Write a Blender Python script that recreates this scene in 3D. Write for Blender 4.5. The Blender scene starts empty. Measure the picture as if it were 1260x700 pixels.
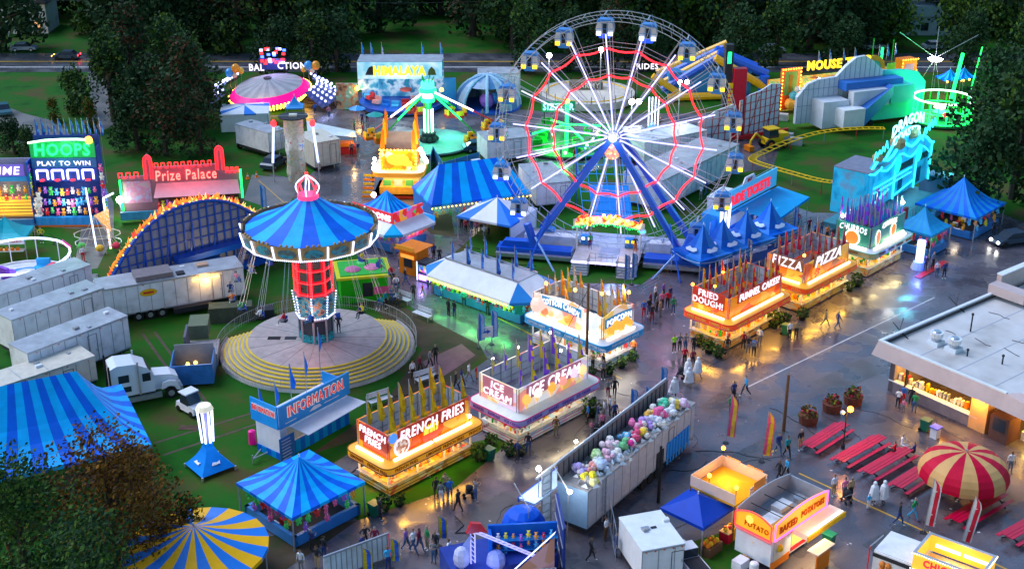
import bpy, bmesh, math, random
from mathutils import Vector, Matrix
R = math.radians
rnd = random.Random(7)
SC = bpy.context.scene
COL = SC.collection
# ------------------------------------------------------------------ camera
FPX, CAMH, PITCH = 1600.0, 54.0, R(23.2)
cd = bpy.data.cameras.new('camera'); cam = bpy.data.objects.new('camera', cd); COL.objects.link(cam)
cam.location = (0, 0, CAMH); cam.rotation_euler = (math.pi/2 - PITCH, 0, 0)
cd.sensor_width = 36; cd.lens = 36*FPX/1260; cd.clip_end = 3000; cd.clip_start = 1
SC.camera = cam
# ------------------------------------------------------------------ sky, sun, exposure
wd = bpy.data.worlds.new('World'); SC.world = wd; wd.use_nodes = True
nt = wd.node_tree; bg = nt.nodes['Background']
sky = nt.nodes.new('ShaderNodeTexSky'); sky.sky_type = 'NISHITA'; sky.sun_disc = False
SUN_EL, SUN_AZ = R(6.0), R(-120)
sky.sun_elevation = SUN_EL; sky.sun_rotation = SUN_AZ
sky.altitude = 100; sky.air_density = 1.0; sky.dust_density = 0.6; sky.ozone_density = 3.0
nt.links.new(sky.outputs[0], bg.inputs[0]); bg.inputs[1].default_value = 0.15
sl = bpy.data.lights.new('sun', 'SUN'); sl.energy = 1.35; sl.angle = R(40); sl.color = (0.72, 0.80, 1.0)
so = bpy.data.objects.new('sun', sl); COL.objects.link(so)
so.rotation_euler = (R(38), 0, SUN_AZ)
SC.view_settings.view_transform = 'Standard'; SC.view_settings.look = 'None'
SC.view_settings.gamma = 1; SC.view_settings.use_curve_mapping = False
SC.view_settings.exposure = 1.5
LF = 0.42                             # all lamps together
cy = SC.cycles; cy.use_denoising = True; cy.max_bounces = 4; cy.diffuse_bounces = 2; cy.glossy_bounces = 3
cy.transparent_max_bounces = 6; cy.transmission_bounces = 2; cy.sample_clamp_indirect = 4; cy.sample_clamp_direct = 0
cy.use_light_tree = True; cy.caustics_reflective = False; cy.caustics_refractive = False
# ------------------------------------------------------------------ places on the ground
ST, CT = math.sin(PITCH), math.cos(PITCH)
def P(px, py, z=0.0):                 # where a photo pixel's sight line meets height z
    x = (px-630)/FPX; y = (350-py)/FPX
    t = (CAMH-z)/(ST - y*CT)
    return Vector((x*t, (CT+y*ST)*t, z))
def HT(px, py, top):                  # height of a thing standing at (px,py) whose top is seen at row top
    g = P(px, py); k = (350-top)/FPX
    # rel=(Y, z-H): fwd=Y*CT-(z-H)*ST ; up=Y*ST+(z-H)*CT ; up=k*fwd
    d = g.y*(k*CT-ST)/(CT+k*ST)
    return CAMH+d
def TOPIX(v):
    dz = v[2]-CAMH; f = v[1]*CT-dz*ST; u = v[1]*ST+dz*CT
    return 630+FPX*v[0]/f, 350-FPX*u/f
A1 = R(46)                            # the heading of the midway
# ------------------------------------------------------------------ materials
_m = {}
def mat(name, col=(.5,.5,.5), rough=.6, var=.18, sc=1.5, metal=0.0, bump=0.0, emit=0.0, alpha=1.0, spec=None, coat=0.0, ecol=None):
    if name in _m: return _m[name]
    m = bpy.data.materials.new(name); m.use_nodes = True; t = m.node_tree; b = t.nodes['Principled BSDF']
    c4 = (*col, 1)
    if var > 0:
        tc = t.nodes.new('ShaderNodeTexCoord'); n = t.nodes.new('ShaderNodeTexNoise'); n.inputs['Scale'].default_value = sc
        n.inputs['Detail'].default_value = 6; n.inputs['Roughness'].default_value = .65
        t.links.new(tc.outputs['Object'], n.inputs['Vector'])
        r = t.nodes.new('ShaderNodeValToRGB'); r.color_ramp.elements[0].position = .3; r.color_ramp.elements[1].position = .7
        r.color_ramp.elements[0].color = (*[c*(1-var) for c in col], 1); r.color_ramp.elements[1].color = (*[min(1, c*(1+var*.5)) for c in col], 1)
        t.links.new(n.outputs['Fac'], r.inputs[0]); t.links.new(r.outputs[0], b.inputs['Base Color'])
        if bump:
            bp = t.nodes.new('ShaderNodeBump'); bp.inputs['Strength'].default_value = bump; bp.inputs['Distance'].default_value = .05
            t.links.new(n.outputs['Fac'], bp.inputs['Height']); t.links.new(bp.outputs[0], b.inputs['Normal'])
    else: b.inputs['Base Color'].default_value = c4
    b.inputs['Roughness'].default_value = rough; b.inputs['Metallic'].default_value = metal
    b.inputs['Coat Weight'].default_value = coat
    if spec is None and rough>=.45 and not metal: spec=.18
    if spec is not None: b.inputs['Specular IOR Level'].default_value = spec
    if emit:
        b.inputs['Emission Color'].default_value = (*(ecol or col), 1); b.inputs['Emission Strength'].default_value = emit*LF
    if alpha < 1: b.inputs['Alpha'].default_value = alpha
    _m[name] = m; return m
def lamp(name, col, s):               # something that gives off light
    if name in _m: return _m[name]
    m = bpy.data.materials.new(name); m.use_nodes = True; b = m.node_tree.nodes['Principled BSDF']
    b.inputs['Base Color'].default_value = (*[c*.5 for c in col], 1)
    b.inputs['Emission Color'].default_value = (*col, 1); b.inputs['Emission Strength'].default_value = s*LF
    _m[name] = m; return m
def ramp_mat(name, stops, kind='noise', sc=2.0, rough=.6, emit=0.0, bump=0.0, coord='Object', detail=5, const=False):
    if name in _m: return _m[name]
    m = bpy.data.materials.new(name); m.use_nodes = True; t = m.node_tree; b = t.nodes['Principled BSDF']
    tc = t.nodes.new('ShaderNodeTexCoord')
    if kind == 'noise':
        n = t.nodes.new('ShaderNodeTexNoise'); n.inputs['Scale'].default_value = sc; n.inputs['Detail'].default_value = detail; o = n.outputs['Fac']
    else:
        n = t.nodes.new('ShaderNodeTexVoronoi'); n.inputs['Scale'].default_value = sc; s = t.nodes.new('ShaderNodeSeparateColor')
        t.links.new(n.outputs['Color'], s.inputs[0]); o = s.outputs[0]
    t.links.new(tc.outputs[coord], n.inputs['Vector'])
    r = t.nodes.new('ShaderNodeValToRGB'); e = r.color_ramp.elements
    if const: r.color_ramp.interpolation = 'CONSTANT'
    while len(e) < len(stops): e.new(.5)
    for i, (p, c) in enumerate(stops): e[i].position = p; e[i].color = (*c, 1)
    t.links.new(o, r.inputs[0]); t.links.new(r.outputs[0], b.inputs['Base Color']); b.inputs['Roughness'].default_value = rough; b.inputs['Specular IOR Level'].default_value = .12 if rough>.5 else .4
    if emit: t.links.new(r.outputs[0], b.inputs['Emission Color']); b.inputs['Emission Strength'].default_value = emit*LF
    if bump:
        bp = t.nodes.new('ShaderNodeBump'); bp.inputs['Strength'].default_value = bump; bp.inputs['Distance'].default_value = .1
        t.links.new(n.outputs[0], bp.inputs['Height']); t.links.new(bp.outputs[0], b.inputs['Normal'])
    _m[name] = m; return m
def cm(c, rough=.6, var=.12):         # a plain painted / cloth colour by value
    return mat('paint_%02x%02x%02x' % tuple(int(v*255) for v in c), c, rough, var)
WHITE = mat('white_paint', (.72,.74,.78), .35, .12, 1.2); WDIRT = ramp_mat('weathered_white', [(.25,(.42,.42,.42)),(.42,(.6,.62,.65)),(.6,(.7,.73,.77)),(.8,(.6,.6,.6))], sc=.9, rough=.42, detail=10)
CREAM = mat('cream_paint', (.62,.56,.46), .5, .15); STEEL = mat('galvanised_steel', (.5,.53,.58), .35, .2, 3, .7)
DARK = mat('dark_metal', (.03,.032,.04), .5, .2); BLACK = mat('black_rubber', (.015,.015,.016), .7, .2)
GLASS = mat('dark_glass', (.02,.03,.045), .08, 0); GREY = mat('grey_paint', (.28,.29,.31), .5, .2)
ROOFG = mat('trailer_roof_grey', (.36,.38,.42), .4, .3, .8)
BLUE = mat('blue_paint', (.01,.09,.5), .4, .15); LBLUE = mat('light_blue_paint', (.02,.3,.75), .4, .12)
TB1 = mat('tent_blue', (.0,.13,.72), .5, .2, .9, bump=.5); TB2 = mat('tent_cyan', (.0,.42,.9), .5, .2, .9, bump=.5)
TW = mat('tent_white', (.72,.74,.78), .55, .12, .8)
RED = mat('red_paint', (.6,.015,.02), .4, .15); YEL = mat('yellow_paint', (.75,.45,.01), .45, .15); ORG = mat('orange_paint', (.8,.2,.01), .45, .15)
GRN = mat('green_paint', (.01,.35,.03), .45, .15); WOOD = mat('brown_wood', (.16,.08,.04), .7, .3, 4)
WL = lamp('white_led', (.6,.68,1), 2.6); WB = lamp('blue_white_led', (.38,.42,1), 7); RL = lamp('red_led', (1,.015,.02), 5)
GL = lamp('green_led', (.01,1,.12), 4); YL = lamp('amber_bulb', (1,.5,.05), 9); TUBE = lamp('fluorescent_tube', (1,.88,.68), 3.2)
CL = lamp('cyan_led', (.03,.72,1), 2.1); BL = lamp('blue_led', (.05,.12,1), 5); PL = lamp('violet_led', (.4,.2,1), 4)
HOT = lamp('white_lamp', (1,.95,.85), 40); SIGNW = lamp('sign_white_letters', (.95,.86,1), 1.3); OL = lamp('orange_bulb', (1,.28,.02), 10)
# ------------------------------------------------------------------ mesh builder
class MB:
    def __init__(s): s.v=[]; s.f=[]; s.mi=[]; s.ms=[]; s.X=Matrix(); s.pr=[]
    def at(s, x=0, y=0, z=0, rz=0): s.X = Matrix.Translation((x,y,z)) @ Matrix.Rotation(rz,4,'Z'); return s
    def _m(s, m):
        if m not in s.ms: s.ms.append(m)
        return s.ms.index(m)
    def add(s, vs, fs, m):
        o = len(s.v); s.v += [s.X @ Vector(v) for v in vs]; k = s._m(m)
        q=len(s.f)
        for f in fs: s.f.append([i+o for i in f]); s.mi.append(k)
        s.pr.append((o,len(s.v),q,len(s.f))); return s
    def poly(s, pts, m): return s.add(pts, [list(range(len(pts)))], m)
    def box(s, a, b, m, taper=0):
        x0,y0,z0 = a; x1,y1,z1 = b; t = taper
        return s.add([(x0,y0,z0),(x1,y0,z0),(x1,y1,z0),(x0,y1,z0),(x0+t,y0+t,z1),(x1-t,y0+t,z1),(x1-t,y1-t,z1),(x0+t,y1-t,z1)],
            [(3,2,1,0),(4,5,6,7),(0,1,5,4),(1,2,6,5),(2,3,7,6),(3,0,4,7)], m)
    def cyl(s, c, r, h, m, n=12, r2=None, cap=True):
        r2 = r if r2 is None else r2; vs=[]; x,y,z = c
        for k in range(n):
            a = 2*math.pi*k/n; vs.append((x+r*math.cos(a), y+r*math.sin(a), z))
        for k in range(n):
            a = 2*math.pi*k/n; vs.append((x+r2*math.cos(a), y+r2*math.sin(a), z+h))
        fs = [(k,(k+1)%n,(k+1)%n+n,k+n) for k in range(n)]
        if cap: fs += [list(range(n))[::-1], list(range(n,2*n))]
        return s.add(vs, fs, m)
    def tube(s, p, q, r, m, n=5, r2=None):
        p=Vector(p); q=Vector(q); d=q-p
        if d.length < 1e-6: return s
        w=d.normalized(); u=w.orthogonal().normalized(); v=w.cross(u); r2 = r if r2 is None else r2
        vs=[p+(u*math.cos(2*math.pi*k/n)+v*math.sin(2*math.pi*k/n))*r for k in range(n)]
        vs+=[q+(u*math.cos(2*math.pi*k/n)+v*math.sin(2*math.pi*k/n))*r2 for k in range(n)]
        return s.add(vs, [(k,(k+1)%n,(k+1)%n+n,k+n) for k in range(n)]+[list(range(n))[::-1], list(range(n,2*n))], m)
    def path(s, pts, r, m, n=5, closed=False):
        L=list(pts)
        for a,b in zip(L, L[1:]+([L[0]] if closed else [])): s.tube(a,b,r,m,n)
        return s
    def ball(s, c, r, m, n=8, k=5, sz=1.0):
        x,y,z=c; vs=[(x,y,z-r*sz)]
        for j in range(1,k):
            t=math.pi*j/k
            for i in range(n):
                a=2*math.pi*i/n; vs.append((x+r*math.sin(t)*math.cos(a), y+r*math.sin(t)*math.sin(a), z-r*sz*math.cos(t)))
        vs.append((x,y,z+r*sz)); T=len(vs)-1; fs=[]
        for i in range(n): fs.append((0,1+(i+1)%n,1+i)); fs.append((T,T-n+i,T-n+(i+1)%n))
        for j in range(k-2):
            for i in range(n):
                a=1+j*n+i; b=1+j*n+(i+1)%n; fs.append((a,b,b+n,a+n))
        return s.add(vs, fs, m)
    def ext(s, poly, z0, z1, m, mtop=None):   # extrude a ground outline
        n=len(poly); vs=[(x,y,z0) for x,y in poly]+[(x,y,z1) for x,y in poly]
        s.add(vs, [(k,(k+1)%n,(k+1)%n+n,k+n) for k in range(n)]+[list(range(n))[::-1]], m)
        return s.add([(x,y,z1) for x,y in poly], [list(range(n))], mtop or m)
    def slab(s, poly, y0, y1, m):             # extrude an upright outline (x,z) from y0 to y1
        n=len(poly); vs=[(x,y0,z) for x,z in poly]+[(x,y1,z) for x,z in poly]
        return s.add(vs, [(k,(k+1)%n,(k+1)%n+n,k+n) for k in range(n)]+[list(range(n))[::-1],list(range(n,2*n))], m)
    def clusters(s):
        n=len(s.pr); bb=[]
        for a,c,_,_ in s.pr:
            V=s.v[a:c]; bb.append([min(v[i] for v in V)-.06 for i in range(3)]+[max(v[i] for v in V)+.06 for i in range(3)])
        g=list(range(n))
        def f(i):
            while g[i]!=i: i=g[i]
            return i
        for i in range(n):
            for j in range(i):
                if f(i)!=f(j) and all(bb[i][k]<=bb[j][k+3] and bb[j][k]<=bb[i][k+3] for k in range(3)): g[f(i)]=f(j)
        d={}
        for i in range(n): d.setdefault(f(i),[]).append(i)
        return list(d.values())
    def build(s, name, parent=None, smooth=False, loc=None, rz=None):
        if parent is not None and 2<=len(s.pr)<=90 and name not in('cloth','foliage','crown','trunk','toys','poncho','chain','lettering','wire'):
            cl=s.clusters()
            if 2<=len(cl)<=5:
                first=None
                for c in cl:
                    b=MB(); b.ms=s.ms
                    for i in c:
                        a,e,q,r=s.pr[i]; o=len(b.v); b.v+=s.v[a:e]
                        for k in range(q,r): b.f.append([x-a+o for x in s.f[k]]); b.mi.append(s.mi[k])
                    o_=b.build(name,parent,smooth,loc,rz); first=first or o_
                return first
        me = bpy.data.meshes.new(name); me.from_pydata([tuple(v) for v in s.v], [], s.f)
        for m in s.ms: me.materials.append(m)
        me.polygons.foreach_set('material_index', s.mi)
        if smooth: me.polygons.foreach_set('use_smooth', [True]*len(s.f))
        me.update(); o = bpy.data.objects.new(name, me); COL.objects.link(o)
        if parent: o.parent = parent
        if loc is not None: o.location = loc
        if rz is not None: o.rotation_euler = (0,0,rz)
        return o
def tag(o, label=None, cat=None, group=None, kind=None):
    if label: o['label'] = label
    if cat: o['category'] = cat
    if group: o['group'] = group
    if kind: o['kind'] = kind
    return o
def thing(name, label, cat, loc=(0,0,0), rz=0, group=None):
    o = bpy.data.objects.new(name, None); COL.objects.link(o); o.empty_display_size=.3
    o.location = loc; o.rotation_euler = (0,0,rz); return tag(o, label, cat, group)
_kids = {}
def dup(o, loc=None, rz=None, label=None, parent=None, scale=None):
    c = o.copy(); COL.objects.link(c)
    if parent: c.parent = parent
    if loc is not None: c.location = loc
    if rz is not None: c.rotation_euler = (0,0,rz)
    if scale: c.scale = (scale,)*3
    if label: c['label'] = label
    for ch in list(o.children): dup(ch, parent=c)
    return c
_tx = {}
def text(s, w, h, m, parent, loc, rz=0, depth=.04, arc=0.0, shear=0.0, name='lettering', tilt=0.0, bold=.012, max_asp=True, mats=None):
    """upright lettering facing local -y, centred on loc, fitted in w x h"""
    cu = bpy.data.curves.new('lettering','FONT'); cu.body = s; cu.align_x='CENTER'; cu.align_y='CENTER'
    cu.extrude = .03; cu.offset = bold; cu.shear = shear; cu.resolution_u = 2; cu.space_line = .9; cu.space_character = 1.12
    ob = bpy.data.objects.new('lettering', cu); COL.objects.link(ob)
    dg = bpy.context.evaluated_depsgraph_get(); dg.update()
    me = bpy.data.meshes.new_from_object(ob.evaluated_get(dg)); bpy.data.objects.remove(ob); bpy.data.curves.remove(cu)
    xs=[v.co.x for v in me.vertices]; ys=[v.co.y for v in me.vertices]
    if not xs: return None
    cx=(min(xs)+max(xs))/2; cyy=(min(ys)+max(ys))/2; sx=w/(max(xs)-min(xs)); sy=h/(max(ys)-min(ys))
    if max_asp: sx=min(sx, sy*1.5); sy=min(sy, sx*2.2)
    for v in me.vertices:
        x=(v.co.x-cx)*sx; z=(v.co.y-cyy)*sy
        if arc: z += arc*(1-(2*x/w)**2)-arc*.5
        v.co=(x, -v.co.z/.03*depth/2, z)
    me.materials.clear(); me.materials.append(m)
    o = bpy.data.objects.new(name, me); COL.objects.link(o); o.parent = parent
    o.location = loc; o.rotation_euler = (tilt, 0, rz); return o
def frame_to(p0, p1):                 # origin and heading of the line p0->p1 on the ground
    d=p1-p0; return p0, math.atan2(d.y,d.x), d.length
_al = 0
def light(kind, loc, energy, col, size=.5, parent=None, rot=None, sy=None):
    l = bpy.data.lights.new('lamp_light', kind); l.energy=energy*LF*(1.7 if min(col)<.35 else 1.1); l.color=col
    if kind=='AREA':
        l.size=size
        if sy: l.shape='RECTANGLE'; l.size_y=sy
    else: l.shadow_soft_size=size
    o=bpy.data.objects.new('lamp_light', l); COL.objects.link(o); o.location=loc
    if parent: o.parent=parent
    if rot: o.rotation_euler=rot
    return o
# ------------------------------------------------------------------ ground, road, asphalt
def sheet(name, pix, m, z, label=None):
    b = MB(); b.poly([(*P(x,y)[:2], z) for x,y in pix], m); o = b.build(name); return tag(o, kind='structure')
grassm = ramp_mat('wet_grass', [(.28,(.005,.05,.003)),(.42,(.009,.1,.004)),(.52,(.02,.09,.005)),(.6,(.055,.075,.012)),(.7,(.08,.055,.022))], sc=.2, rough=.8, bump=.6, detail=12)
brown = ramp_mat('worn_brown_turf', [(.3,(.035,.045,.012)),(.55,(.075,.05,.028)),(.75,(.09,.065,.045))], sc=.5, rough=.6, bump=.4, detail=10)
def asphalt(name, c1, c2, r1, r2, sc=.12):
    m = bpy.data.materials.new(name); m.use_nodes=True; t=m.node_tree; b=t.nodes['Principled BSDF']; L=t.links.new
    tc=t.nodes.new('ShaderNodeTexCoord'); n=t.nodes.new('ShaderNodeTexNoise'); n.inputs['Scale'].default_value=sc; n.inputs['Detail'].default_value=8; n.inputs['Roughness'].default_value=.6
    n2=t.nodes.new('ShaderNodeTexNoise'); n2.inputs['Scale'].default_value=7; n2.inputs['Detail'].default_value=3
    L(tc.outputs['Object'],n.inputs['Vector']); L(tc.outputs['Object'],n2.inputs['Vector'])
    r=t.nodes.new('ShaderNodeValToRGB'); r.color_ramp.elements[0].position=.35; r.color_ramp.elements[1].position=.65
    r.color_ramp.elements[0].color=(*c1,1); r.color_ramp.elements[1].color=(*c2,1); L(n.outputs['Fac'],r.inputs[0])
    mx=t.nodes.new('ShaderNodeMix'); mx.data_type='RGBA'; mx.blend_type='MULTIPLY'; mx.inputs[0].default_value=.6
    L(r.outputs[0],mx.inputs[6]); L(n2.outputs['Fac'],mx.inputs[7]); L(mx.outputs[2],b.inputs['Base Color'])
    mr=t.nodes.new('ShaderNodeMapRange'); mr.inputs[1].default_value=.4; mr.inputs[2].default_value=.6; mr.inputs[3].default_value=r1; mr.inputs[4].default_value=r2
    n3=t.nodes.new('ShaderNodeTexNoise'); n3.inputs['Scale'].default_value=.35; n3.inputs['Detail'].default_value=2.5; L(tc.outputs['Object'],n3.inputs['Vector']); L(n3.outputs['Fac'],mr.inputs[0]); L(mr.outputs[0],b.inputs['Roughness'])
    bp=t.nodes.new('ShaderNodeBump'); bp.inputs['Strength'].default_value=.22; bp.inputs['Distance'].default_value=.03; L(n2.outputs['Fac'],bp.inputs['Height']); L(bp.outputs[0],b.inputs['Normal'])
    b.inputs['Specular IOR Level'].default_value=.9
    return m
wet = asphalt('wet_asphalt', (.075,.066,.085), (.175,.155,.185), .13, .42)
wet2 = asphalt('damp_asphalt', (.1,.095,.09), (.16,.15,.14), .35, .6)
b=MB(); b.poly([(-1500,-200,0),(1500,-200,0),(1500,2500,0),(-1500,2500,0)], grassm); tag(b.build('ground'), kind='structure')
# far wooded hillside
b=MB(); n=40
hill=mat('hill_undergrowth',(.012,.03,.018),.9,.4,.05)
for j in range(6):
    for i in range(n):
        def hp(i,j):
            x=-520+1040*i/n; y=[300,340,390,460,560,760][j] if j<6 else 1000
            return (x,y,[-.2,5,14,26,36,40][j]+(4*math.sin(x*.021+j)+3*math.sin(x*.057) if j else 0))
        if j<5: b.poly([hp(i,j),hp(i+1,j),hp(i+1,j+1),hp(i,j+1)],hill)
tag(b.build('hill'),kind='structure')
main=[(150,1300),(200,760),(300,640),(470,532),(600,442),(590,424),(512,384),(470,345),(425,300),(385,262),(350,236),(330,214),(372,222),(395,205),(380,165),(372,120),(470,112),(640,135),(700,140),(930,140),(960,180),(940,240),(1000,262),(1130,262),(1150,250),(1230,262),(1330,300),(1500,420),(1900,800),(1500,1300)]
sheet('midway_asphalt', main, wet, .008)
sheet('worn_turf',[(430,355),(512,384),(600,430),(560,470),(470,530),(380,560),(470,500),(520,430)], brown, .004)
sheet('worn_turf',[(520,445),(568,423),(585,437),(535,470)], mat('worn_red_paving',(.22,.07,.08),.4,.4,.8), .012)
# turf patches that interrupt the asphalt
sheet('turf_patch',[(560,310),(600,352),(660,390),(668,352),(700,348),(790,350),(850,300),(930,262),(965,250),(985,240),(960,205),(900,215),(760,205),(660,225)], grassm, .014)
sheet('turf_patch',[(498,205),(555,190),(600,178),(640,170),(640,205),(560,212),(520,222)], grassm, .014)
sheet('turf_patch',[(555,262),(515,270),(530,288),(560,292)], brown, .014)
sheet('turf_patch',[(440,585),(470,568),(600,540),(640,510),(655,520),(560,600),(440,640),(410,610)], grassm, .014)
sheet('turf_patch',[(300,665),(440,640),(400,668),(345,705),(250,720)], brown, .014)
sheet('turf_patch',[(845,668),(905,650),(930,662),(895,705),(845,705)], grassm, .014)
sheet('turf_patch',[(420,128),(480,122),(520,118),(500,132),(425,136)], grassm, .014)
sheet('side_path',[(0,128),(30,140),(70,150),(110,190),(140,250),(140,290),(120,330),(90,335),(100,282),(0,276),(0,262),(45,250),(45,190),(0,160)], wet2, .008)
sheet('side_path',[(100,150),(130,135),(150,148),(120,165)], wet2, .012)
sheet('side_path',[(310,215),(372,222),(350,262),(300,246)], wet2, .012)
# public road behind
rd=asphalt('road_asphalt',(.06,.065,.08),(.1,.1,.12),.25,.5)
def band(name,y0,y1,m,z,x0=-900,x1=2200):
    return sheet(name,[(x0,y0),(x1,y0),(x1,y1),(x0,y1)],m,z)
band('public_road',66,89,rd,.02)
sheet('driveway',[(108,88),(128,88),(150,140),(125,150),(112,128)],wet2,.016)
band('road_marking',75.6,76.6,mat('yellow_line',(.5,.28,.03),.5,.2),.026); band('road_marking',82.6,83.4,mat('white_line',(.6,.6,.6),.5,.2),.026)
def line(name,a,c,w,m,z=.014):
    a=P(*a);c=P(*c);d=(c-a).normalized();n=Vector((-d.y,d.x,0))*w/2
    b=MB(); b.poly([(*(a+n)[:2],z),(*(a-n)[:2],z),(*(c-n)[:2],z),(*(c+n)[:2],z)],m); return tag(b.build(name),kind='structure')
wl=mat('white_line_worn',(.62,.62,.64),.4,.2); yl=mat('yellow_line_worn',(.6,.33,.02),.4,.2)
line('road_marking',(918,477),(1150,366),.13,wl); line('road_marking',(983,582),(1245,703),.16,yl)
line('road_marking',(610,390),(765,466),.13,yl); line('road_marking',(640,405),(700,437),.1,yl); line('road_marking',(560,352),(700,424),.12,yl,.02)
line('road_marking',(318,222),(350,250),.12,yl,.02); line('road_marking',(940,560),(955,553),.2,yl)
for k,(x,y,w,h,c) in enumerate([(700,600,50,14,.05),(900,560,60,16,.06),(620,470,40,12,.05),(1000,470,60,14,.07),(560,640,60,18,.055),(1060,670,50,14,.05),(860,500,36,12,.05)]):
    sheet('asphalt_patch',[(x,y),(x+w,y-h*2),(x+w*1.5,y-h),(x+w*.5,y+h)],asphalt('patch_%d'%k,(c,c,c*1.15),(c*1.8,c*1.7,c*1.9),.2,.5,.5),.011)
b=MB()
for k in range(26):
    g=P(rnd.uniform(520,1240),rnd.uniform(420,700)); p=[(g.x,g.y,.02)]; a=rnd.uniform(0,6.28)
    for j in range(9): a+=rnd.uniform(-.5,.5); p.append((p[-1][0]+.7*math.cos(a),p[-1][1]+.7*math.sin(a),.02))
    b.path(p,.018 if k%3 else .03,BLACK,3)
for (x0,y0,x1,y1) in ((250,400,215,440),(430,590,470,540),(660,330,560,300),(980,240,900,300),(330,200,300,160),(560,640,600,700),(60,290,120,340)):
    A=P(x0,y0);B=P(x1,y1); b.path([A.lerp(B,t/10)+Vector((math.sin(t*2.1)*.5,math.cos(t*1.7)*.5,.03)) for t in range(11)],.05,BLACK,3)
tag(b.build('cracks_and_cables'),kind='stuff')
ml=mat('tyre_mud',(.09,.065,.04),.6,.4,2)
for (x0,y0,x1,y1) in ((175,410,240,500),(190,408,256,497),(200,560,320,520),(190,545,310,508)): line('tyre_rut',(x0,y0),(x1,y1),.28,ml,.006)
# drain grates and litter specks on the wet asphalt
b=MB()
for i in range(170):
    px=rnd.uniform(460,1240); py=rnd.uniform(400,700); g=P(px,py)
    r=rnd.uniform(.05,.13); b.at(g.x,g.y,.018,rnd.uniform(0,3)).poly([(-r,-r*.5,0),(r,-r*.6,0),(r*.8,r*.5,0),(-r*.7,r*.6,0)], rnd.choice([WHITE,CREAM,DARK,DARK]))
tag(b.build('litter'), kind='stuff')
# ------------------------------------------------------------------ trees
LEAF={}
def leafmat(name,c,c2): return ramp_mat(name,[(.3,c),(.7,c2)],sc=.8,rough=.7)
LD=leafmat('dark_leaves',(.009,.036,.015),(.026,.06,.018)); LG=leafmat('green_leaves',(.025,.085,.01),(.07,.12,.018)); LO=leafmat('autumn_leaves',(.09,.05,.008),(.26,.10,.01)); LR=leafmat('russet_leaves',(.05,.03,.015),(.1,.04,.02))
BARK=mat('bark',(.07,.05,.04),.9,.3,3)
def crown_mesh(seed,h,w,mats,n=1800,leaf=.45,z0=.28):
    r=random.Random(seed); b=MB(); lobes=[]
    for i in range(13):
        a=r.uniform(0,6.28); t=r.uniform(z0,1); k=math.sin(math.pi*min(1,max(.12,(t-z0)/(1.02-z0)))**.8)
        d=w*.5*k*r.uniform(.3,.85); lobes.append((d*math.cos(a),d*math.sin(a),h*t*.9,w*r.uniform(.14,.27)))
    lobes.append((0,0,h*.85,w*.22)); lobes.append((0,0,h*.6,w*.3))
    for i in range(n):
        lx,ly,lz,lr=r.choice(lobes); v=Vector((r.gauss(0,1),r.gauss(0,1),r.gauss(0,1))).normalized()*lr*r.uniform(.55,1.08)
        c=Vector((lx,ly,lz+v.z*.25))+Vector((v.x,v.y,v.z*.8)); s=leaf*r.uniform(.5,1.2)
        q=Vector((r.gauss(0,1),r.gauss(0,1),r.gauss(0,1))).normalized(); u=q.orthogonal().normalized()*s; w2=q.cross(u)*r.uniform(.5,.9)
        b.poly([c-u,c-w2*.8,c+u*.9,c+w2],mats[0] if (r.random()<.7) else mats[-1])
    return b, lobes
def make_tree(seed,h,w,mats,label,n=1800,leaf=.45,z0=.28,name='tree',cat='tree'):
    t=thing(name,label,cat); b,lobes=crown_mesh(seed,h,w,mats,n,leaf,z0); b.build('crown',t)
    k=MB(); k.tube((0,0,-.2),(0,0,h*.45),w*.035+.08,BARK,7,w*.025+.05); k.tube((0,0,h*.45),(0,0,h*.85),w*.025+.05,BARK,6,.05)
    for l in lobes[:9]: k.tube((0,0,min(h*.5,l[2]*.7)),(l[0],l[1],l[2]),w*.012+.04,BARK,4,.03)
    k.build('trunk',t); return t
TT=[make_tree(11,13,11,[LD,LG],'x',2600,.4,.05),make_tree(12,15,11,[LD,LR],'x',2600,.4,.1),make_tree(13,11,10,[LG,LD],'x',2400,.4,.06),make_tree(14,12,11,[LD,LD],'x',2600,.4,.04),make_tree(15,10,8,[LG,LO],'x',2000,.36,.1)]
used=set()
def tree(px,py,k,s,label,group='trees of the dark wood behind the fairground'):
    o=TT[k]; g=P(px,py); rz=rnd.uniform(0,6.28)
    if k in used: o=dup(o,(g.x,g.y,0),rz,label)
    else: used.add(k); o.location=(g.x,g.y,0); o.rotation_euler=(0,0,rz); o['label']=label
    o.scale=(s,s,s*rnd.uniform(.9,1.1))
    if group: o['group']=group
    return o
DKL=['dense dark green tree in the far wood behind the fair','russet tinged tree in the dark wood behind the fair','mid green broad tree in the dark wood behind the fair','blackish evergreen tree in the dark wood behind the fair','autumn tinted tree in the wood behind the fair']
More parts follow.
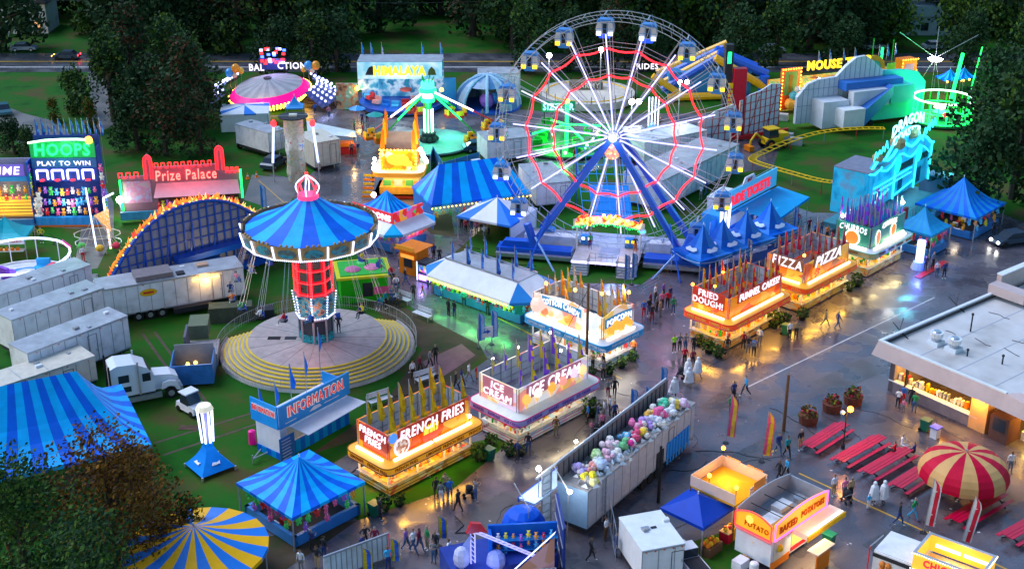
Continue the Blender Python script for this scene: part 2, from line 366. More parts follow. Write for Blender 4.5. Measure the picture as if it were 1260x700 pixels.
# belt along the near side of the public road / behind it
for (x0,x1,y,st) in ((0,1260,60,46),(-40,1300,42,42),(-60,1320,18,42),(-60,1320,-10,44),(-60,1340,-40,46),(-80,1340,-80,48)):
    x=x0
    while x<x1:
        if y==60 and (430<x<610 or 20<x<120 or 900<x<970 or 1110<x<1180): x+=st; continue
        if y in(42,18) and ((485<x<575 and y==42) or (x<90 and y==42)): x+=st; continue
        k=rnd.choice([0,1,3,3,3,0,2]); tree(x+rnd.uniform(-18,18),y+rnd.uniform(-5,5),k,rnd.uniform(1.15,1.7),DKL[k]); x+=st
for i,(x,y,k,s) in enumerate([(140,150,0,.95),(165,112,1,1.0),(188,158,3,.9),(212,125,0,.95),(232,165,1,.92),(240,148,3,.9),(248,190,1,.6),(205,192,1,.78),(170,185,3,.75),(215,92,2,.9),(238,62,3,.9),(150,100,0,.8)]):
    tree(x,y,k,s,['very tall','rounded','broad','leafy','crooked','tallest','low','stout','shady','slender','far','sparse'][i]+' tree of the clump behind the red neon prize booth','trees clumped behind the red neon prize booth')
for (x,y,k,s,l) in [(95,140,2,.62,'small green tree on the lawn left of the big clump'),(68,150,4,.38,'small yellowing tree on the upper left lawn'),(112,162,4,.45,'low yellowing tree beside the blue flag row'),(18,190,3,.45,'dark shrubby tree behind the yellow game booth'),(38,205,0,.4,'dark bushy tree between the two game booths'),
      (1205,262,3,1.0,'dark tree behind the striped blue prize tent'),(1245,245,0,1.25,'huge dark tree at the right edge'),(1232,190,3,1.2,'dark tree at right edge behind the huge one'),(1285,270,0,1.3,'dark tree cut off by the right edge'),(1225,140,3,1.0,'dark tree beyond the green lit ride'),(1260,120,0,1.1,'dark tree at the upper right edge'),
      (345,92,3,.8,'dark tree left of the far utility pole by the road'),(385,92,0,.85,'dark green tree between the saucer ride and the mountain ride'),(415,88,3,.9,'dark tree at the left edge of the mountain ride'),(650,88,0,.9,'dark green tree right of the dome inflatable'),(700,86,3,.9,'dark tree behind the wheel, left of its top'),(750,86,1,.8,'russet dark tree behind the top of the wheel'),(795,86,3,.8,'dark tree behind the wheel, right of its top'),(955,80,0,.9,'dark green tree behind the red door of the maze front'),(1040,84,3,.8,'dark tree right behind the maze front letters'),(905,95,3,1.05,'dark tree behind the tall red ride tower'),(890,60,1,1.0,'dark tree beyond the inflatable slide'),(1190,85,3,.8,'dark tree right of the scrambler rays'),(1060,52,3,1.0,'dark tree above the yellow maze front'),(1000,50,3,1.05,'dark tree above the left end of the maze front')]:
    tree(x,y,k,s,l,None)
# near trees, lower left
ta=make_tree(31,11.5,10,[LO,LR],'autumn brown tree in front of the big blue striped tent',8500,.16,.2); ta.location=P(150,722); ta.scale=(1.05,1.05,1.05)
tb=make_tree(32,12,11,[LG,LD],'dark green tree at the lower left corner',8500,.17,.2); tb.location=P(45,768)
tc=make_tree(33,6,5,[LO,LD],'small brown tree beside the yellow and blue striped tent',1600,.2,.2); tc.location=P(232,690); tc.scale=(.9,.9,.9)
tb2=make_tree(34,11,11,[LD,LG],'dark leafy tree at the bottom edge behind the slanting post',6000,.18,.2); tb2.location=P(130,830)
td=make_tree(35,8,6,[LO,LG],'thin rust coloured tree rising before the big striped tent edge',1200,.2,.35); td.location=P(185,650); td.scale=(.8,.8,.85)
# ------------------------------------------------------------------ shared builders
def flag_on(parent, x, y, z, h, c1, c2, sz=1.0, seed=0, name='flag', lean=0):
    """hanging pennant on a rod: rod part, cloth sub-part"""
    r=random.Random(seed*7+int(x*10)+int(y*31)); b=MB(); b.tube((x,y,z),(x+lean,y,z+h),.03,STEEL,4); rod=b.build(name+'_rod',parent)
    c=MB(); a=r.uniform(-.9,.5); w=.36*sz; L=1.7*sz; n=5
    def pt(t,u):
        ww=w*(.08+.92*min(1,t/.8)**.8)*(1 if t<.85 else .75)*u; wob=.1*math.sin(t*6+a*3)*u
        return (x+lean+.03+math.cos(a)*ww-math.sin(a)*wob, y+math.sin(a)*ww+math.cos(a)*wob, z+h-.03-L*t-.12*u*t)
    for k in range(n):
        for u0,u1,m in ((0,.5,c1),(.5,1,c2 if k%2 else c1)): c.add([pt(k/n,u0),pt(k/n,u1),pt((k+1)/n,u1),pt((k+1)/n,u0)],[(0,1,2,3)],m)
    c.build(name,rod); return rod
def rounded(x0,y0,x1,y1,r,n=4,corners=(1,1,1,1)):
    P_=[]; cs=[(x1-r,y0+r,-90),(x1-r,y1-r,0),(x0+r,y1-r,90),(x0+r,y0+r,180)]
    ed=[(x1,y0),(x1,y1),(x0,y1),(x0,y0)]
    for (cx,cy_,a0),e,f in zip(cs,ed,corners):
        if not f: P_.append(e); continue
        for k in range(n+1):
            a=R(a0+90*k/n); P_.append((cx+r*math.cos(a),cy_+r*math.sin(a)))
    return P_
def art(name, cols, sc=1.3, emit=1.0):
    n=len(cols); return ramp_mat('food_picture_'+name,[(i/n*.7+.15,c) for i,c in enumerate(cols)],kind='vor',sc=sc,rough=.4,emit=emit*.45,const=True)
def food_stand(name,label,at,Lx,Ly,fas,trim,pic,inner,fronts,sides,fascia_txt,flags,nfl,sgnH=2.1,roofm=None,litcol=(1,.72,.3),warm=1.0,tubes=True,rz=A1,curve=0.0,edge=None,rows=2,pcol=(.5,.03,.01),letm=None,fch=None,zb=2.55):
    p=P(*at); T=thing(name,label,'food stand',(p.x,p.y,0),rz); Z=zb; oh=1.0
    body=inner
    b=MB(); b.box((0,0,0.15),(Lx,Ly,1.05),art('counter_'+name,[(.8,.4,.05),(.5,.2,.03),(.9,.6,.2),(.7,.1,.03),(.6,.5,.3)] if litcol[2]<.4 else [(.75,.7,.6),(.7,.5,.55),(.4,.6,.7),(.8,.6,.3),(.7,.7,.7)],1.6,.35)); b.box((.15,.15,0),(Lx-.15,Ly-.15,.15),DARK)
    for s in (.33,.62,.9):                       # trim ribs on the counter front
        b.box((-.03,-.03,s),(Lx+.03,Ly+.03,s+.05),trim)
    b.build('counter_body',T)
    b=MB(); b.box((-.28,-.28,1.05),(Lx+.1,.1,1.12),STEEL); b.box((-.28,.1,1.05),(.1,Ly,1.12),STEEL); b.box((Lx-.1,.1,1.05),(Lx+.1,Ly,1.12),STEEL); b.build('countertop',T)
    b=MB(); nn=max(2,int(Lx/2.2))
    for k in range(nn+1): b.box((k*Lx/nn-.06,-.02,1.12),(k*Lx/nn+.06,.1,Z),WHITE)
    mm=max(1,int(Ly/2.2))
    for k in range(1,mm+1): b.box((-.02,k*Ly/mm-.06,1.12),(.1,k*Ly/mm+.06,Z),WHITE)
    b.build('window_posts',T)
    # kitchen behind: back wall, shelves of goods, fryers
    kb=lamp('lit_kitchen_'+name,tuple(c*.9 for c in litcol),(.35*warm)); b=MB(); b.box((.3,Ly*.55,1.1),(Lx-.2,Ly*.6,Z-.1),kb); b.box((Lx*.45,.5,1.1),(Lx*.48,Ly*.5,Z-.1),kb); b.build('kitchen_wall',T)
    g=MB(); r=random.Random(len(name)*3+int(Lx*10)); gm=[RED,YEL,WHITE,ORG,GRN,STEEL,CREAM,GREY]
    for k in range(int(Lx*5)):
        x=r.uniform(.2,Lx-.3); y=r.uniform(.1,1.2); s=r.uniform(.08,.22); g.box((x,y,1.12),(x+s,y+s,1.12+r.uniform(.12,.7)),r.choice(gm))
    for k in range(int(Ly*4)):
        y=r.uniform(.3,Ly-.3); x=r.uniform(.12,1.0); s=r.uniform(.08,.22); g.box((x,y,1.12),(x+s,y+s,1.12+r.uniform(.12,.7)),r.choice(gm))
    tag(g.build('serving_goods',T),kind='stuff')
    # awning with rounded corners
    out=rounded(-oh,-oh,Lx+oh*.8,Ly+oh*.5,.75); b=MB(); b.ext(out,Z,Z+.12,WHITE); b.build('soffit',T)
    b=MB(); n=len(out)
    o2=[(x+(Lx/2-x)*.0,y) for x,y in out]
    for k in range(n):
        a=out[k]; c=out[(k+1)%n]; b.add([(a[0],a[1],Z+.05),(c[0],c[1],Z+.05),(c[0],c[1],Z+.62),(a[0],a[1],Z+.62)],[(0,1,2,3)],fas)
    for zz in (Z+.03,Z+.58):
        for k in range(n):
            a=out[k]; c=out[(k+1)%n]; b.tube((a[0],a[1],zz),(c[0],c[1],zz),.05,edge or trim,4)
    b.build('fascia',T)
    b=MB(); rin=rounded(.1,.1,Lx-.1,Ly-.1,.3); rm=roofm or WHITE
    top=rounded(-oh+.04,-oh+.04,Lx+oh*.8-.04,Ly+oh*.5-.04,.75)
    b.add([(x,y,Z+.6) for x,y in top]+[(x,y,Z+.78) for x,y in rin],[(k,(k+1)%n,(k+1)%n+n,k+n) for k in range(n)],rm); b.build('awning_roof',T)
    # fluorescent tubes along the awning
    if tubes:
        seg=max(2,int(Lx/3)); 
        for k in range(seg):
            b=MB(); x0=.2+k*(Lx-.3)/seg; x1=x0+(Lx-.3)/seg-.25; b.box((x0,-.52,Z+.75),(x1,-.30,Z+.86),TUBE); b.build('light_tube',T)
        seg=max(1,int(Ly/3))
        for k in range(seg):
            b=MB(); y0=.2+k*(Ly-.3)/seg; y1=y0+(Ly-.3)/seg-.25; b.box((-.52,y0,Z+.75),(-.30,y1,Z+.86),TUBE); b.build('light_tube',T)
    # raised sign walls
    z0=Z+.75; z1=z0+sgnH; w=.12; fr=mat('sign_frame_grey',(.3,.32,.36),.5,.2)
    def wall(p0,p1,m,nm,framed,cur=0):
        x0,y0=p0; x1,y1=p1; L=math.hypot(x1-x0,y1-y0); a=math.atan2(y1-y0,x1-x0); b=MB(); b.at(x0,y0,0,a); N=10
        prof=[(0,z0)]+[(L,z0)]+[(L*(1-k/N), z1+cur*math.sin(math.pi*(1-k/N))**2*1.0) for k in range(N+1)]
        b.slab(prof,0,.08,m)
        if framed:
            nn=max(3,int(L/1.1))
            for k in range(nn+1): b.box((L*k/nn-.03,.08,z0),(L*k/nn+.03,.16,z1),fr)
            for zz in (z0+.5,z0+1.2,z1-.08): b.box((0,.08,zz),(L,.15,zz+.05),fr)
            b.box((.02,.081,z0),(L-.02,.09,z1-.05),mat('sign_back_pale',(.5,.53,.58),.5,.15))
        return b.build(nm,T)
    wall((0,0),(Lx,0),pic,'front_sign',True,curve); wall((0,Ly),(0,0),pic,'side_sign',True,curve*.8)
    wall((Lx,0),(Lx,Ly),pic,'end_sign',True); wall((Lx,Ly),(0,Ly),pic,'rear_sign',True)
    # painted food shapes and neon lettering
    lm=letm or SIGNW
    bk=mat('sign_band_'+name,pcol,.4,.08,1,emit=.12)
    for (s_,cx,cz,w_,h_,arc,sh_) in fronts: b=MB(); n=8; hh=h_/2+.14; b.slab([(Lx*cx-w_/2-.2+(w_+.4)*k/n,z0+sgnH*cz-hh+arc*(.5-(2*k/n-1)**2)) for k in range(n+1)]+[(Lx*cx-w_/2-.2+(w_+.4)*k/n,z0+sgnH*cz+hh+arc*(.5-(2*k/n-1)**2)) for k in range(n,-1,-1)],-.07,-.003,bk); b.build('sign_band',T)
    for (s_,cx,cz,w_,h_,arc,sh_) in sides: b=MB(); b.box((-.07,Ly*cx-w_/2-.1,z0+sgnH*cz-h_/2-.1),(-.003,Ly*cx+w_/2+.1,z0+sgnH*cz+h_/2+.1),bk); b.build('sign_band',T)
    for (s,cx,cz,w_,h_,arc,sh) in fronts: text(s,w_,h_,lm,T,(Lx*cx,-.12,z0+sgnH*cz),0,.08,arc=arc,shear=sh,bold=.0)
    for (s,cx,cz,w_,h_,arc,sh) in sides: text(s,w_,h_,lm,T,(-.12,Ly*cx,z0+sgnH*cz),-math.pi/2,.08,arc=arc,shear=sh,bold=.0)
    fc=fch or mat('fascia_letter_dark',(.25,.03,.01),.5,0); k=0; x=.9
    while x<Lx+.2:
        s=fascia_txt[k%len(fascia_txt)]; wl_=.17*len(s)+.2; b=MB()
        text(s,wl_,.26,fc,T,(x,-oh-.03,Z+.33),0,.03,bold=.01,max_asp=False); x+=wl_+.55; k+=1
    y=Ly-.3
    while y>.3:
        s=fascia_txt[k%len(fascia_txt)]; wl_=.17*len(s)+.2; text(s,wl_,.26,fc,T,(-oh-.03,y-wl_/2,Z+.33),-math.pi/2,.03,bold=.01,max_asp=False); y-=wl_+.5; k+=1
    # flag rows on rods
    for rr in range(rows):
        for k in range(nfl):
            t=(k+.5)/nfl; x=Lx*t; y=(Ly*.82 if rr else Ly*.12)
            flag_on(T,x,y,z0,sgnH+random.Random(k+rr*9).uniform(1.7,2.4),flags[(k+rr)%len(flags)],flags[(k+rr+1)%len(flags)],1.5,k+rr*50)
    # light that pours out of the stand
    light('AREA',(Lx/2,-.5,Z-.06),115*warm,litcol,Lx*.9,T,(R(-18),0,0),.5)
    light('AREA',(-.5,Ly/2,Z-.06),70*warm,litcol,.5,T,(0,R(18),0),Ly*.9)
    light('POINT',(Lx/2,Ly*.3,Z-.5),22*warm,litcol,.3,T)
    return T
def pic_parts(T,Lx,Ly,zb,sgnH,items,kit='front'):
    pass
def shrub(px,py,s=1.0,label='leafy shrub',mats=None,group=None,flowers=None,cat='shrub',name='shrub'):
    t=thing(name,label,cat,P(px,py),rnd.uniform(0,6),group); b=MB(); r=random.Random(int(px*3+py))
    for k in range(150):
        v=Vector((r.gauss(0,1),r.gauss(0,1),r.gauss(0,1))).normalized()*r.uniform(.3,.62)*s; c=v+Vector((0,0,.62*s)); q=Vector((r.gauss(0,1),r.gauss(0,1),r.gauss(0,1))).normalized(); u=q.orthogonal().normalized()*.13*s; w=q.cross(u)*.7
        b.poly([c-u,c-w,c+u,c+w],(mats or [LG,LD])[k%2] if not(flowers and r.random()<.4) else r.choice(flowers))
    b.build('foliage',t); k=MB(); k.cyl((0,0,0),.28*s,.35*s,BLACK,8,.34*s); k.build('pot',t); return t
# striped canopy tents -------------------------------------------------
def tent(name,label,c,wx,wy,h0,h1,mats,rz=A1,stripes=4,concave=.18,valance=.25,posts=True,walls=None,cat='tent',apex=0.0,group=None,scallop=False,ridge=0.0):
    """four sided peaked canopy; c = centre on the ground; each stripe runs from the eave to the peak"""
    T=thing(name,label,cat,(c.x,c.y,0),rz,group); b=MB(); hx,hy=wx/2,wy/2; N=5
    cs=[(-hx,-hy),(hx,-hy),(hx,hy),(-hx,hy)]; rid=ridge/2
    ap=lambda x: (max(-rid,min(rid,x)),0)
    for s in range(4):
        a=cs[s]; d=cs[(s+1)%4]; ns=stripes*2 if s%2==0 else int(stripes*2*(wy/wx) if wy<wx else stripes*2)
        for k in range(ns):
            m=mats[k%len(mats)]; rows=[]
            for j in range(N+1):
                t=j/N; row=[]
                for kk in (k,k+1):
                    u=kk/ns; ex=a[0]+(d[0]-a[0])*u; ey=a[1]+(d[1]-a[1])*u
                    ax,ay=(ex/hx*rid if s%2==0 else (rid if s==1 else -rid)),0
                    sag=-concave*math.sin(math.pi*t)*(h1-h0)*(1 if True else 0)-.22*math.sin(math.pi*u)*0
                    row.append((ex+(ax-ex)*t,ey+(ay-ey)*t,h0+(h1-h0)*t+sag))
                rows.append(row)
            for j in range(N): b.add([rows[j][0],rows[j][1],rows[j+1][1],rows[j+1][0]],[(0,1,2,3)],m)
            if valance:
                (x0,y0,_),(x1,y1,_)=rows[0]; b.add([(x0,y0,h0),(x1,y1,h0),(x1,y1,h0-valance),(x0,y0,h0-valance)],[(3,2,1,0)],m)
    b.build('canopy',T)
    b=MB(); b.tube((-rid,0,h1),(-rid,0,h1+.25),.05,WHITE,5); b.build('finial',T)
    if posts:
        for x,y in cs:
            b=MB(); b.box((x*.97-.05,y*.97-.05,0),(x*.97+.05,y*.97+.05,h0),STEEL); b.build('pole',T)
    if walls:
        b=MB()
        for s in walls[1]:
            a=cs[s]; d=cs[(s+1)%4]; n=8
            for k in range(n):
                u=k/n;v=(k+1)/n; o=.06*(k%2); o2=.06*((k+1)%2)
                b.add([(a[0]*.98+(d[0]-a[0])*.98*u,a[1]*.98+(d[1]-a[1])*.98*u+o,0),(a[0]*.98+(d[0]-a[0])*.98*v,a[1]*.98+(d[1]-a[1])*.98*v+o2,0),(a[0]*.98+(d[0]-a[0])*.98*v,a[1]*.98+(d[1]-a[1])*.98*v,h0-.1),(a[0]*.98+(d[0]-a[0])*.98*u,a[1]*.98+(d[1]-a[1])*.98*u,h0-.1)],[(0,1,2,3)],walls[0])
        b.build('side_wall',T)
    return T
# plush toys -----------------------------------------------------------
PLC=[((.9,.15,.35),'pink'),((.9,.75,.05),'yellow'),((.8,.05,.05),'red'),((.1,.5,.9),'blue'),((.1,.7,.15),'green'),((.85,.8,.75),'white'),((.95,.4,.05),'orange'),((.45,.15,.7),'purple')]
PLUSH=[]
def plush_proto(c):
    b=MB(); m=cm(c,.9); l=cm((.9,.85,.75),.9)
    b.ball((0,0,-.30),.17,m,7,5,1.15); b.ball((0,-.02,0),.14,m,7,5); b.ball((-.11,0,.11),.055,m,5,4); b.ball((.11,0,.11),.055,m,5,4)
    b.ball((0,-.12,-.03),.06,l,5,4); b.ball((-.17,-.04,-.25),.065,m,5,4,1.5); b.ball((.17,-.04,-.25),.065,m,5,4,1.5); b.ball((-.1,-.07,-.5),.08,m,5,4); b.ball((.1,-.07,-.5),.08,m,5,4)
    b.ball((-.05,-.13,.04),.02,BLACK,4,3); b.ball((.05,-.13,.04),.02,BLACK,4,3)
    return b.build('plush_toy')
_pp={}
def plush(loc,ci,s,where,group,rz=0):
    c,n=PLC[ci%8]
    if ci%8 not in _pp: o=_pp[ci%8]=plush_proto(c)
    else: o=_pp[ci%8].copy(); COL.objects.link(o)
    o.location=loc; o.rotation_euler=(rnd.uniform(-.15,.15),0,rz); o.scale=(s,s,s)
    return tag(o,n+' plush toy '+where,'plush toy',group)
def lo(T,x,y,z=0):                     # a local point of a thing, in the world
    a=T.rotation_euler.z; c,s=math.cos(a),math.sin(a); return Vector((T.location.x+x*c-y*s,T.location.y+x*s+y*c,T.location.z+z))
def plush_row(T,p0,p1,n,z,where,group,s=1.0,rz=0,seed=0):
    r=random.Random(seed)
    for k in range(n):
        t=(k+.5)/n; x=p0[0]+(p1[0]-p0[0])*t; y=p0[1]+(p1[1]-p0[1])*t
        plush(lo(T,x,y,z+r.uniform(-.25,.1)),r.randrange(8),s*r.uniform(.8,1.25),where,group,T.rotation_euler.z+rz)
def trailer(name,label,p0,p1,w,h,m=None,roof=None,side=1,wheels=3,floor=.9,cat='trailer',z=0,frontw=None):
    """box trailer whose near bottom edge runs p0 -> p1; the box reaches w metres to the left of that heading"""
    o,a,L=frame_to(p0,p1); T=thing(name,label,cat,(o.x,o.y,0),a); m=m or WDIRT; b=MB()
    b.box((0,0,floor),(L,w,h),m)
    for k in range(int(L/1.2)+1): b.box((min(L-.05,k*1.2),-.02,floor+.05),(min(L-.01,k*1.2+.05),.0,h-.05),GREY)
    for zz in (floor,h-.12): b.box((-.02,-.035,zz),(L+.02,-.02,zz+.12),STEEL)
    b.build('box_body',T)
    b=MB(); b.box((-.03,-.05,h),(L+.03,w+.05,h+.08),roof or ROOFG)
    for k in range(1,int(L/2.4)): b.box((k*2.4,.05,h+.08),(k*2.4+.06,w-.05,h+.1),STEEL)
    b.build('roof',T)
    b=MB(); b.box((.02,w*.1,floor-.35),(L-.02,w*.9,floor),DARK); b.build('chassis',T)
    b=MB(); r=random.Random(int(L*10)+int(h*7))
    for k in range(3): x=r.uniform(.1,.9)*L; y=r.uniform(.3,w-.6); b.box((x,y,h+.08),(x+r.uniform(.25,.6),y+.35,h+.08+r.uniform(.06,.25)),[GREY,STEEL,WHITE][k])
    b.build('roof_vent',T); b=MB(); x=L*r.uniform(.55,.8)
    for q in ((x,floor+.1,x+.04,h-.5),(x+.9,floor+.1,x+.94,h-.5),(x,h-.5,x+.94,h-.46)): b.box((q[0],-.035,q[1]),(q[2],-.02,q[3]),DARK)
    b.box((x+.75,-.05,floor+1),(x+.82,-.02,floor+1.2),STEEL); b.build('side_door',T); b=MB()
    for k in range(5): b.box((L*(.08+.21*k),-.06,h-.2),(L*(.08+.21*k)+.12,-.036,h-.12),RED if k%2 else ORG)
    b.box((L+.0,.5,floor+.6),(L+.03,w-.5,h-.6),GREY); b.build('marker_light',T)
    for k in range(wheels):
        x=L*.16+k*1.05; bw=MB()
        for yy in (-.01,w-.3):
            c=(x,yy+.16,.48); 
            bw.X=Matrix.Translation((x,yy+.31,.48))@Matrix.Rotation(math.pi/2,4,'X'); bw.cyl((0,0,0),.48,.3,BLACK,14); bw.cyl((0,0,.3),.22,.02,STEEL,10)
        bw.X=Matrix(); bw.build('wheel',T)
    b=MB(); b.box((L-.9,.3,0),(L-.8,.4,floor),STEEL); b.box((L-.9,w-.4,0),(L-.8,w-.3,floor),STEEL); b.build('landing_leg',T)
    return T
def bulbs(T,pts,m,r=.06,name='light_string'):
    b=MB()
    for p in pts: b.ball(p,r,m,4,3)
    return b.build(name,T)
def lin(a,c,n): return [tuple(a[i]+(c[i]-a[i])*k/(n-1) for i in range(len(a))) for k in range(n)]
def feather(px,py,h,cols,label,text_s=None,group=None,lean=.0,w=.75,rz=0.3):
    T=thing('feather_flag',label,'feather flag',P(px,py),rz,group); b=MB(); b.cyl((0,0,0),.25,.06,DARK,8); b.tube((0,0,0),(0,0,h),.03,STEEL,4); b.build('pole',T)
    b=MB(); n=10; pts=[]
    for k in range(n+1):
        t=k/n; z=.7+(h-.7)*t; ww=w*(1 if t<.75 else math.cos((t-.75)/.25*math.pi/2)**.6); pts.append((ww,z))
    for k in range(n):
        y0=.07*math.sin(k*1.3);y1=.07*math.sin(k*1.3+1.3)
        b.add([(.03,0,pts[k][1]),(.03+pts[k][0],y0,pts[k][1]),(.03+pts[k+1][0],y1,pts[k+1][1]),(.03,0,pts[k+1][1])],[(0,1,2,3)],cols[k%len(cols)] if len(cols)>2 else cols[0])
        if len(cols)==2: b.add([(.05+pts[k][0]*.35,y0*.35-.012,pts[k][1]),(.03+pts[k][0]*.85,y0*.85-.012,pts[k][1]),(.03+pts[k+1][0]*.85,y1*.85-.012,pts[k+1][1]),(.05+pts[k+1][0]*.35,y1*.35-.012,pts[k+1][1])],[(0,1,2,3)],cols[1])
    b.build('cloth',T); return T
# ------------------------------------------------------------------ food stands of the midway
LCG=(1,.48,.06); LCW=(1,.8,.5)
frP=art('fries',[(1,.2,.0),(1,.32,.01),(.85,.08,.0),(1,.45,.04),(1,.25,0),(.6,.05,.01)],.7,.6)
YIN=mat('golden_panel',(.75,.36,.03),.4,.3,2); 
FF=food_stand('french_fries_stand','orange lit corner stand with FRENCH FRIES sign and yellow flags',(480,612),8.6,3.6,mat('orange_fascia_painted_glow',(.9,.35,.01),.35,.15,emit=.3),mat('brown_trim',(.3,.1,.01),.5,.1),frP,YIN,  # bulb glow put into the fascia colour; the fascia is no lamp
  [('FRENCH FRIES',.52,.74,6.6,.85,0,.15)],[('FRENCH\nFRIES',.45,.62,3.0,1.3,0,.1)],['FRENCH FRIES','LEMONADE','FRENCH FRIES'],[mat('gold_flag',(.85,.5,.01),.7,.2),mat('gold_flag_dark',(.65,.33,.01),.7,.2)],8,roofm=mat('orange_roof_painted_glow',(1,.42,.03),.4,.1,emit=.15),litcol=LCG,warm=1.5)  # awning roof emits faintly: warm light put into its colour
b=MB(); r_=random.Random(3)
for k in range(26): x=4.2+r_.uniform(-.7,.7); b.tube((x,-.06,3.5),(x+r_.uniform(-.25,.25),-.1,4.4+r_.uniform(0,.4)),.045,lamp('lit_chip',(1,.55,.05),1.2),4)
b.slab([(3.5,3.35),(4.9,3.35),(5.1,4.0),(3.3,4.0)],-.09,-.13,lamp('lit_red_carton',(.9,.05,.02),1)); b.build('fries_picture',FF)
b=MB(); b.X=Matrix.Translation((1.3,-.05,4.0))@Matrix.Rotation(math.pi/2,4,'X'); b.cyl((0,0,0),.8,.06,lamp('lit_plate',(.75,.7,.8),.9),18); b.cyl((0,0,.06),.6,.05,art('gravy',[(.6,.3,.2),(.8,.6,.5),(.4,.1,.05)],5,.9),14); b.build('plate_picture',FF)
b=MB(); b.X=Matrix.Translation((.45,-.05,5.0))@Matrix.Rotation(math.pi/2,4,'X'); b.cyl((0,0,0),.4,.08,lamp('lit_blue_disc',(.05,.2,.9),1.2),14); b.build('blue_picture',FF)
IC=food_stand('ice_cream_stand','white and pink corner stand with ICE CREAM sign and purple flags',(637,552),8.6,4.4,mat('pale_violet_fascia',(.5,.42,.72),.35,.15),mat('pink_trim',(.85,.02,.22),.4,.05),art('icecream',[(.95,.8,.6),(1,.5,.12),(.9,.85,.8),(1,.35,.25),(.95,.7,.3),(.8,.6,.75)],.9,.75),mat('cream_panel',(.75,.7,.5),.4,.3,2),
  [('ICE CREAM',.5,.7,6.2,.95,.1,.15)],[('ICE\nCREAM',.5,.6,3.2,1.4,0,.1)],['ICE CREAM','SHAKES','SUNDAES'],[mat('purple_flag',(.3,.08,.7),.7,.2),mat('gold_flag2',(.85,.55,.02),.7,.2)],6,roofm=mat('cream_roof',(.75,.76,.68),.5,.1),litcol=LCW,warm=.9,tubes=False,pcol=(.6,.2,.25),edge=mat('pink_trim',(.85,.02,.22),.4,.05),fch=mat('fascia_letter_violet',(.25,.05,.4),.5,0))
b=MB()
for (x,z,c) in ((.9,3.9,(1,.5,.1)),(2.2,4.0,(.95,.85,.7)),(3.9,3.9,(1,.4,.05)),(5.2,4.0,(.9,.3,.25)),(6.6,4.2,(.8,.6,.85)),(7.7,4.1,(1,.7,.3))):
    L_=lamp('lit_scoop_%d'%int(x*10),c,.9); b.ball((x,-.1,z+.35),.42,L_,9,6); b.slab([(x-.3,z+.2),(x+.3,z+.2),(x,z-.55)],-.06,-.14,lamp('lit_cone',(.9,.5,.15),.8))
b.build('cone_picture',IC)
PC=food_stand('popcorn_stand','white and blue corner stand with cotton candy and popcorn signs',(740,458),4.4,8.6,mat('sky_fascia',(.03,.35,.7),.35,.15),mat('sky_trim',(.03,.45,.85),.4,.05),art('popcorn',[(.95,.75,.65),(.95,.5,.2),(.8,.82,.85),(1,.62,.15),(.9,.3,.25),(.95,.85,.7)],.8,.8),mat('bluewhite_panel',(.3,.5,.7),.4,.4,1.5),
  [('POPCORN',.5,.68,3.4,.6,.12,.0)],[('COTTON CANDY',.58,.82,4.6,.6,.35,.0)],['POPCORN','CANDY APPLES','COTTON CANDY'],[mat('orange_flag',(.85,.25,.02),.7,.2),mat('yellow_flag',(.85,.55,.03),.7,.2),mat('pale_flag',(.7,.65,.6),.7,.2)],5,roofm=WHITE,litcol=(1,.9,.75),warm=1.35,curve=.55,pcol=(.03,.3,.55),fch=mat('fascia_letter_white',(.8,.85,.9),.5,0),rows=2)
for k in range(6): flag_on(PC,.4 if k%2 else 3.9,1+k*1.3,3.3,2.1+1.6,_m['orange_flag'],_m['yellow_flag'],.95,k+77)
b=MB()                                # sign pictures: elephant shaped pink lump, toffee apples
for (y,z,r,c) in ((7.7,4.4,.85,(.95,.6,.5)),(7.9,5.2,.35,(.95,.6,.5)),(7.0,3.9,.4,(.9,.25,.1)),(6.2,3.9,.3,(1,.55,.2)),(5.2,4.1,.5,(.9,.75,.6)),(4.0,4.0,.45,(1,.4,.05)),(1.1,4.5,.7,(.8,.85,.9)),(.9,5.2,.4,(.8,.85,.9)),(.7,3.7,.35,(.8,.82,.88))): b.ball((-.08,y,z),r,lamp('lit_lump_%d'%int(y*10),c,.75),10,7)
b.build('animal_picture',PC)
b=MB()
for (x,z,r) in ((1.0,3.8,.4),(1.7,4.2,.5),(2.4,3.9,.45),(3.1,4.25,.45),(3.7,3.8,.35)): b.ball((x,-.1,z),r,lamp('lit_orange_popcorn',(1,.4,.04),.9),9,6)
b.build('popcorn_picture',PC)
FC=food_stand('fried_dough_stand','orange and red lit stand with FRIED DOUGH and FUNNEL CAKES signs',(893,432),8.8,4.2,mat('red_fascia_painted_glow',(.9,.07,.01),.35,.15,emit=.3),mat('red_trim',(.8,.03,.02),.4,.1),art('dough',[(1,.25,0),(1,.38,.02),(.8,.06,.01),(1,.3,.01),(.95,.5,.06),(1,.18,0)],.9,.6),YIN,  # red fascia emits by itself, in place of a string of bulbs
  [('FUNNEL CAKES!',.55,.82,6.6,.7,0,.15)],[('FRIED\nDOUGH!',.55,.72,3.4,1.4,0,0)],['LEMONADE','FRIED DOUGH','FUNNEL CAKES'],[mat('red_flag',(.9,.02,.02),.7,.2),mat('amber_flag',(.95,.45,.02),.7,.2)],9,roofm=mat('orange_roof_painted_glow',(1,.42,.03),.4,.1,emit=.15),litcol=(1,.48,.07),warm=1.7,fch=mat('fascia_letter_yellow',(.9,.6,.1),.5,0),sgnH=2.0)
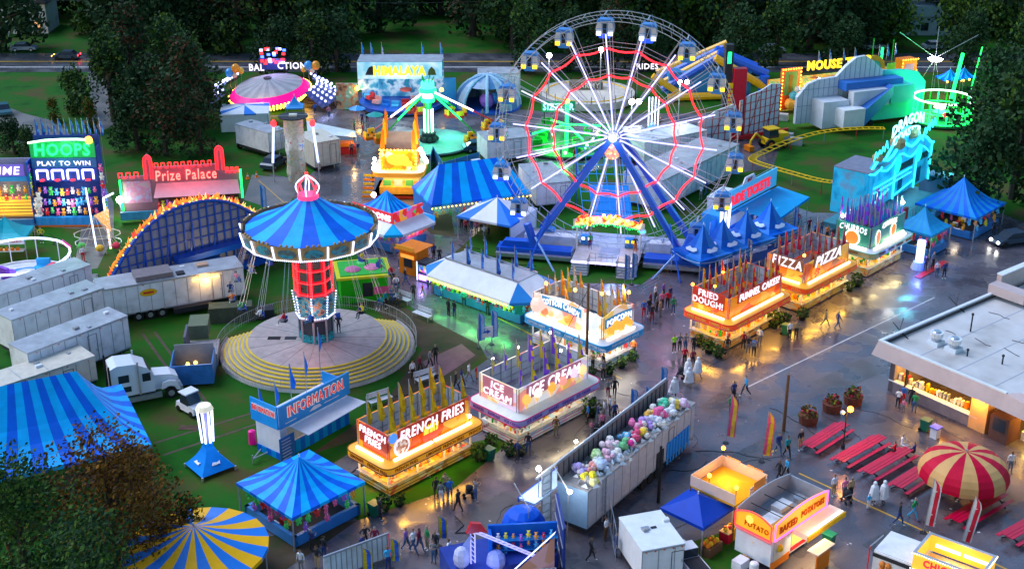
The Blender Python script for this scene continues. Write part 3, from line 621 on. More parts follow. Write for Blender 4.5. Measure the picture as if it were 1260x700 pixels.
PZ=food_stand('pizza_stand','orange lit stand with two PIZZA signs beside the fried dough stand',(985,386),8.4,4.4,mat('red_fascia_painted_glow',(.9,.07,.01),.35,.15,emit=.3),mat('amber_trim',(.85,.4,.02),.4,.1),art('pizza',[(.9,.2,.01),(.35,.1,.03),(.95,.35,.02),(.75,.1,.02),(.5,.2,.08),(1,.5,.05)],.9,.55),YIN,  # same self-glowing red fascia, its light put into the paint
  [('PIZZA',.5,.85,4.8,1.1,0,.25)],[('PIZZA',.45,.85,3.4,.95,0,.1)],['NACHOS','PIZZA','NACHOS'],[mat('crimson_flag',(.8,.02,.06),.7,.2),mat('green_flag',(.6,.2,.1),.7,.2)],7,roofm=mat('orange_roof_painted_glow',(1,.42,.03),.4,.1,emit=.15),litcol=(1,.52,.06),warm=1.8,pcol=(.25,.1,.05),fch=mat('fascia_letter_yellow',(.9,.6,.1),.5,0),sgnH=2.0)
b=MB(); b.X=Matrix.Translation((2.2,-.03,3.9))@Matrix.Rotation(math.pi/2,4,'X'); b.cyl((0,0,0),.85,.08,lamp('lit_pizza',(1,.3,.03),.9),18)
for k in range(9): b.cyl((.5*math.cos(k*2.4)*(.4+k*.07),.55*math.sin(k*2.4)*(.4+k*.07),.08),.12,.03,lamp('lit_pepperoni',(.8,.03,.01),.8),8)
b.build('pizza_picture',PZ)
CH=food_stand('churros_stand','white yellow lit stand with oval food signs and violet flags',(1066,342),7.2,4.2,mat('blue_yellow_fascia',(.65,.6,.25),.35,.25,3),mat('green_trim',(.1,.6,.35),.4,.1),mat('teal_green_board',(.02,.32,.22),.4,.2),mat('goldenlit_panel',(.75,.5,.08),.4,.3,2),
  [('CHURROS',.5,.9,3.0,.6,.15,.1)],[('CHURROS',.5,.8,3.2,.65,.12,.1)],['CHURROS','NACHOS'],[mat('violet_flag',(.35,.08,.8),.7,.15),mat('azure_flag',(.02,.3,.75),.7,.15)],8,roofm=WHITE,litcol=(1,.78,.35),warm=1.6,sgnH=2.3,pcol=(.01,.3,.2))
b=MB()
for (x,z,w,h) in ((1.4,4.2,.5,.9),(4.6,4.3,.6,.8)):
    L_=lamp('lit_oval_rim',(1,.95,.8),2); b.slab([(x+w*math.cos(a*.524),z+h*math.sin(a*.524)) for a in range(12)],-.05,-.1,L_); b.slab([(x+w*.8*math.cos(a*.524),z+h*.85*math.sin(a*.524)) for a in range(12)],-.1,-.13,lamp('lit_churro',(.85,.25,.03),.8))
b.box((2.4,-.35,3.4),(6.6,-.2,3.75),TUBE); b.build('oval_picture',CH)
b=MB(); b.X=Matrix.Translation((-.05,2.1,4.1))@Matrix.Rotation(math.pi/2,4,'Z')@Matrix.Rotation(math.pi/2,4,'X')
b.cyl((0,0,-.1),.9,.06,lamp('lit_oval_rim',(1,.95,.8),2),16); b.cyl((0,0,-.16),.75,.06,lamp('lit_churro',(.85,.25,.03),.8),16); b.build('round_picture',CH)
for k in range(6): flag_on(CH,.5+k*1.2,-.3+k*.1+2,3.3,2.3+3.0,_m['violet_flag'],_m['azure_flag'],1.5,k+7)
for k in range(6): flag_on(CH,.2,.5+k*.7,3.3,2.3+2.6,_m['violet_flag'],_m['azure_flag'],1.4,k+17)
# bright bulbs standing over the stands
def lampbulb(T,x,y,z0,z,m=HOT,r=.16,e=0,c=(1,.9,.7)):
    b=MB(); b.tube((x,y,z0),(x,y,z),.03,STEEL,4); b.ball((x,y,z+.1),r,m,8,6); b.build('lamp_mast',T)
    if e: light('POINT',(x,y,z+.45),e,c,.15,T)
for k,(x,y) in enumerate(((.6,7.5),(1.3,4.5),(2.4,2.2),(4.3,.6))): lampbulb(PC,x,y,3.3,6.3,YL,.17,60 if k%2 else 0,(1,.7,.3))
for x,y in ((8,3.8),(4,3.8),(1,3.8),(6,.8)): lampbulb(IC,x,y,3.3,6.4,HOT,.11)
lampbulb(FC,-.6,3.8,3.3,5.8,OL,.16); lampbulb(FC,-.3,1.5,3.3,6.2,OL,.14); lampbulb(FC,3.4,3.2,3.3,6,OL,.14); lampbulb(PZ,.5,.5,3.3,5.9,YL,.16); lampbulb(CH,6.8,.3,3.3,6.6,HOT,.2,90); lampbulb(CH,.1,3.6,3.3,6.0,HOT,.16)
lampbulb(FF,8.5,.0,3.3,3.6,HOT,.14)
# potted shrubs round the stands
for (x,y,s,l) in [(472,628,1.2,'clipped shrub in a pot at the near corner of the french fries stand'),(492,622,.9,'low shrub right of the corner shrub by the fries stand'),(590,566,1.3,'bushy shrub at the right end of the french fries stand'),(604,548,1.0,'yellowish shrub between the fries stand and the ice cream stand'),
    (627,560,1.1,'shrub left of the ice cream stand corner'),(727,512,1.5,'large green shrub at the right end of the ice cream stand'),(640,560,.8,'small shrub under the ice cream stand corner'),
    (750,460,1.0,'leafy shrub at the popcorn stand corner'),(765,452,1.0,'leafy shrub along the popcorn stand front'),(779,444,.9,'leafy shrub at the far end of the popcorn stand front'),(728,462,.8,'leafy shrub at the left of the popcorn stand corner'),
    (872,434,1.2,'golden lit shrub at the left of the fried dough stand corner'),(884,440,1.1,'golden lit shrub at the fried dough stand corner'),(860,425,1.0,'golden lit shrub at the far left of the fried dough stand'),(952,402,1.5,'bushy shrub between the fried dough and the pizza stand'),(965,398,1.1,'shrub left of the pizza stand corner'),(987,393,1.1,'dark shrub at the pizza stand corner'),(1045,358,1.0,'shrub between the pizza stand and the churros stand'),(1055,352,1.2,'large shrub left of the churros stand corner')]:
    shrub(x,y,s,l,group='shrubs round the food stands')
def bin_(px,py,label,m=None,s=1.0):
    T=thing('wheelie_bin',label,'bin',P(px,py),A1); m=m or mat('bin_green',(.0,.12,.07),.4,.15); T.scale=(s,s,s)
    b=MB(); b.X=Matrix.Translation((0,0,1.05))@Matrix.Rotation(math.pi,4,'X'); b.box((-.35,-.38,0),(.35,.38,.95),m,.07); b.build('bin_body',T)
    b=MB(); b.box((-.38,-.42,1.05),(.38,.42,1.13),m); b.build('lid',T)
    b=MB(); b.X=Matrix.Translation((-.35,.35,.14))@Matrix.Rotation(math.pi/2,4,'Y'); b.cyl((0,0,0),.14,.7,BLACK,8); b.build('wheel',T)
for (x,y,l) in [(461,634,'green wheelie bin left of the french fries stand'),(602,566,'green wheelie bin between the fries stand and the ice cream stand'),(1019,672,'green wheelie bin beside the baked potatoes trailer'),(1138,530,'green wheelie bin at the snack bar building'),(497,240,'green wheelie bin at the foot of the tall orange food booth'),(967,412,'green wheelie bin behind the two people by the pizza stand'),(45,268,'green wheelie bin left of the hoops booth')]: bin_(x,y,l)
# two utility poles with wires, and the smaller posts
def pole(px,py,top,label,r=.16,m=None,lean=(0,0),cat='pole'):
    h=HT(px,py,top); T=thing('utility_pole',label,cat,P(px,py)); b=MB(); b.tube((0,0,0),(lean[0],lean[1],h),r,m or WOOD,8,r*.8); b.build('post',T); return T,h
t1,h1=pole(721,470,348,'tall brown wooden pole in front of the popcorn stand',.14)
b=MB(); b.tube((0,0,h1-.6),(5,3,h1+.8),.03,DARK,3); b.tube((0,0,h1-.6),(-3,-6,h1-3.5),.03,DARK,3); b.build('wire',t1)
t2,h2=pole(964,530,461,'dark brown pole on the wet asphalt left of the planters',.15)
t3,h3=pole(810,618,549,'black post behind the box of bagged plush toys',.13,BLACK)
t4,h4=pole(33,742,668,'slanting brown post with a white cap at the lower left',.2,WOOD,(-.6,0)); b=MB(); b.cyl((-.0,0,1.2),.24,.5,WHITE,8); b.build('cap',t4)
# ------------------------------------------------------------------ big wheel
def ferris():
    g=P(752,312); rz=R(-12); T=thing('ferris_wheel','giant ferris wheel with white light spokes, red neon rings and grey cabins','ferris wheel',(g.x,g.y,0),rz)
    zh=HT(752,312,165); dep=g.y*CT-(zh-CAMH)*ST; Rw=149/FPX*dep; N=18; off=R(-6); HW=1.0
    gs=mat('wheel_grey',(.42,.46,.52),.4,.1,2,.3); LW=lamp('spoke_led',(.42,.42,1),2.2); RN=lamp('red_neon',(1,.012,.02),4.5)
    def pt(a,r,y): return (r*math.sin(a),y,zh+r*math.cos(a))
    for y in (-HW,HW):
        b=MB()
        for r in (Rw,Rw-.75): b.path([pt(2*math.pi*k/72,r,y) for k in range(72)],.045,gs,4,True)
        for k in range(72): b.tube(pt(2*math.pi*k/72,Rw,y),pt(2*math.pi*(k+.5)/72,Rw-.75,y),.025,gs,3)
        b.build('rim',T)
    b=MB()
    for k in range(N):
        a=off+2*math.pi*(k+.5)/N; b.tube(pt(a,Rw,-HW),pt(a,Rw,HW),.035,gs,4); a=off+2*math.pi*k/N; b.tube(pt(a,Rw,-HW),pt(a,Rw,HW),.07,gs,5)
    b.build('cross_bar',T)
    for k in range(N):
        a=off+2*math.pi*k/N; b=MB()
        for y in (-HW,HW):
            for da in (-.035,.035): b.tube(pt(a+da*0,.6,y*.9),pt(a+da,Rw-.7,y),.035,gs,4)
        sp=b.build('spoke',T); b=MB(); p=pt(a,.75,-HW-.12); q=pt(a,Rw*.845,-HW-.12); b.tube(p,q,.08,LW,5)
        b.build('light_strip',sp)
    for rr,n in ((.735,'outer'),(.515,'inner')):
        b=MB()
        for k in range(N):
            a0=off+2*math.pi*k/N; a1=off+2*math.pi*(k+1)/N; pts=[]
            for j in range(6): t=j/5; pts.append(pt(a0+(a1-a0)*t,Rw*rr*(1-.04*math.sin(math.pi*t)),-HW-.15))
            b.path(pts,.1,RN,5)
        b.build('neon_ring',T)
    for rr in (.74,.52):
        b=MB()
        for y in (-HW,HW): b.path([pt(off+2*math.pi*k/N,Rw*rr+.15,y) for k in range(N)],.03,gs,4,True)
        b.build('tension_ring',T)
    # hub
    b=MB(); b.X=Matrix.Translation((0,-1.5,zh))@Matrix.Rotation(-math.pi/2,4,'X'); b.cyl((0,0,0),.65,3.0,gs,16); b.cyl((0,0,-.1),.42,.1,lamp('hub_blue_light',(.4,.35,1),2),12); b.X=Matrix()
    b.build('hub',T)
    b=MB(); b.path([(.4*math.cos(a*.524),-1.75,zh+.4*math.sin(a*.524)) for a in range(12)],.07,LW,4,True)
    for k in range(9): a=k*.7; b.tube((.45*math.cos(a),-1.7,zh+.45*math.sin(a)),(.95*math.cos(a+.3),-1.65,zh+.95*math.sin(a+.3)),.04,LW,4)
    b.build('hub_light',T)
    b=MB(); b.X=Matrix.Translation((0,-1.95,zh-1.45))@Matrix.Rotation(-math.pi/2,4,'X'); b.cyl((0,0,0),.85,.3,art('medallion',[(1,.45,.15),(.9,.2,.15),(1,.7,.4),(.8,.3,.3)],5,1.3),18); b.build('medallion',T)
    # cabins
    body=mat('cabin_glass',(.5,.55,.62),.15,.1,2); bl=mat('cabin_blue',(.02,.2,.6),.35,.1)
    yl_=lamp('cabin_yellow_lamp',(1,.58,.02),2.6); bw=lamp('cabin_white_lamp',(.75,.85,1),2.6); bb=lamp('cabin_blue_glow',(.01,.08,1),.9)
    for k in range(N):
        a=off+2*math.pi*k/N; p=pt(a,Rw-.05,0); blue=k in(0,1,9,11,12,13); b=MB(); C=thing('cabin',None,None,p,0); C.parent=T
        b=MB(); b.tube((0,-.95,0),(0,.95,0),.07,gs,6); b.tube((-.6,0,-.45),(0,0,.02),.04,bl,4); b.tube((.6,0,-.45),(0,0,.02),.04,bl,4); b.build('hanger',C)
        b=MB(); pr=[(-.62,-.55),(.62,-.55),(.82,-.8),(-.82,-.8)]; b.slab(pr,-.6,.6,bl); b.box((-.85,-.65,-.84),(.85,.65,-.76),bl); b.build('cabin_roof',C)
        b=MB(); pr=[(-.78,-.84),(.78,-.84),(.95,-1.5),(.85,-2.05),(-.85,-2.05),(-.95,-1.5)]; b.slab(pr,-.6,.6,body)
        for x in (-.28,.28): b.box((x-.025,-.64,-2.05),(x+.025,-.6,-.84),bl)
        b.box((-.9,-.64,-1.55),(.9,-.61,-1.5),bl); b.slab([(-.2,-.95),(.2,-.95),(.2,-2.0),(-.2,-2.0)],-.63,-.6,GLASS); b.build('cabin_shell',C)
        b=MB(); b.slab([(-.85,-2.05),(.85,-2.05),(.5,-2.5),(-.5,-2.5)],-.6,.6,bb if blue else bl); b.build('cabin_bottom',C)
        b=MB()
        b.box((-.86,-.72,-2.2),(-.38,-.62,-1.85),bw if blue else yl_); b.box((.38,-.72,-2.2),(.86,-.62,-1.85),bw if blue else yl_); b.build('cabin_lamp',C)
    # legs
    LB=mat('ride_blue',(.005,.10,.62),.35,.12)
    fz=1.2
    def beam(p,q,w,nm):
        b=MB(); b.tube(p,q,w,LB,4); return b.build(nm,T)
    for y0,y1 in ((-1.7,-3.0),(1.7,3.4)):
        beam((-.3,y0,zh-.3),(-8.6,y1,fz),.42,'leg'); beam((.3,y0,zh-.3),(8.4,y1,fz),.42,'leg')
        b=MB(); b.tube((-.9,y0-.1,zh-1.6),(-7.9,y1-.4,fz+1),.1,WB if 0 else LB,4); b.tube((.9,y0-.1,zh-1.6),(7.7,y1-.4,fz+1),.1,LB,4); b.build('leg_rail',T)
    for s in (-1,1):
        b=MB(); b.tube((s*8,-3.4,2.6),(s*5.3,-6.5,0),.12,mat('pale_blue_strut',(.2,.4,.7),.4,.1),5); b.tube((s*6.6,-3.2,5.2),(s*8.3,-6.8,0),.1,LB,5); b.build('outrigger',T)
        b=MB(); b.tube((s*9,-2.8,3.9),(s*7.8,-2.9,.4),.5,LB,6); b.build('leg_foot',T)
    # base deck: blue frame, white pontoons, platform and gate
    b=MB(); b.box((-12.3,-3.6,.5),(-3.9,-1.8,1.2),LB); b.box((4.0,-3.6,.5),(12,-1.8,1.2),LB); b.box((-12.3,-4.2,.35),(-3.9,-3.6,.75),STEEL); b.box((4,-4.2,.35),(12,-3.6,.75),STEEL)
    b.slab([(-12,1.2),(-7.4,1.2),(-9,1.9),(-11.5,1.9)],-3.2,-2.2,LB); b.slab([(7.6,1.2),(11.6,1.2),(11,1.9),(9,1.9)],-3.2,-2.2,LB)
    b.box((-11,-1.7,.5),(11,3.6,1.0),mat('base_frame_grey',(.3,.33,.38),.5,.3)); b.build('base_frame',T)
    b=MB()
    for (x,w) in ((-9.6,3.6),(-6,2.4),(4.3,2.3),(8.8,2.6)): b.box((x,-1.4,1.0),(x+w,-.2,2.1),WDIRT)
    b.build('engine_cover',T)
    b=MB(); b.box((-3.6,-5.6,.9),(3.6,1.2,1.15),mat('checker_plate',(.42,.44,.46),.35,.25,2)); b.box((-.9,-4.2,1.16),(1.2,-1.2,1.2),mat('rubber_mat_blue',(.25,.33,.45),.6,.2)); b.box((1.2,-5.2,1.17),(3.4,-3.6,1.22),CREAM); b.build('platform',T)
    b=MB()
    for x0 in (-3.5,1.5):
        for k in range(5): b.box((x0,-5.6-(k+1)*.32,.0),(x0+1.9,-5.6-k*.32,.95-k*.19),STEEL)
    b.build('stairs',T)
    b=MB(); b.box((-3.6,-5.68,.92),(3.6,-5.6,1.12),lamp('platform_edge_led',(.5,.45,1),4)); b.build('edge_light',T)
    b=MB()
    for (x0,y0,x1,y1) in ((-3.6,-5.5,-3.6,1.1),(3.6,-5.5,3.6,1.1),(-1.6,-5.5,1.5,-5.5),(-1.6,-7.2,-1.6,-5.5),(1.5,-7.2,1.5,-5.5)):
        for k in range(6):
            t=k/5; x=x0+(x1-x0)*t; y=y0+(y1-y0)*t; b.tube((x,y,.6),(x,y,2.1),.025,STEEL,4)
        b.tube((x0,y0,2.1),(x1,y1,2.1),.03,STEEL,4); b.tube((x0,y0,1.6),(x1,y1,1.6),.02,STEEL,4)
    b.build('railing',T)
    b=MB(); b.tube((-3.5,-2.6,1),(-3.5,-2.6,4.8),.1,WHITE,6); b.tube((3.5,-2.6,1),(3.5,-2.6,4.6),.1,WHITE,6); n=12
    arc=[(-3.9+7.8*k/n, 3.9+.55*math.sin(math.pi*k/n)) for k in range(n+1)]
    b.slab(arc+[(x,z+.85) for x,z in arc[::-1]],-2.75,-2.6,WHITE); b.X=Matrix.Translation((3.7,-2.8,3.9))@Matrix.Rotation(-math.pi/2,4,'X'); b.cyl((0,0,0),.4,.12,WHITE,12); b.cyl((0,0,-.03),.22,.03,BL,10); b.build('gate_arch',T)
    bulbs(T,[(-3.9+7.8*k/24,-2.8,3.85+.55*math.sin(math.pi*k/24)+.12*math.sin(k*1.6)) for k in range(25)],GL,.1)
    text('Sky Wheel',7.4,1.35,ramp_mat('flame_letters',[(.42,(1,.03,.01)),(.5,(1,.45,.03)),(.62,(1,.75,.3))],sc=1.6,emit=1.6),T,(0,-2.85,4.75),0,.12,arc=.5,shear=.3,bold=.06)
    for s,(x,c) in enumerate(((-2.7,bw),(2.2,yl_))):
        b=MB(); b.box((x-.6,-1.0,1.2),(x+.6,-.2,2.2),bl); b.box((x-.5,-1.05,1.8),(x-.15,-1.0,2.1),c); b.box((x+.15,-1.05,1.8),(x+.5,-1.0,2.1),c); b.build('cabin_step_box',T)
    light('POINT',(0,-2.6,zh),130,(.7,.7,1),.8,T); light('POINT',(0,-3.6,5.6),140,(1,.5,.3),.4,T); light('POINT',(0,2.6,zh*.45),800,(.3,.45,1),.8,T)
    light('POINT',(-8,-2,zh*.8),300,(.8,.4,.7),.8,T); light('POINT',(8,-2,zh*.8),300,(.8,.4,.7),.8,T)
    return T
FW=ferris()
# ------------------------------------------------------------------ wave swinger
RIDERS=[]
def swinger():
    g=P(391,428); T=thing('swing_carousel','tall chair swing carousel with blue striped top, red light tower and crown','carousel',(g.x,g.y,0),R(0))
    RO=9.1; RI=6.6; pl=mat('deck_plates',(.44,.38,.35),.4,.25,1.2,.2); ye=mat('yellow_edging',(.75,.55,.01),.4,.15); n=56; H=1.15; S=6
    b=MB(); b.cyl((0,0,.12),RI,H-.12,pl,n); b.box((-3.0,-.6,H+.004),(-1.9,.1,H+.012),DARK); b.box((-4.6,-.6,H+.004),(-3.4,.1,H+.012),BLACK)
    for k in range(16): a=k*math.pi/8; b.tube((1.5*math.cos(a),1.5*math.sin(a),H),(RI*math.cos(a),RI*math.sin(a),H),.015,DARK,3)
    b.build('deck',T)
    def ring(k): return RI+(RO-RI)*k/S
    A=[R(x) for x in range(168,404,4)]
    b=MB(); y=MB()
    for s in range(S):
        r0,r1=ring(s),ring(s+1); z=H-(s+1)*H/(S+1)
        for a,c in zip(A,A[1:]):
            def q(r,a,z): return (r*math.cos(a),r*math.sin(a),z)
            b.add([q(r0,a,z),q(r1,a,z),q(r1,c,z),q(r0,c,z)],[(0,1,2,3)],pl); b.add([q(r1,a,z),q(r1,c,z),q(r1,c,z-H/(S+1)),q(r1,a,z-H/(S+1))],[(0,1,2,3)],GREY)
            zz=z+H/(S+1); y.add([q(r0-.16,a,zz+.004),q(r0+.01,a,zz+.004),q(r0+.01,c,zz+.004),q(r0-.16,c,zz+.004)],[(0,1,2,3)],ye)
            y.add([q(r0+.012,a,zz),q(r0+.012,c,zz),q(r0+.012,c,zz-.1),q(r0+.012,a,zz-.1)],[(0,1,2,3)],ye)
    b.build('steps',T); y.build('yellow_step_edge',T)
    # outer skirt and fence
    b=MB()
    for a,c in zip(A,A[1:]):
        b.add([((RO+.02)*math.cos(t),(RO+.02)*math.sin(t),z) for t,z in ((a,0),(c,0),(c,.35),(a,.35))],[(0,1,2,3)],WDIRT)
    b.build('skirt',T)
    b=MB(); fr=mat('fence_grey',(.42,.43,.4),.4,.2)
    full=[R(x) for x in range(0,360,6)]
    for a,c in zip(full,full[1:]+[full[0]]):
        if R(196)<a<R(215) or R(262)<a<R(282): continue
        r=RO+.25
        for z in (.35,1.25): b.tube((r*math.cos(a),r*math.sin(a),z),(r*math.cos(c),r*math.sin(c),z),.022,fr,3)
        for k in range(4):
            t=a+(c-a)*k/4 if c>a else a; b.tube((r*math.cos(t),r*math.sin(t),.1),(r*math.cos(t),r*math.sin(t),1.25),.012 if k else .028,fr,3)
    b.build('fence',T)
    # tower
    zr=HT(387,428,291); sc=1.0
    N=8; b=MB(); pil=mat('pillar_grey',(.3,.32,.36),.4,.2); b.cyl((0,0,H),1.55,2.5,GLASS,N)
    for k in range(N): a=2*math.pi*k/N; b.tube((1.6*math.cos(a),1.6*math.sin(a),H),(1.6*math.cos(a),1.6*math.sin(a),H+2.5),.1,pil,5)
    b.cyl((0,0,H),1.62,.8,ramp_mat('teal_scroll',[(.4,(.02,.12,.14)),(.5,(.03,.45,.5)),(.6,(.02,.1,.12))],sc=3),N); b.cyl((0,0,H+2.3),1.75,.25,pil,N); b.build('control_booth',T)
    z1=H+2.55; b=MB(); b.cyl((0,0,z1),1.75,2.2,ramp_mat('rounding_art',[(.35,(.02,.05,.1)),(.5,(.05,.35,.45)),(.58,(.3,.22,.1)),(.7,(.02,.06,.12))],sc=2.2),N,2.0); b.build('lower_drum',T)
    b=MB()
    for k in range(N):
        a=2*math.pi*k/N; c=2*math.pi*(k+1)/N
        for p in lin((1.78*math.cos(a),1.78*math.sin(a),z1),(2.05*math.cos(a),2.05*math.sin(a),z1+2.2),9): b.ball(p,.085,WL,4,3)
        for p in lin((1.8*math.cos(a),1.8*math.sin(a),z1),(1.8*math.cos(c),1.8*math.sin(c),z1),7): b.ball(p,.08,WL,4,3)
    b.build('light_string',T)
    zt=zr-.4; b=MB(); rm=lamp('red_lit_panel',(.75,.0,.02),.5); b.cyl((0,0,z1+2.2),1.65,zt-z1-2.2,rm,N)
    nb=4
    for j in range(nb):
        z=z1+2.5+j*(zt-z1-2.5)/nb
        for k in range(N): a=2*math.pi*(k+.5)/N; b.at(1.6*math.cos(a),1.6*math.sin(a),z,a+math.pi/2).box((-.38,-.05,.1),(.38,.05,.95),ramp_mat('tower_mural',[(.35,(.02,.03,.03)),(.5,(.12,.08,.06)),(.65,(.03,.08,.09))],sc=2.5))
    b.at(); b.build('tower',T)
    b=MB()
    for k in range(N):
        a=2*math.pi*k/N; 
        for p in lin((1.78*math.cos(a),1.78*math.sin(a),z1+2.2),(1.78*math.cos(a),1.78*math.sin(a),zt),22): b.ball(p,.105,RL,4,3)
    for j in range(nb+1):
        z=z1+2.35+j*(zt-z1-2.5)/nb; b.path([(1.74*math.cos(2*math.pi*k/N),1.74*math.sin(2*math.pi*k/N),z) for k in range(N)],.045,RL,4,True)
    b.build('red_light_string',T)
    # canopy, tilted a little
    RC=5.85; zc=zr; b=MB(); ns=20; ztop=HT(387,428,242)
    for k in range(ns):
        m=TB1 if k%2 else TB2; a=2*math.pi*k/ns; c=2*math.pi*(k+1)/ns; J=4
        for j in range(J):
            def q(t,a): r=RC*(1-t)+.75*t; return (r*math.cos(a),r*math.sin(a),zc+1.15+(ztop-zc-1.15)*(t*.95+.05*t*t)-.25*math.sin(math.pi*t))
            b.add([q(j/J,a),q(j/J,c),q((j+1)/J,c),q((j+1)/J,a)],[(0,1,2,3)],m)
    b.build('canopy',T)
    b=MB(); gold=mat('gold_scroll',(.35,.22,.08),.4,.3,5); w=MB(); NP=16
    pic=ramp_mat('oval_mural',[(.3,(.02,.06,.12)),(.45,(.03,.3,.4)),(.55,(.1,.12,.1)),(.7,(.02,.12,.2))],sc=1.3,rough=.3)
    for k in range(NP):
        a=2*math.pi*k/NP; c=2*math.pi*(k+1)/NP; r0=RC+.15; r1=RC-.15
        b.add([(r0*math.cos(a),r0*math.sin(a),zc),(r0*math.cos(c),r0*math.sin(c),zc),((r1+.55)*math.cos(c),(r1+.55)*math.sin(c),zc+1.3),((r1+.55)*math.cos(a),(r1+.55)*math.sin(a),zc+1.3)],[(0,1,2,3)],gold)
        m=(a+c)/2; rr=(r0)*math.cos(math.pi/NP)+.1; X=Matrix.Translation((rr*math.cos(m),rr*math.sin(m),zc+.62))@Matrix.Rotation(m+math.pi/2,4,'Z')
        b.X=X; b.slab([(.85*math.cos(t*.524),.42*math.sin(t*.524)) for t in range(12)],-.05,-.12,pic)
        for t in (-.5,0,.5): b.ball((t,-.05,.72),.16,gold,6,4)
        b.X=Matrix()
        for p in lin(((RC+.25)*math.cos(a),(RC+.25)*math.sin(a),zc),((RC+.52)*math.cos(a),(RC+.52)*math.sin(a),zc+1.2),8): w.ball(p,.1,WL,4,3)
        for p in lin(((RC+.22)*math.cos(a),(RC+.22)*math.sin(a),zc-.05),((RC+.22)*math.cos(c),(RC+.22)*math.sin(c),zc-.05),14): w.ball(p,.075,WL,4,3)
    b.build('rounding_board',T); w.build('rim_light_string',T)
    b=MB(); b.cyl((0,0,zc-.1),RC+.05,.08,mat('soffit_pale',(.3,.3,.35),.5,.2),32); b.build('canopy_soffit',T)
    # crown
    zq=ztop; b=MB(); b.cyl((0,0,zq-.1),.95,.35,lamp('crown_pink_ring',(1,.03,.12),2),16); RD=lamp('crown_red_neon',(1,.02,.04),4)
    for k in range(8):
        a=2*math.pi*k/8; b.path([( (.8+.35*math.sin(math.pi*t))*(1-t**3)*math.cos(a),(.8+.35*math.sin(math.pi*t))*(1-t**3)*math.sin(a),zq+.3+1.75*t) for t in [j/6 for j in range(7)]],.07,RD if k%2 else WL,4)
    b.ball((0,0,zq+2.2),.15,RL,6,4); b.tube((0,0,zq+2.2),(0,0,zq+3.2),.03,RED,4); b.build('crown',T)
    for k,(px) in enumerate(range(20)):
        a=2*math.pi*(k+.35)/20; top=(5.9*math.cos(a),5.9*math.sin(a),zc); rs=7.6; seat=(rs*math.cos(a),rs*math.sin(a),zc-5.1)
        C=thing('swing_seat',None,None,seat,a-math.pi/2); C.parent=T
        b=MB(); dx=math.hypot(top[0]-seat[0],top[1]-seat[1])
        for x in (-.22,.22):
            b.tube((x,.18,.6),(x*.8,-dx,5.1),.012,STEEL,3); b.tube((x,-.2,.5),(x*.8,-dx,5.1),.012,STEEL,3)
        b.build('chain',C); b=MB(); b.box((-.25,-.22,0),(.25,.22,.06),DARK); b.box((-.25,-.26,0),(.25,-.2,.5),BLUE); b.box((-.25,-.22,.25),(-.21,.2,.3),STEEL); b.box((.21,-.22,.25),(.25,.2,.3),STEEL); b.build('chair',C)
        if k%20 in (7,8,9,10,11,12,13,14,15,17,18,19,0,1,2,3): RIDERS.append((Vector((g.x+seat[0],g.y+seat[1],seat[2])),a-math.pi/2,k))
    light('POINT',(0,-3,zc-.8),120,(.9,.5,.7),.6,T); light('POINT',(0,-2.6,4.5),90,(1,.3,.3),.5,T); light('POINT',(0,-.2,zq+1.2),60,(1,.2,.25),.5,T)
    return T
SW=swinger()
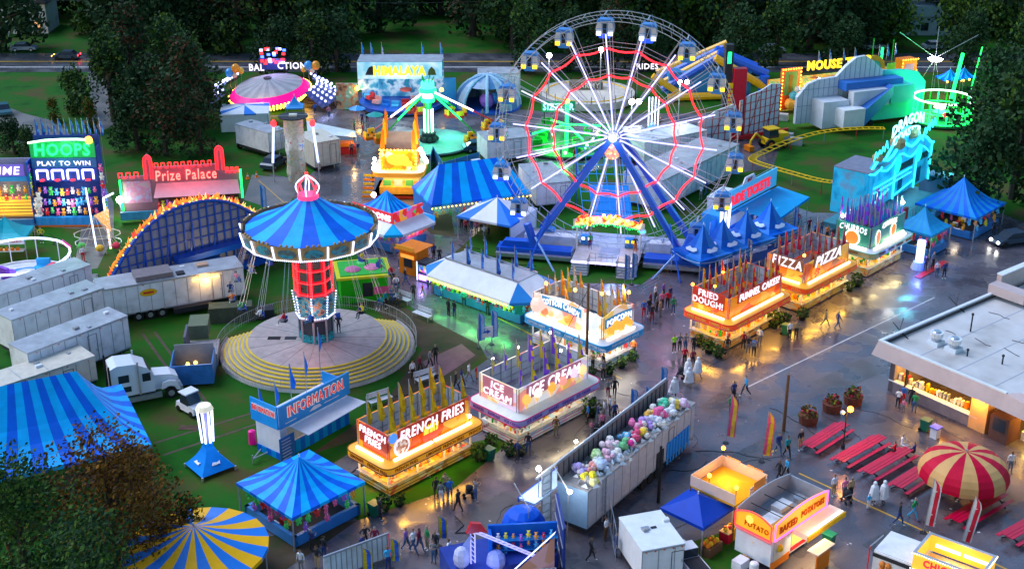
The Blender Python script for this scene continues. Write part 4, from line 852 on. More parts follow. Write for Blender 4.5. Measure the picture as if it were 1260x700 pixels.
# ------------------------------------------------------------------ balloon saucer ride
def saucer():
    g=P(333,128); T=thing('saucer_ride','round saucer ride with pink rim, amber bulbs and white canopy top','fairground ride',(g.x,g.y,0),R(0))
    R1=7.3; z=2.7; tl=R(-8); b=MB(); n=32
    rot=Matrix.Translation((0,0,z))@Matrix.Rotation(R(7),4,'X')@Matrix.Rotation(R(-5),4,'Y')
    b.X=rot; cw=mat('canopy_grey_white',(.42,.40,.42),.5,.2,.6)
    for k in range(n):
        a=2*math.pi*k/n; c=2*math.pi*(k+1)/n; q=lambda r,a,z:(r*math.cos(a),r*math.sin(a),z)
        b.add([q(.6,a,1.9),q(.6,c,1.9),q(5.8,c,.55),q(5.8,a,.55)],[(0,1,2,3)],cw if k%2 else mat('canopy_grey_dark',(.33,.32,.34),.5,.2,.6))
    b.cyl((0,0,1.9),.7,.15,DARK,16); b.build('canopy_top',T)
    b=MB(); b.X=rot; 
    for k in range(n):
        a=2*math.pi*k/n; c=2*math.pi*(k+1)/n; b.add([q(5.8,a,.55),q(5.8,c,.55),q(R1*.97,c,-.5),q(R1*.97,a,-.5)],[(0,1,2,3)],mat('magenta_rim',(.9,.0,.22),.4,.05,1,emit=.6,ecol=(.9,0,.25)))
    b.build('rim_panel',T)
    b=MB(); b.X=rot
    for k in range(66):
        a=2*math.pi*k/66
        for j in range(4): r=R1*.97-j*.42; b.ball((r*math.cos(a),r*math.sin(a),-.6-j*.36),.19,YL if (j%2==0) else lamp('gold_bulb',(1,.6,.08),4),4,3)
    b.build('light_string',T)
    b=MB(); b.X=rot; b.cyl((0,0,-2.1),4.6,1.4,mat('saucer_under_gold',(.4,.2,.03),.4,.2),24,R1*.95); b.X=Matrix(); b.cyl((0,0,0),1.4,2.2,DARK,12); b.build('saucer_body',T)
    # rear light wings
    for s in (-1,1):
        b=MB(); b.at(0,0,0)
        for i in range(7):
            for j in range(5):
                a=R(90-s*(52+i*10.5)) if s>0 else R(90+(52+i*10.5)); r=R1+.9+j*.75; b.ball((r*math.cos(a),r*math.sin(a)+0.5,3.9-j*.42-i*.1),.24,WB if (i+j)%2 else WL,4,3)
        b.build('wing_light',T)
        b=MB(); p=[]
        for i in range(8):
            a=R(90-s*(46+i*11)); p.append((a,))
        for i in range(7):
            a=p[i][0]; c=p[i+1][0]; ra=R1+.5; rb=R1+4.3
            b.add([(ra*math.cos(a),ra*math.sin(a)+.5,3.6-i*.1),(ra*math.cos(c),ra*math.sin(c)+.5,3.5-i*.1),(rb*math.cos(c),rb*math.sin(c)+.5,1.4-i*.1),(rb*math.cos(a),rb*math.sin(a)+.5,1.5-i*.1)],[(0,1,2,3)],mat('navy_wing',(.02,.03,.15),.4,.1))
        b.build('wing_panel',T)
    for (x,zz,r,c) in ((-7.4,4.6,.75,(.05,.35,.8)),(-6.3,5.4,.75,(.95,.35,.02)),(-5.4,5.0,.55,(.95,.5,.05)),(-6.6,4.2,.5,(.8,.75,.5)),(6.4,5.9,.75,(.05,.35,.8)),(7.7,5.9,.75,(.95,.35,.02)),(5.5,5.2,.45,(.95,.5,.05)),(7.0,5.1,.5,(.8,.75,.5))):
        b=MB(); b.ball((x,3.4,zz),r,cm(c,.3),10,7,1.1); b.tube((x,3.4,zz-r),(x,3.6,1.5),.02,STEEL,3); b.build('balloon',T)
    b=MB(); b.box((-2.6,5.6,4.6),(2.2,5.8,6.6),mat('navy_board',(.02,.03,.15),.4,.1)); b.tube((-2,5.7,0),(-2,5.7,5),.12,DARK,5); b.tube((2,5.7,0),(2,5.7,5),.12,DARK,5); b.build('sign_frame',T)
    text('BAL',2.6,1.2,SIGNW,T,(-3.0,5.3,5.1),0,.1,name='lettering'); text('CTION',5.0,1.2,SIGNW,T,(3.2,5.3,5.4),0,.1)
    b=MB(); r=random.Random(5)
    for k in range(26): x=r.uniform(-2,2.1); zz=r.uniform(5.4,8.3)*1; b.box((x-.28,5.3,zz),(x+.28,5.45,zz+.4),[RL,WL,RL,BL][k%4])
    b.build('neon_figure',T)
    light('POINT',(0,-8.5,2.6),300,(1,.55,.3),.6,T); light('POINT',(0,4,6.5),250,(.4,.4,1),.6,T)
    T.scale=(.9,.9,.9); return T
SA=saucer()
# ------------------------------------------------------------------ green spider ride
def spider():
    g=P(528,178); T=thing('spider_ride','green lit spider ride with white arms and orange cars on a round deck','fairground ride',(g.x,g.y,0),0)
    b=MB(); b.cyl((0,0,.25),6.2,.25,mat('teal_deck',(.2,.42,.4),.5,.2),40); b.cyl((0,0,.05),6.0,.2,DARK,40); b.build('deck',T)
    b=MB(); 
    for k in range(9): a=k*.7; b.ball((1.0*math.cos(a),1.0*math.sin(a),.9),.45,DARK,6,4)
    b.cyl((0,0,.5),1.0,1.3,DARK,12); b.build('base_machinery',T)
    zt=HT(528,172,92); b=MB(); b.cyl((0,0,1.7),.55,zt-2.6,mat('dark_green_column',(.01,.15,.05),.4,.1),10)
    for k in range(8): a=k*math.pi/4; b.tube((.62*math.cos(a),.62*math.sin(a),1.9),(.62*math.cos(a),.62*math.sin(a),zt*.55),.09,lamp('mint_led',(.55,1,.9),5),4)
    b.build('column',T)
    b=MB(); b.cyl((0,0,zt*.66),.95,.5,GL,10); b.cyl((0,0,zt*.80),1.15,.45,GL,10); b.cyl((0,0,zt*.72),.75,.7,lamp('mint_led',(.55,1,.9),5),10); b.cyl((0,0,zt*.86),.9,.9,lamp('teal_led',(.05,.9,.5),3),10)
    for k in range(5): a=k*1.26; b.tube((.5*math.cos(a),.5*math.sin(a),zt*.95),(.9*math.cos(a),.9*math.sin(a),zt*1.03),.1,GRN,4)
    b.build('head',T)
    hub=(0,0,zt*.84)
    for k,(dx,dy,dz,lm,c) in enumerate(((-7.2,-3.2,2.2,WL,ORG),(-6.0,-1,1.0,GL,ORG),(6.6,-1.5,1.2,GL,ORG),(9.0,-1.4,3.0,WL,ORG),(-2.0,5.5,3.5,GL,RED),(3.6,5,3.0,GL,RED))):
        b=MB(); e=(dx,dy,dz+.9); b.tube(hub,e,.16,RED if lm is WL else GRN,5,.1); m=tuple(hub[i]+(e[i]-hub[i])*.7 for i in range(3)); 
        b.tube((hub[0],hub[1]-.2,hub[2]+.1),(m[0],m[1]-.15,m[2]+.1),.13,lamp('pink_white_led',(1,.75,.85),4) if lm is WL else GL,5); A=b.build('arm',T)
        b=MB()
        for j in range(4):
            a=j*math.pi/2+.5; b.X=Matrix.Translation((dx+1.0*math.cos(a),dy+1.0*math.sin(a),dz))@Matrix.Rotation(a,4,'Z'); b.box((-.55,-.5,-.35),(.55,.5,.1),c,-.1); b.box((.3,-.5,.1),(.55,.5,.75),cm((.95,.45,.02))); b.ball((0,0,.3),.16,DARK,5,4)
        b.X=Matrix(); b.tube((dx-1,dy,dz),(dx+1,dy,dz),.1,DARK,4); b.build('car_cluster',A)
    light('POINT',(0,-2.2,zt*.6),550,(.05,1,.35),.6,T); light('POINT',(3,2,3),250,(.1,1,.6),.6,T)
spider()
# ------------------------------------------------------------------ HIMALAYA
def himalaya():
    p0=P(442,134); p1=P(545,134); o,a,L=frame_to(p0,p1); T=thing('mountain_ride','mountain ride with painted backdrop and yellow HIMALAYA sign','fairground ride',(o.x,o.y,0),a)
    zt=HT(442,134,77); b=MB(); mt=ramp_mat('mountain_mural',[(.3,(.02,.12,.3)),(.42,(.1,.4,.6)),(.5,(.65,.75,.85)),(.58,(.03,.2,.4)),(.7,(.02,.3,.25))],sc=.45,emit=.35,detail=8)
    b.box((0,4.5,0),(L,4.8,zt),mt); b.build('backdrop',T)
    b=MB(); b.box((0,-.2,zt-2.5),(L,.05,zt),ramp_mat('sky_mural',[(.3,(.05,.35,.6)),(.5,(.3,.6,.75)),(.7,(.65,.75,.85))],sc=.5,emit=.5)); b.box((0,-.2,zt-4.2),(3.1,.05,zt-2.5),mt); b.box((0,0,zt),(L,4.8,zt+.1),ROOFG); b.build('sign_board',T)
    text('HIMALAYA',L*.62,1.5,lamp('yellow_sign_letter',(1,.62,.02),1.6),T,(L*.5,-.3,zt-1.25),0,.1,shear=0,bold=.05)
    b=MB(); r=random.Random(2); b.slab([(1.2,zt-1.9),(2.6,zt-1.9),(2.7,zt-1.0),(2.3,zt-.5),(1.8,zt-.7),(1.5,zt-1.2)],-.25,-.3,DARK); b.slab([(L-2.2,zt-1.9),(L-.9,zt-1.9),(L-1.1,zt-1.1),(L-1.6,zt-.6),(L-2.0,zt-1.1)],-.25,-.3,cm((.1,.12,.03))); b.build('yeti_picture',T)
    b=MB(); b.cyl((L*.5,2.0,0.2),6.6,.6,BLUE,30); b.build('track_deck',T)
    for k in range(12):
        a_=math.pi*(.98+.095*k); x=L*.5+5.4*math.cos(a_); y=2.2+3.8*math.sin(a_); b=MB(); b.X=Matrix.Translation((x,y,1.0+.5*math.sin(k)))@Matrix.Rotation(a_+math.pi/2,4,'Z'); c=[cm((.02,.2,.7)),cm((.1,.5,.8)),RED,cm((.85,.4,.4))][k%4]; b.box((-.6,-.5,0),(.6,.5,.5),c,.08); b.box((-.6,.25,.5),(.6,.5,1.0),c); b.build('train_car',T)
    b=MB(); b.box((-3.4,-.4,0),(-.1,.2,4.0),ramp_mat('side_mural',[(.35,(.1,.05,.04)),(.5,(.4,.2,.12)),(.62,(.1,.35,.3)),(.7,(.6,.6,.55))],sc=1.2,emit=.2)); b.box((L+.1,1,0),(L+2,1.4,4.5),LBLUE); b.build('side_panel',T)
    b=MB(); b.ball((-.1,-.6,zt-3.9),.38,YL,6,5); b.ball((L-.1,-.6,zt-4.1),.32,YL,6,5); b.build('bulb_lamp',T)
    for k,x in enumerate((.2,1.6,3.3,9.5,L-.5)): flag_on(T,x,4.9,zt,2.0,LBLUE if k!=2 else cm((.5,.5,.6)),BLUE,1.1,k)
    b=MB(); b.cyl((L*.56,1,2.6),.9,.3,cm((.7,.1,.08)),12); b.build('rose_picture',T)
    light('POINT',(L/2,-1.6,zt-3),260,(.7,.9,1),.8,T); light('POINT',(0,-1.2,zt-4),70,(1,.6,.2),.3,T)
himalaya()
# bounce dome
def dome(px,py,r,h,label,ms):
    T=thing('inflatable_dome',label,'inflatable',P(px,py),0); b=MB(); n=16
    for k in range(n):
        for j in range(6):
            def q(i,t): a=2*math.pi*i/n; e=t*math.pi/2; return (r*math.cos(e)*math.cos(a),r*math.cos(e)*math.sin(a),h*math.sin(e)+.3)
            if j<3 and k in(11,12,10): continue
            b.add([q(k,j/6),q(k+1,j/6),q(k+1,(j+1)/6),q(k,(j+1)/6)],[(0,1,2,3)],ms[k%2])
    b.build('dome_skin',T,True); b=MB()
    for k in range(8):
        a=2*math.pi*k/8; b.path([(r*1.01*math.cos(t*math.pi/16)*math.cos(a),r*1.01*math.cos(t*math.pi/16)*math.sin(a),h*1.01*math.sin(t*math.pi/16)+.3) for t in range(9)],.22,cm((.35,.55,.75)),6)
    b.build('rib',T); b=MB(); b.cyl((0,0,0),r+.2,.3,BLUE,20); b.build('base_ring',T)
    b=MB(); b.ball((0,-r*.5,1.6),1.2,cm((.4,.15,.6)),8,6); b.ball((1.2,-r*.4,1.8),.9,cm((.1,.4,.9)),8,6); b.build('picture_ball',T); return T
dome(600,131,5.0,4.6,'pale blue striped dome inflatable left of the ferris wheel',(mat('dome_blue',(.06,.2,.42),.4,.15),mat('dome_grey',(.3,.42,.55),.4,.15)))
# blue and yellow inflatable slide
def slide():
    p=P(812,122); T=thing('inflatable_slide','big blue and yellow inflatable slide behind the ferris wheel','inflatable',(p.x,p.y,0),R(4)); b=MB(); B=mat('inflatable_blue',(.01,.1,.6),.35,.1); Y=mat('inflatable_yellow',(.85,.42,.01),.35,.1)
    for k in range(4): b.tube((0+.2,k*1.6,1.4+k*.5),(8.6+k*.9,k*1.6,6.4+k*.4),.62,B if k%2==0 else Y,8)
    b.build('slide_tube',T); b=MB(); b.tube((8.2,-1,6.7),(16.5,-1,1.8),.6,Y,8); b.tube((8.9,.6,7.0),(17.0,.6,3.5),.75,B,8); b.tube((8.9,2.2,7.2),(15.6,2.2,4.3),.7,B,8); b.build('roof_tube',T)
    b=MB(); b.tube((1,-1.4,.6),(13,-1.4,.8),.6,Y,8); b.tube((16.2,-.6,0),(16.4,-.6,3.6),.8,B,8); b.tube((-1.5,-1,4.0),(3.3,-1,.8),.5,Y,8); b.box((1.4,0,.2),(14.4,3,4.2),cm((.03,.2,.45))); b.build('base_tube',T)
slide()
# tall red ride
def tower_red():
    p=P(905,170); T=thing('red_tower_ride','tall red ride tower with dark mast and green lamp behind the ferris wheel','fairground ride',(p.x,p.y,0),R(5)); z=HT(905,170,84)
    b=MB(); b.box((-.9,-.5,0),(.9,.6,z),mat('deep_red',(.5,.0,.02),.4,.15)); b.box((-1.6,-.6,z*.15),(-1.0,-.3,z*.8),YEL)
    for k in range(10): b.box((-1.7,-.7,z*.17+k*z*.06),(-.95,-.6,z*.19+k*z*.06),RED)
    b.build('tower_panel',T); b=MB(); zz=HT(898,160,48); b.box((-2.1,.3,0),(-1.0,1.4,zz),DARK); b.box((-1.8,.25,z+.6),(-1.3,.3,z+2.2),GL); b.build('mast',T)
    b=MB(); b.tube((-6,-1.5,.4),(4,-1.0,.4),.3,RED,4); b.tube((0,-1,.4),(7.5,-.2,1.2),.25,RED,4); b.build('base_beam',T)
tower_red()
def lattice_wall(name,label,p0,p1,hts,m,lat,T2=None,step=1.1,thick=.8):
    o,a,L=frame_to(P(*p0),P(*p1)); T=thing(name,label,'scenery wall',(o.x,o.y,0),a); n=len(hts)-1; b=MB()
    b.slab([(0,0.4)]+[(L,.4)]+[(L*(1-k/n),hts[n-k]) for k in range(n+1)],0,.2,m); b.build('panel',T); b=MB()
    def hh(x): t=max(0,min(n-1e-6,x/L*n)); i=int(t); return hts[i]+(hts[i+1]-hts[i])*(t-i)
    x=0
    while x<=L: b.box((x-.04,-.1,0),(x+.04,-.01,hh(x)),lat); x+=step
    z=.6
    while z<max(hts):
        xs=[k*L/60 for k in range(61) if hh(k*L/60)>z]
        if xs: b.box((min(xs),-.08,z-.04),(max(xs),-.02,z+.04),lat)
        z+=step
    for k in range(1,int(L/4)+1): b.tube((k*4,-.12,hh(k*4)*.9),(k*4-2.2,-.12,.4),.05,lat,3)
    b.build('lattice_frame',T); return T
lattice_wall('lattice_backdrop','white wall with red lattice left of the tall red tower',(858,182),(900,176),[3.6,5.0,5.6],WHITE,RED)
lattice_wall('lattice_backdrop','white wall with red lattice right of the tall red tower',(908,172),(957,158),[5.6,6.2,6.4,7.0,6.6],WHITE,RED)
# maze front with yellow lettering
def maze():
    p0,p1=P(955,138),P(1125,118); o,a,L=frame_to(p0,p1); T=thing('fun_house','yellow maze fun house front with MOUSE TRAP sign','fun house',(o.x,o.y,0),a); h=5.5
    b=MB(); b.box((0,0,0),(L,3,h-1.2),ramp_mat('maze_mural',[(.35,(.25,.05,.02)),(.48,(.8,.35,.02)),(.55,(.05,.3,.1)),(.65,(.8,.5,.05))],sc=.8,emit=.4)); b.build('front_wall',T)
    b=MB(); b.box((.2,-.4,.3),(3.6,-.1,h+1.2),mat('orange_frame',(.8,.15,.02),.4,.1)); b.box((.8,-.5,2.6),(3.0,-.4,h+.7),cm((.2,.45,.1))); b.box((1.5,-.55,3),(2.1,-.5,h+.2),cm((.5,.25,.02))); b.build('door_frame',T)
    bulbs(T,lin((.3,-.6,.6),(.3,-.6,h+1.1),12)+lin((.3,-.6,h+1.1),(3.5,-.6,h+1.1),8)+lin((3.5,-.6,.6),(3.5,-.6,h+1.1),12),OL,.13)
    text('MOUSE TRAP',L*.45,1.5,lamp('yellow_sign_letter',(1,.62,.02),1.6),T,(L*.40,-.6,h+1.3),0,.12,bold=.04,arc=-.1)
    b=MB(); n=10; b.slab([(L*.66+2.2*math.cos(math.pi*k/n),h-.4+2.2*math.sin(math.pi*k/n)) for k in range(n+1)],-.3,0,cm((.55,.3,.03))); b.slab([(L*.66+1.2*math.cos(math.pi*k/n),h-.2+1.2*math.sin(math.pi*k/n)) for k in range(n+1)],-.5,-.31,cm((.03,.4,.3))); b.build('cheese_arch',T)
    b=MB(); b.box((L*.87,-.3,0),(L*.98,1.5,h+.6),ORG); b.box((L*.89,-.35,h-1.5),(L*.96,-.3,h-.1),cm((.25,.2,.3))); b.box((L*.76,-.4,h-1.5),(L*.82,-.2,h+.3),cm((.15,.5,.05))); b.build('tower_block',T)
    bulbs(T,lin((L*.87,-.5,h+.6),(L*.98,-.5,h+.6),7)+lin((L*.87,-.5,3),(L*.87,-.5,h+.6),7),OL,.13)
    b=MB(); b.ball((2.1,-1.2,2.6),.75,cm((.1,.5,.6)),8,6); b.ball((1.6,-1.2,1.4),.9,cm((.85,.4,.05)),8,6); b.ball((2.6,-1.3,3.6),.5,cm((.8,.8,.75)),8,6); b.ball((2.6,-1.2,.8),.6,cm((.1,.2,.7)),8,6); b.build('cartoon_figure',T)
    b=MB(); b.ball((6.6,-1,h-.9),.3,HOT,6,4); b.build('flood_lamp',T)
    for k,t in enumerate((.34,.42,.52,.6,.78,.84,.9)): flag_on(T,L*t,2.8,h,2.6,BLUE,LBLUE,1.1,k)
    b=MB(); b.tube((L*.74,3,0),(L*.74,3,h+3.6),.08,GRN,4); b.tube((L*.81,3,0),(L*.81,3,h+2),.2,GL,5); b.build('green_pole',T)
    light('POINT',(6,-3,4.5),380,(1,.6,.2),.5,T); light('POINT',(L*.9,-2.4,4.5),120,(1,.5,.15),.5,T)
maze()
# pale panelled back of the fun house: rounded wall, blue chute, box
def backwall():
    T=lattice_wall('panelled_backdrop','huge white panelled wall with rounded top and sloping blue chute','x'.replace('x','') or (978,158),(1140,142),[5.4,6.2,6.4,6.6,8.4,9.6,9.8,9.0,7.4,6.4,6.2,6.0,5.4],mat('teal_white_panel',(.55,.66,.7),.4,.15,.6),cm((.18,.3,.42)),step=1.15) if False else None
    o,a,L=frame_to(P(978,158),P(1134,140)); T=thing('panelled_backdrop','huge white panelled wall with rounded top and sloping blue chute','scenery wall',(o.x,o.y,0),a)
    hz=[4.6,6.4,6.9,7.0,7.1,8.6,9.7,9.8,8.8,7.4,7.2,7.2,7.0,6.6,5.0]; n=len(hz)-1; W1=mat('panel_white',(.6,.64,.68),.4,.15,.6); W2=mat('panel_mint',(.05,.55,.5),.4,.1,.6); lt=cm((.15,.28,.45))
    k1=9; b=MB(); b.slab([(0,.6),(L*k1/n,.6)]+[(L*k/n,hz[k]) for k in range(k1,-1,-1)],0,.6,W1); b.slab([(L*k1/n,.6),(L,.6)]+[(L*k/n,hz[k]) for k in range(n,k1-1,-1)],0.01,.6,W2); b.build('panel_wall',T)
    b=MB()
    for k in range(26):
        x=L*k/26; t=x/L*n; i=int(t); h=hz[i]+(hz[min(n,i+1)]-hz[i])*(t-i); 
        if x<L*.68: b.box((x,-.05,.6),(x+.05,-.005,h),lt)
    for z in (3.2,5.6): b.box((0,-.05,z),(L*.62,-.005,z+.06),lt)
    b.build('panel_seam',T)
    b=MB(); b.box((L*.3,-2.2,5.4),(L*.74,-.06,6.6),mat('chute_blue',(.02,.14,.5),.4,.12)); b.box((L*.32,-3.6,3.2),(L*.6,-2.2,5.6),W1); b.build('upper_box',T)
    b=MB(); Cb=mat('chute_blue',(.02,.14,.5),.4,.12); b.add([(L*.36,-5.5,1.0),(L*.62,-3.7,4.4),(L*.62,-3.7,6.0),(L*.36,-5.5,3.4),(L*.36,-4.0,1.0),(L*.62,-2.3,4.4),(L*.62,-2.3,6.0),(L*.36,-4.0,3.4)],[(0,1,2,3),(7,6,5,4),(3,2,6,7),(0,4,5,1),(0,3,7,4)],Cb); b.build('chute',T)
    b=MB(); b.box((L*.62,-3.4,3.2),(L*.8,-.1,5.8),W2); b.slab([(L*.42,.7),(L*.88,.7),(L*.88,3.2),(L*.62,3.6)],-2.6,-.1,W2); b.build('mint_box',T)
    b=MB(); b.box((L*.2,-5.5,1.0),(L*.36,-3.2,3.6),WHITE); b.box((L*.11,-3.2,.5),(L*.3,-.1,4.4),W1); b.build('white_box',T)
    b=MB()
    for x in (.2,.28,.5,.8): b.at(L*x,-2.8,.45).X; b.X=Matrix.Translation((L*x,-2.6,.45))@Matrix.Rotation(math.pi/2,4,'X'); b.cyl((0,0,0),.45,.3,BLACK,10)
    b.build('wheel',T)
    light('POINT',(L*.93,-5,6.5),420,(.04,.85,.7),.8,T)
    return T
backwall()
# green round ride with light posts
def greenring():
    p=P(1157,150); T=thing('round_green_ride','round ride fenced by green light posts under a white light ring','fairground ride',(p.x,p.y,0),0); z=HT(1157,150,120); Rr=4.3
    b=MB(); b.cyl((0,0,.2),Rr+.3,.3,mat('green_deck',(.02,.25,.08),.5,.2),30); b.cyl((0,0,1.2),1.3,.3,cm((.1,.5,.3)),12); b.cyl((0,0,.5),.4,.8,DARK,8); b.build('deck',T)
    for k in range(22):
        a=2*math.pi*k/22; b=MB(); b.tube((Rr*math.cos(a),Rr*math.sin(a),.5),(Rr*math.cos(a),Rr*math.sin(a),z-.3),.1,GL if a>math.pi or k%2 else GRN,4); b.build('light_post',T)
    b=MB(); q=[(Rr*math.cos(2*math.pi*k/30),Rr*math.sin(2*math.pi*k/30)) for k in range(31)]
    b.path([(x,y,z) for x,y in q],.16,lamp('pale_green_led',(.6,1,.7),3),4); b.path([(x,y,z*.55) for x,y in q],.1,GL,4); b.path([(x,y,.6) for x,y in q],.1,GL,4); b.build('light_ring',T)
    b=MB(); b.ball((-.9,-Rr-.1,z*.62),.35,RL,8,5); b.ball((0,Rr*.2,2.0),1.0,lamp('mint_led',(.55,1,.9),5),8,4,.25); b.build('centre_lamp',T)
    light('POINT',(0,0,z*.9),600,(.03,1,.2),.8,T)
greenring()
def whirl():
    p=P(1157,122); T=thing('light_mast_ride','ride mast with thin radiating arms and one white starburst lamp','fairground ride',(p.x,p.y,0),0); z=HT(1157,122,70)-.2
    b=MB()
    for (x,y,zz) in ((-6,0,4),(6.2,0,3.6),(.6,2,4.5),(0,0,-z),(-1.5,.2,-3),(1.2,-.3,-z*.8)): b.tube((-1.6,0,z),(-1.6+x,y,z+zz),.05,STEEL,4)
    b.build('arm',T); b=MB(); b.cyl((-1.6,0,z-.4),.9,.25,HOT,12,1.15); b.build('starburst_lamp',T)
    b=MB(); b.tube((1.7,0,0),(2.6,0,HT(1157,122,66)),.26,GL,6); b.build('green_column',T); b=MB(); b.tube((5.2,2,0),(6.2,2,HT(1175,120,60)),.09,GL,5); b.tube((-7.8,2,0),(-7.8,2,9),.08,GRN,4); b.build('green_pole',T)
    light('POINT',(-1.6,-1,z),250,(1,.95,.85),.4,T)
whirl()
for (x,y,l) in ((1166,112,'tiny blue peaked tent with yellow lamps behind the green ride'),(1183,110,'small blue peaked tent right of the tiny one behind the green ride')):
    t=tent('peaked_tent',l,P(x,y),3.2,3.2,2.2,3.6,[TB1,TB2],0.3,2); bulbs(t,[(-1.5,-1.7,2),(1.5,-1.7,2),(0,-1.7,2)],YL,.18)
# ------------------------------------------------------------------ dragon coaster
def dragon():
    p0,p1=P(1062,292),P(1138,247); o,a,L=frame_to(p0,p1); T=thing('coaster_station','cyan neon dragon coaster front with waving roof and tall windows','fairground ride',(o.x,o.y,0),a)
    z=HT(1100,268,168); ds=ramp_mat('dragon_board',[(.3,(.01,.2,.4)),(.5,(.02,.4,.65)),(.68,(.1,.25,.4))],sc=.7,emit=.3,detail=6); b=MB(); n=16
    top=[(L*k/n, z*.80+1.0*math.sin(math.pi*k/n)+.5*math.sin(k*1.1)) for k in range(n+1)]
    b.slab([(0,3.0),(L,3.0)]+top[::-1],0,.3,ds); b.box((-1,0.1,2.6),(0,4,z*.78),ds); b.build('front_wall',T)
    b=MB(); b.path([(x,-.12,zz) for x,zz in top],.17,CL,5); b.path([(x,-.12,zz-1.3) for x,zz in top[1:-1]],.1,CL,4)
    for x in (L*.38,L*.72,L*.97): b.tube((x,-.2,3.0),(x,-.2,z*.78),.12,CL,5)
    for zz in (z*.5,z*.56): b.tube((L*.05,-.2,zz),(L*.65,-.2,zz+.2),.08,CL,4)
    b.tube((0,-.2,3.4),(L*.3,-.2,4.6),.1,CL,4); b.tube((L*.4,-.2,3.4),(L*.7,-.2,4.0),.1,CL,4); b.build('neon_tube',T)
    b=MB()
    for x in (L*.4,L*.74): b.slab([(x+.7*math.cos(t*.524),z*.72+1.1*math.sin(t*.524)) for t in range(12)],-.35,-.2,lamp('teal_lantern',(.02,.8,.6),.9))
    for x in (L*.15,L*.5,L*.8): b.box((x-.5,-.1,3.4),(x+.5,-.02,5.2),cm((.02,.1,.2))); 
    b.box((L*.45,-.1,z*.6),(L*.68,-.02,z*.68),DARK); b.box((L*.76,-.1,z*.6),(L*.93,-.02,z*.68),DARK); b.build('window_panel',T)
    b=MB(); arc=[(L*.22+L*.6*k/12, z*.84+2.7*math.sin(math.pi*k/12)) for k in range(13)]; b.slab([(L*.2,z*.82),(L*.84,z*.82)]+arc[::-1],.1,.25,ds); b.path([(x,0,zz) for x,zz in arc],.14,CL,5)
    for (x,zz,r) in ((L*.4,z*.96,1.0),(L*.62,z*1.0,.9),(L*.1,z*.9,.7)): b.ball((x,.1,zz),r,cm((.35,.25,.12)),8,5,.8)
    b.build('dragon_crest',T)
    lt=lamp('cyan_white_letter',(.4,.95,1),1.8); text('DRAGON',L*.5,1.3,lt,T,(L*.52,-.1,z*.84+3.3),0,.12,arc=.7); text('COASTER',L*.44,1.0,lt,T,(L*.52,-.1,z*.84+1.9),0,.12,arc=.6)
    b=MB(); r=random.Random(4)
    for s in (L*.02,L*.80):
        pr=None
        for k in range(9): q=(s+k*.42,-.1,z*.86+r.uniform(.2,1.7)); 
        pts=[(s+k*.42,-.1,z*.86+.3+(k%2)*1.2*r.uniform(.6,1)+k*.1) for k in range(9)]; b.path(pts,.08,CL,4)
    b.build('neon_flame',T)
    b=MB(); b.box((-1.5,-.6,z*.8),(3.8,3.8,z*.8+.12),mat('slate_roof',(.2,.2,.27),.5,.2)); b.tube((-1.5,-.6,z*.8),(0,-.6,z*.76),.12,CL,5); b.tube((0,-.6,z*.76),(1.6,-.6,z*.81),.12,CL,5); b.build('canopy_roof',T)
    b=MB(); b.box((-1.2,-2.6,.6),(L+1,4.6,1.2),mat('teal_platform',(.05,.25,.3),.5,.2)); b.box((L,-2.6,1.2),(L+2.4,1,3.4),cm((.1,.2,.3)))
    for k in range(8): b.tube((k*L/7,-2.5,1.2),(k*L/7,-2.5,2.2),.04,CL if k==9 else STEEL,4)
    b.tube((0,-2.5,2.2),(L,-2.5,2.2),.04,STEEL,4); b.box((0,2.6,1.2),(L,3.0,3.2),BLUE); b.box((L*.2,-2.9,0),(L*.3,-2.5,3),cm((.5,.05,.05))); b.build('station_platform',T)
    light('AREA',(L/2,-2.6,z*.7),110,(.03,.75,1),L,T,(R(60),0,0),3); light('POINT',(L*.6,-2,z*1.1),250,(.2,.8,1),.6,T); light('POINT',(L+4,-1,4),260,(.05,.9,.8),.6,T); T.scale=(1,1,1)
DG=dragon()
def ctrack():
    T=thing('coaster_track','yellow dragon coaster track looping over the grass','coaster track',P(1000,190),0); g=T.location; b=MB(); s=MB()
    key=[(1088,158,1.6),(1062,158,1.6),(1030,160,1.6),(1000,165,1.5),(965,176,1.4),(938,188,1.3),(928,193,1.2),(926,197,1.2),(934,201,1.3),(950,206,1.4),(975,213,1.6),(1005,221,1.8),(1030,224,2.0),(1055,220,2.2),(1075,208,2.4)]
    pts=[P(x,y,z)-g for x,y,z in key]; pts=[Vector((p.x,p.y,k[2])) for p,k in zip(pts,key)]
    fine=[]
    for i in range(len(pts)-1):
        p0=pts[max(0,i-1)];p1=pts[i];p2=pts[i+1];p3=pts[min(len(pts)-1,i+2)]
        for j in range(4):
            t=j/4; fine.append(.5*((2*p1)+(-p0+p2)*t+(2*p0-5*p1+4*p2-p3)*t*t+(-p0+3*p1-3*p2+p3)*t**3))
    fine.append(pts[-1])
    A=[];B=[]
    for i,p in enumerate(fine):
        d=(fine[min(i+1,len(fine)-1)]-fine[max(i-1,0)]).normalized(); n=Vector((-d.y,d.x,0)).normalized()*.5; A.append(p+n);B.append(p-n)
    b.path(A,.09,YEL,5); b.path(B,.09,YEL,5); b.build('rail',T)
    for i in range(len(fine)): s.tube(A[i],B[i],.07,YEL,4)
    s.build('sleeper',T); s=MB()
    for i in range(0,len(fine),5): s.tube(fine[i],(fine[i].x,fine[i].y,0),.06,RED if i%2 else GREY,4)
    s.build('support',T)
ctrack()
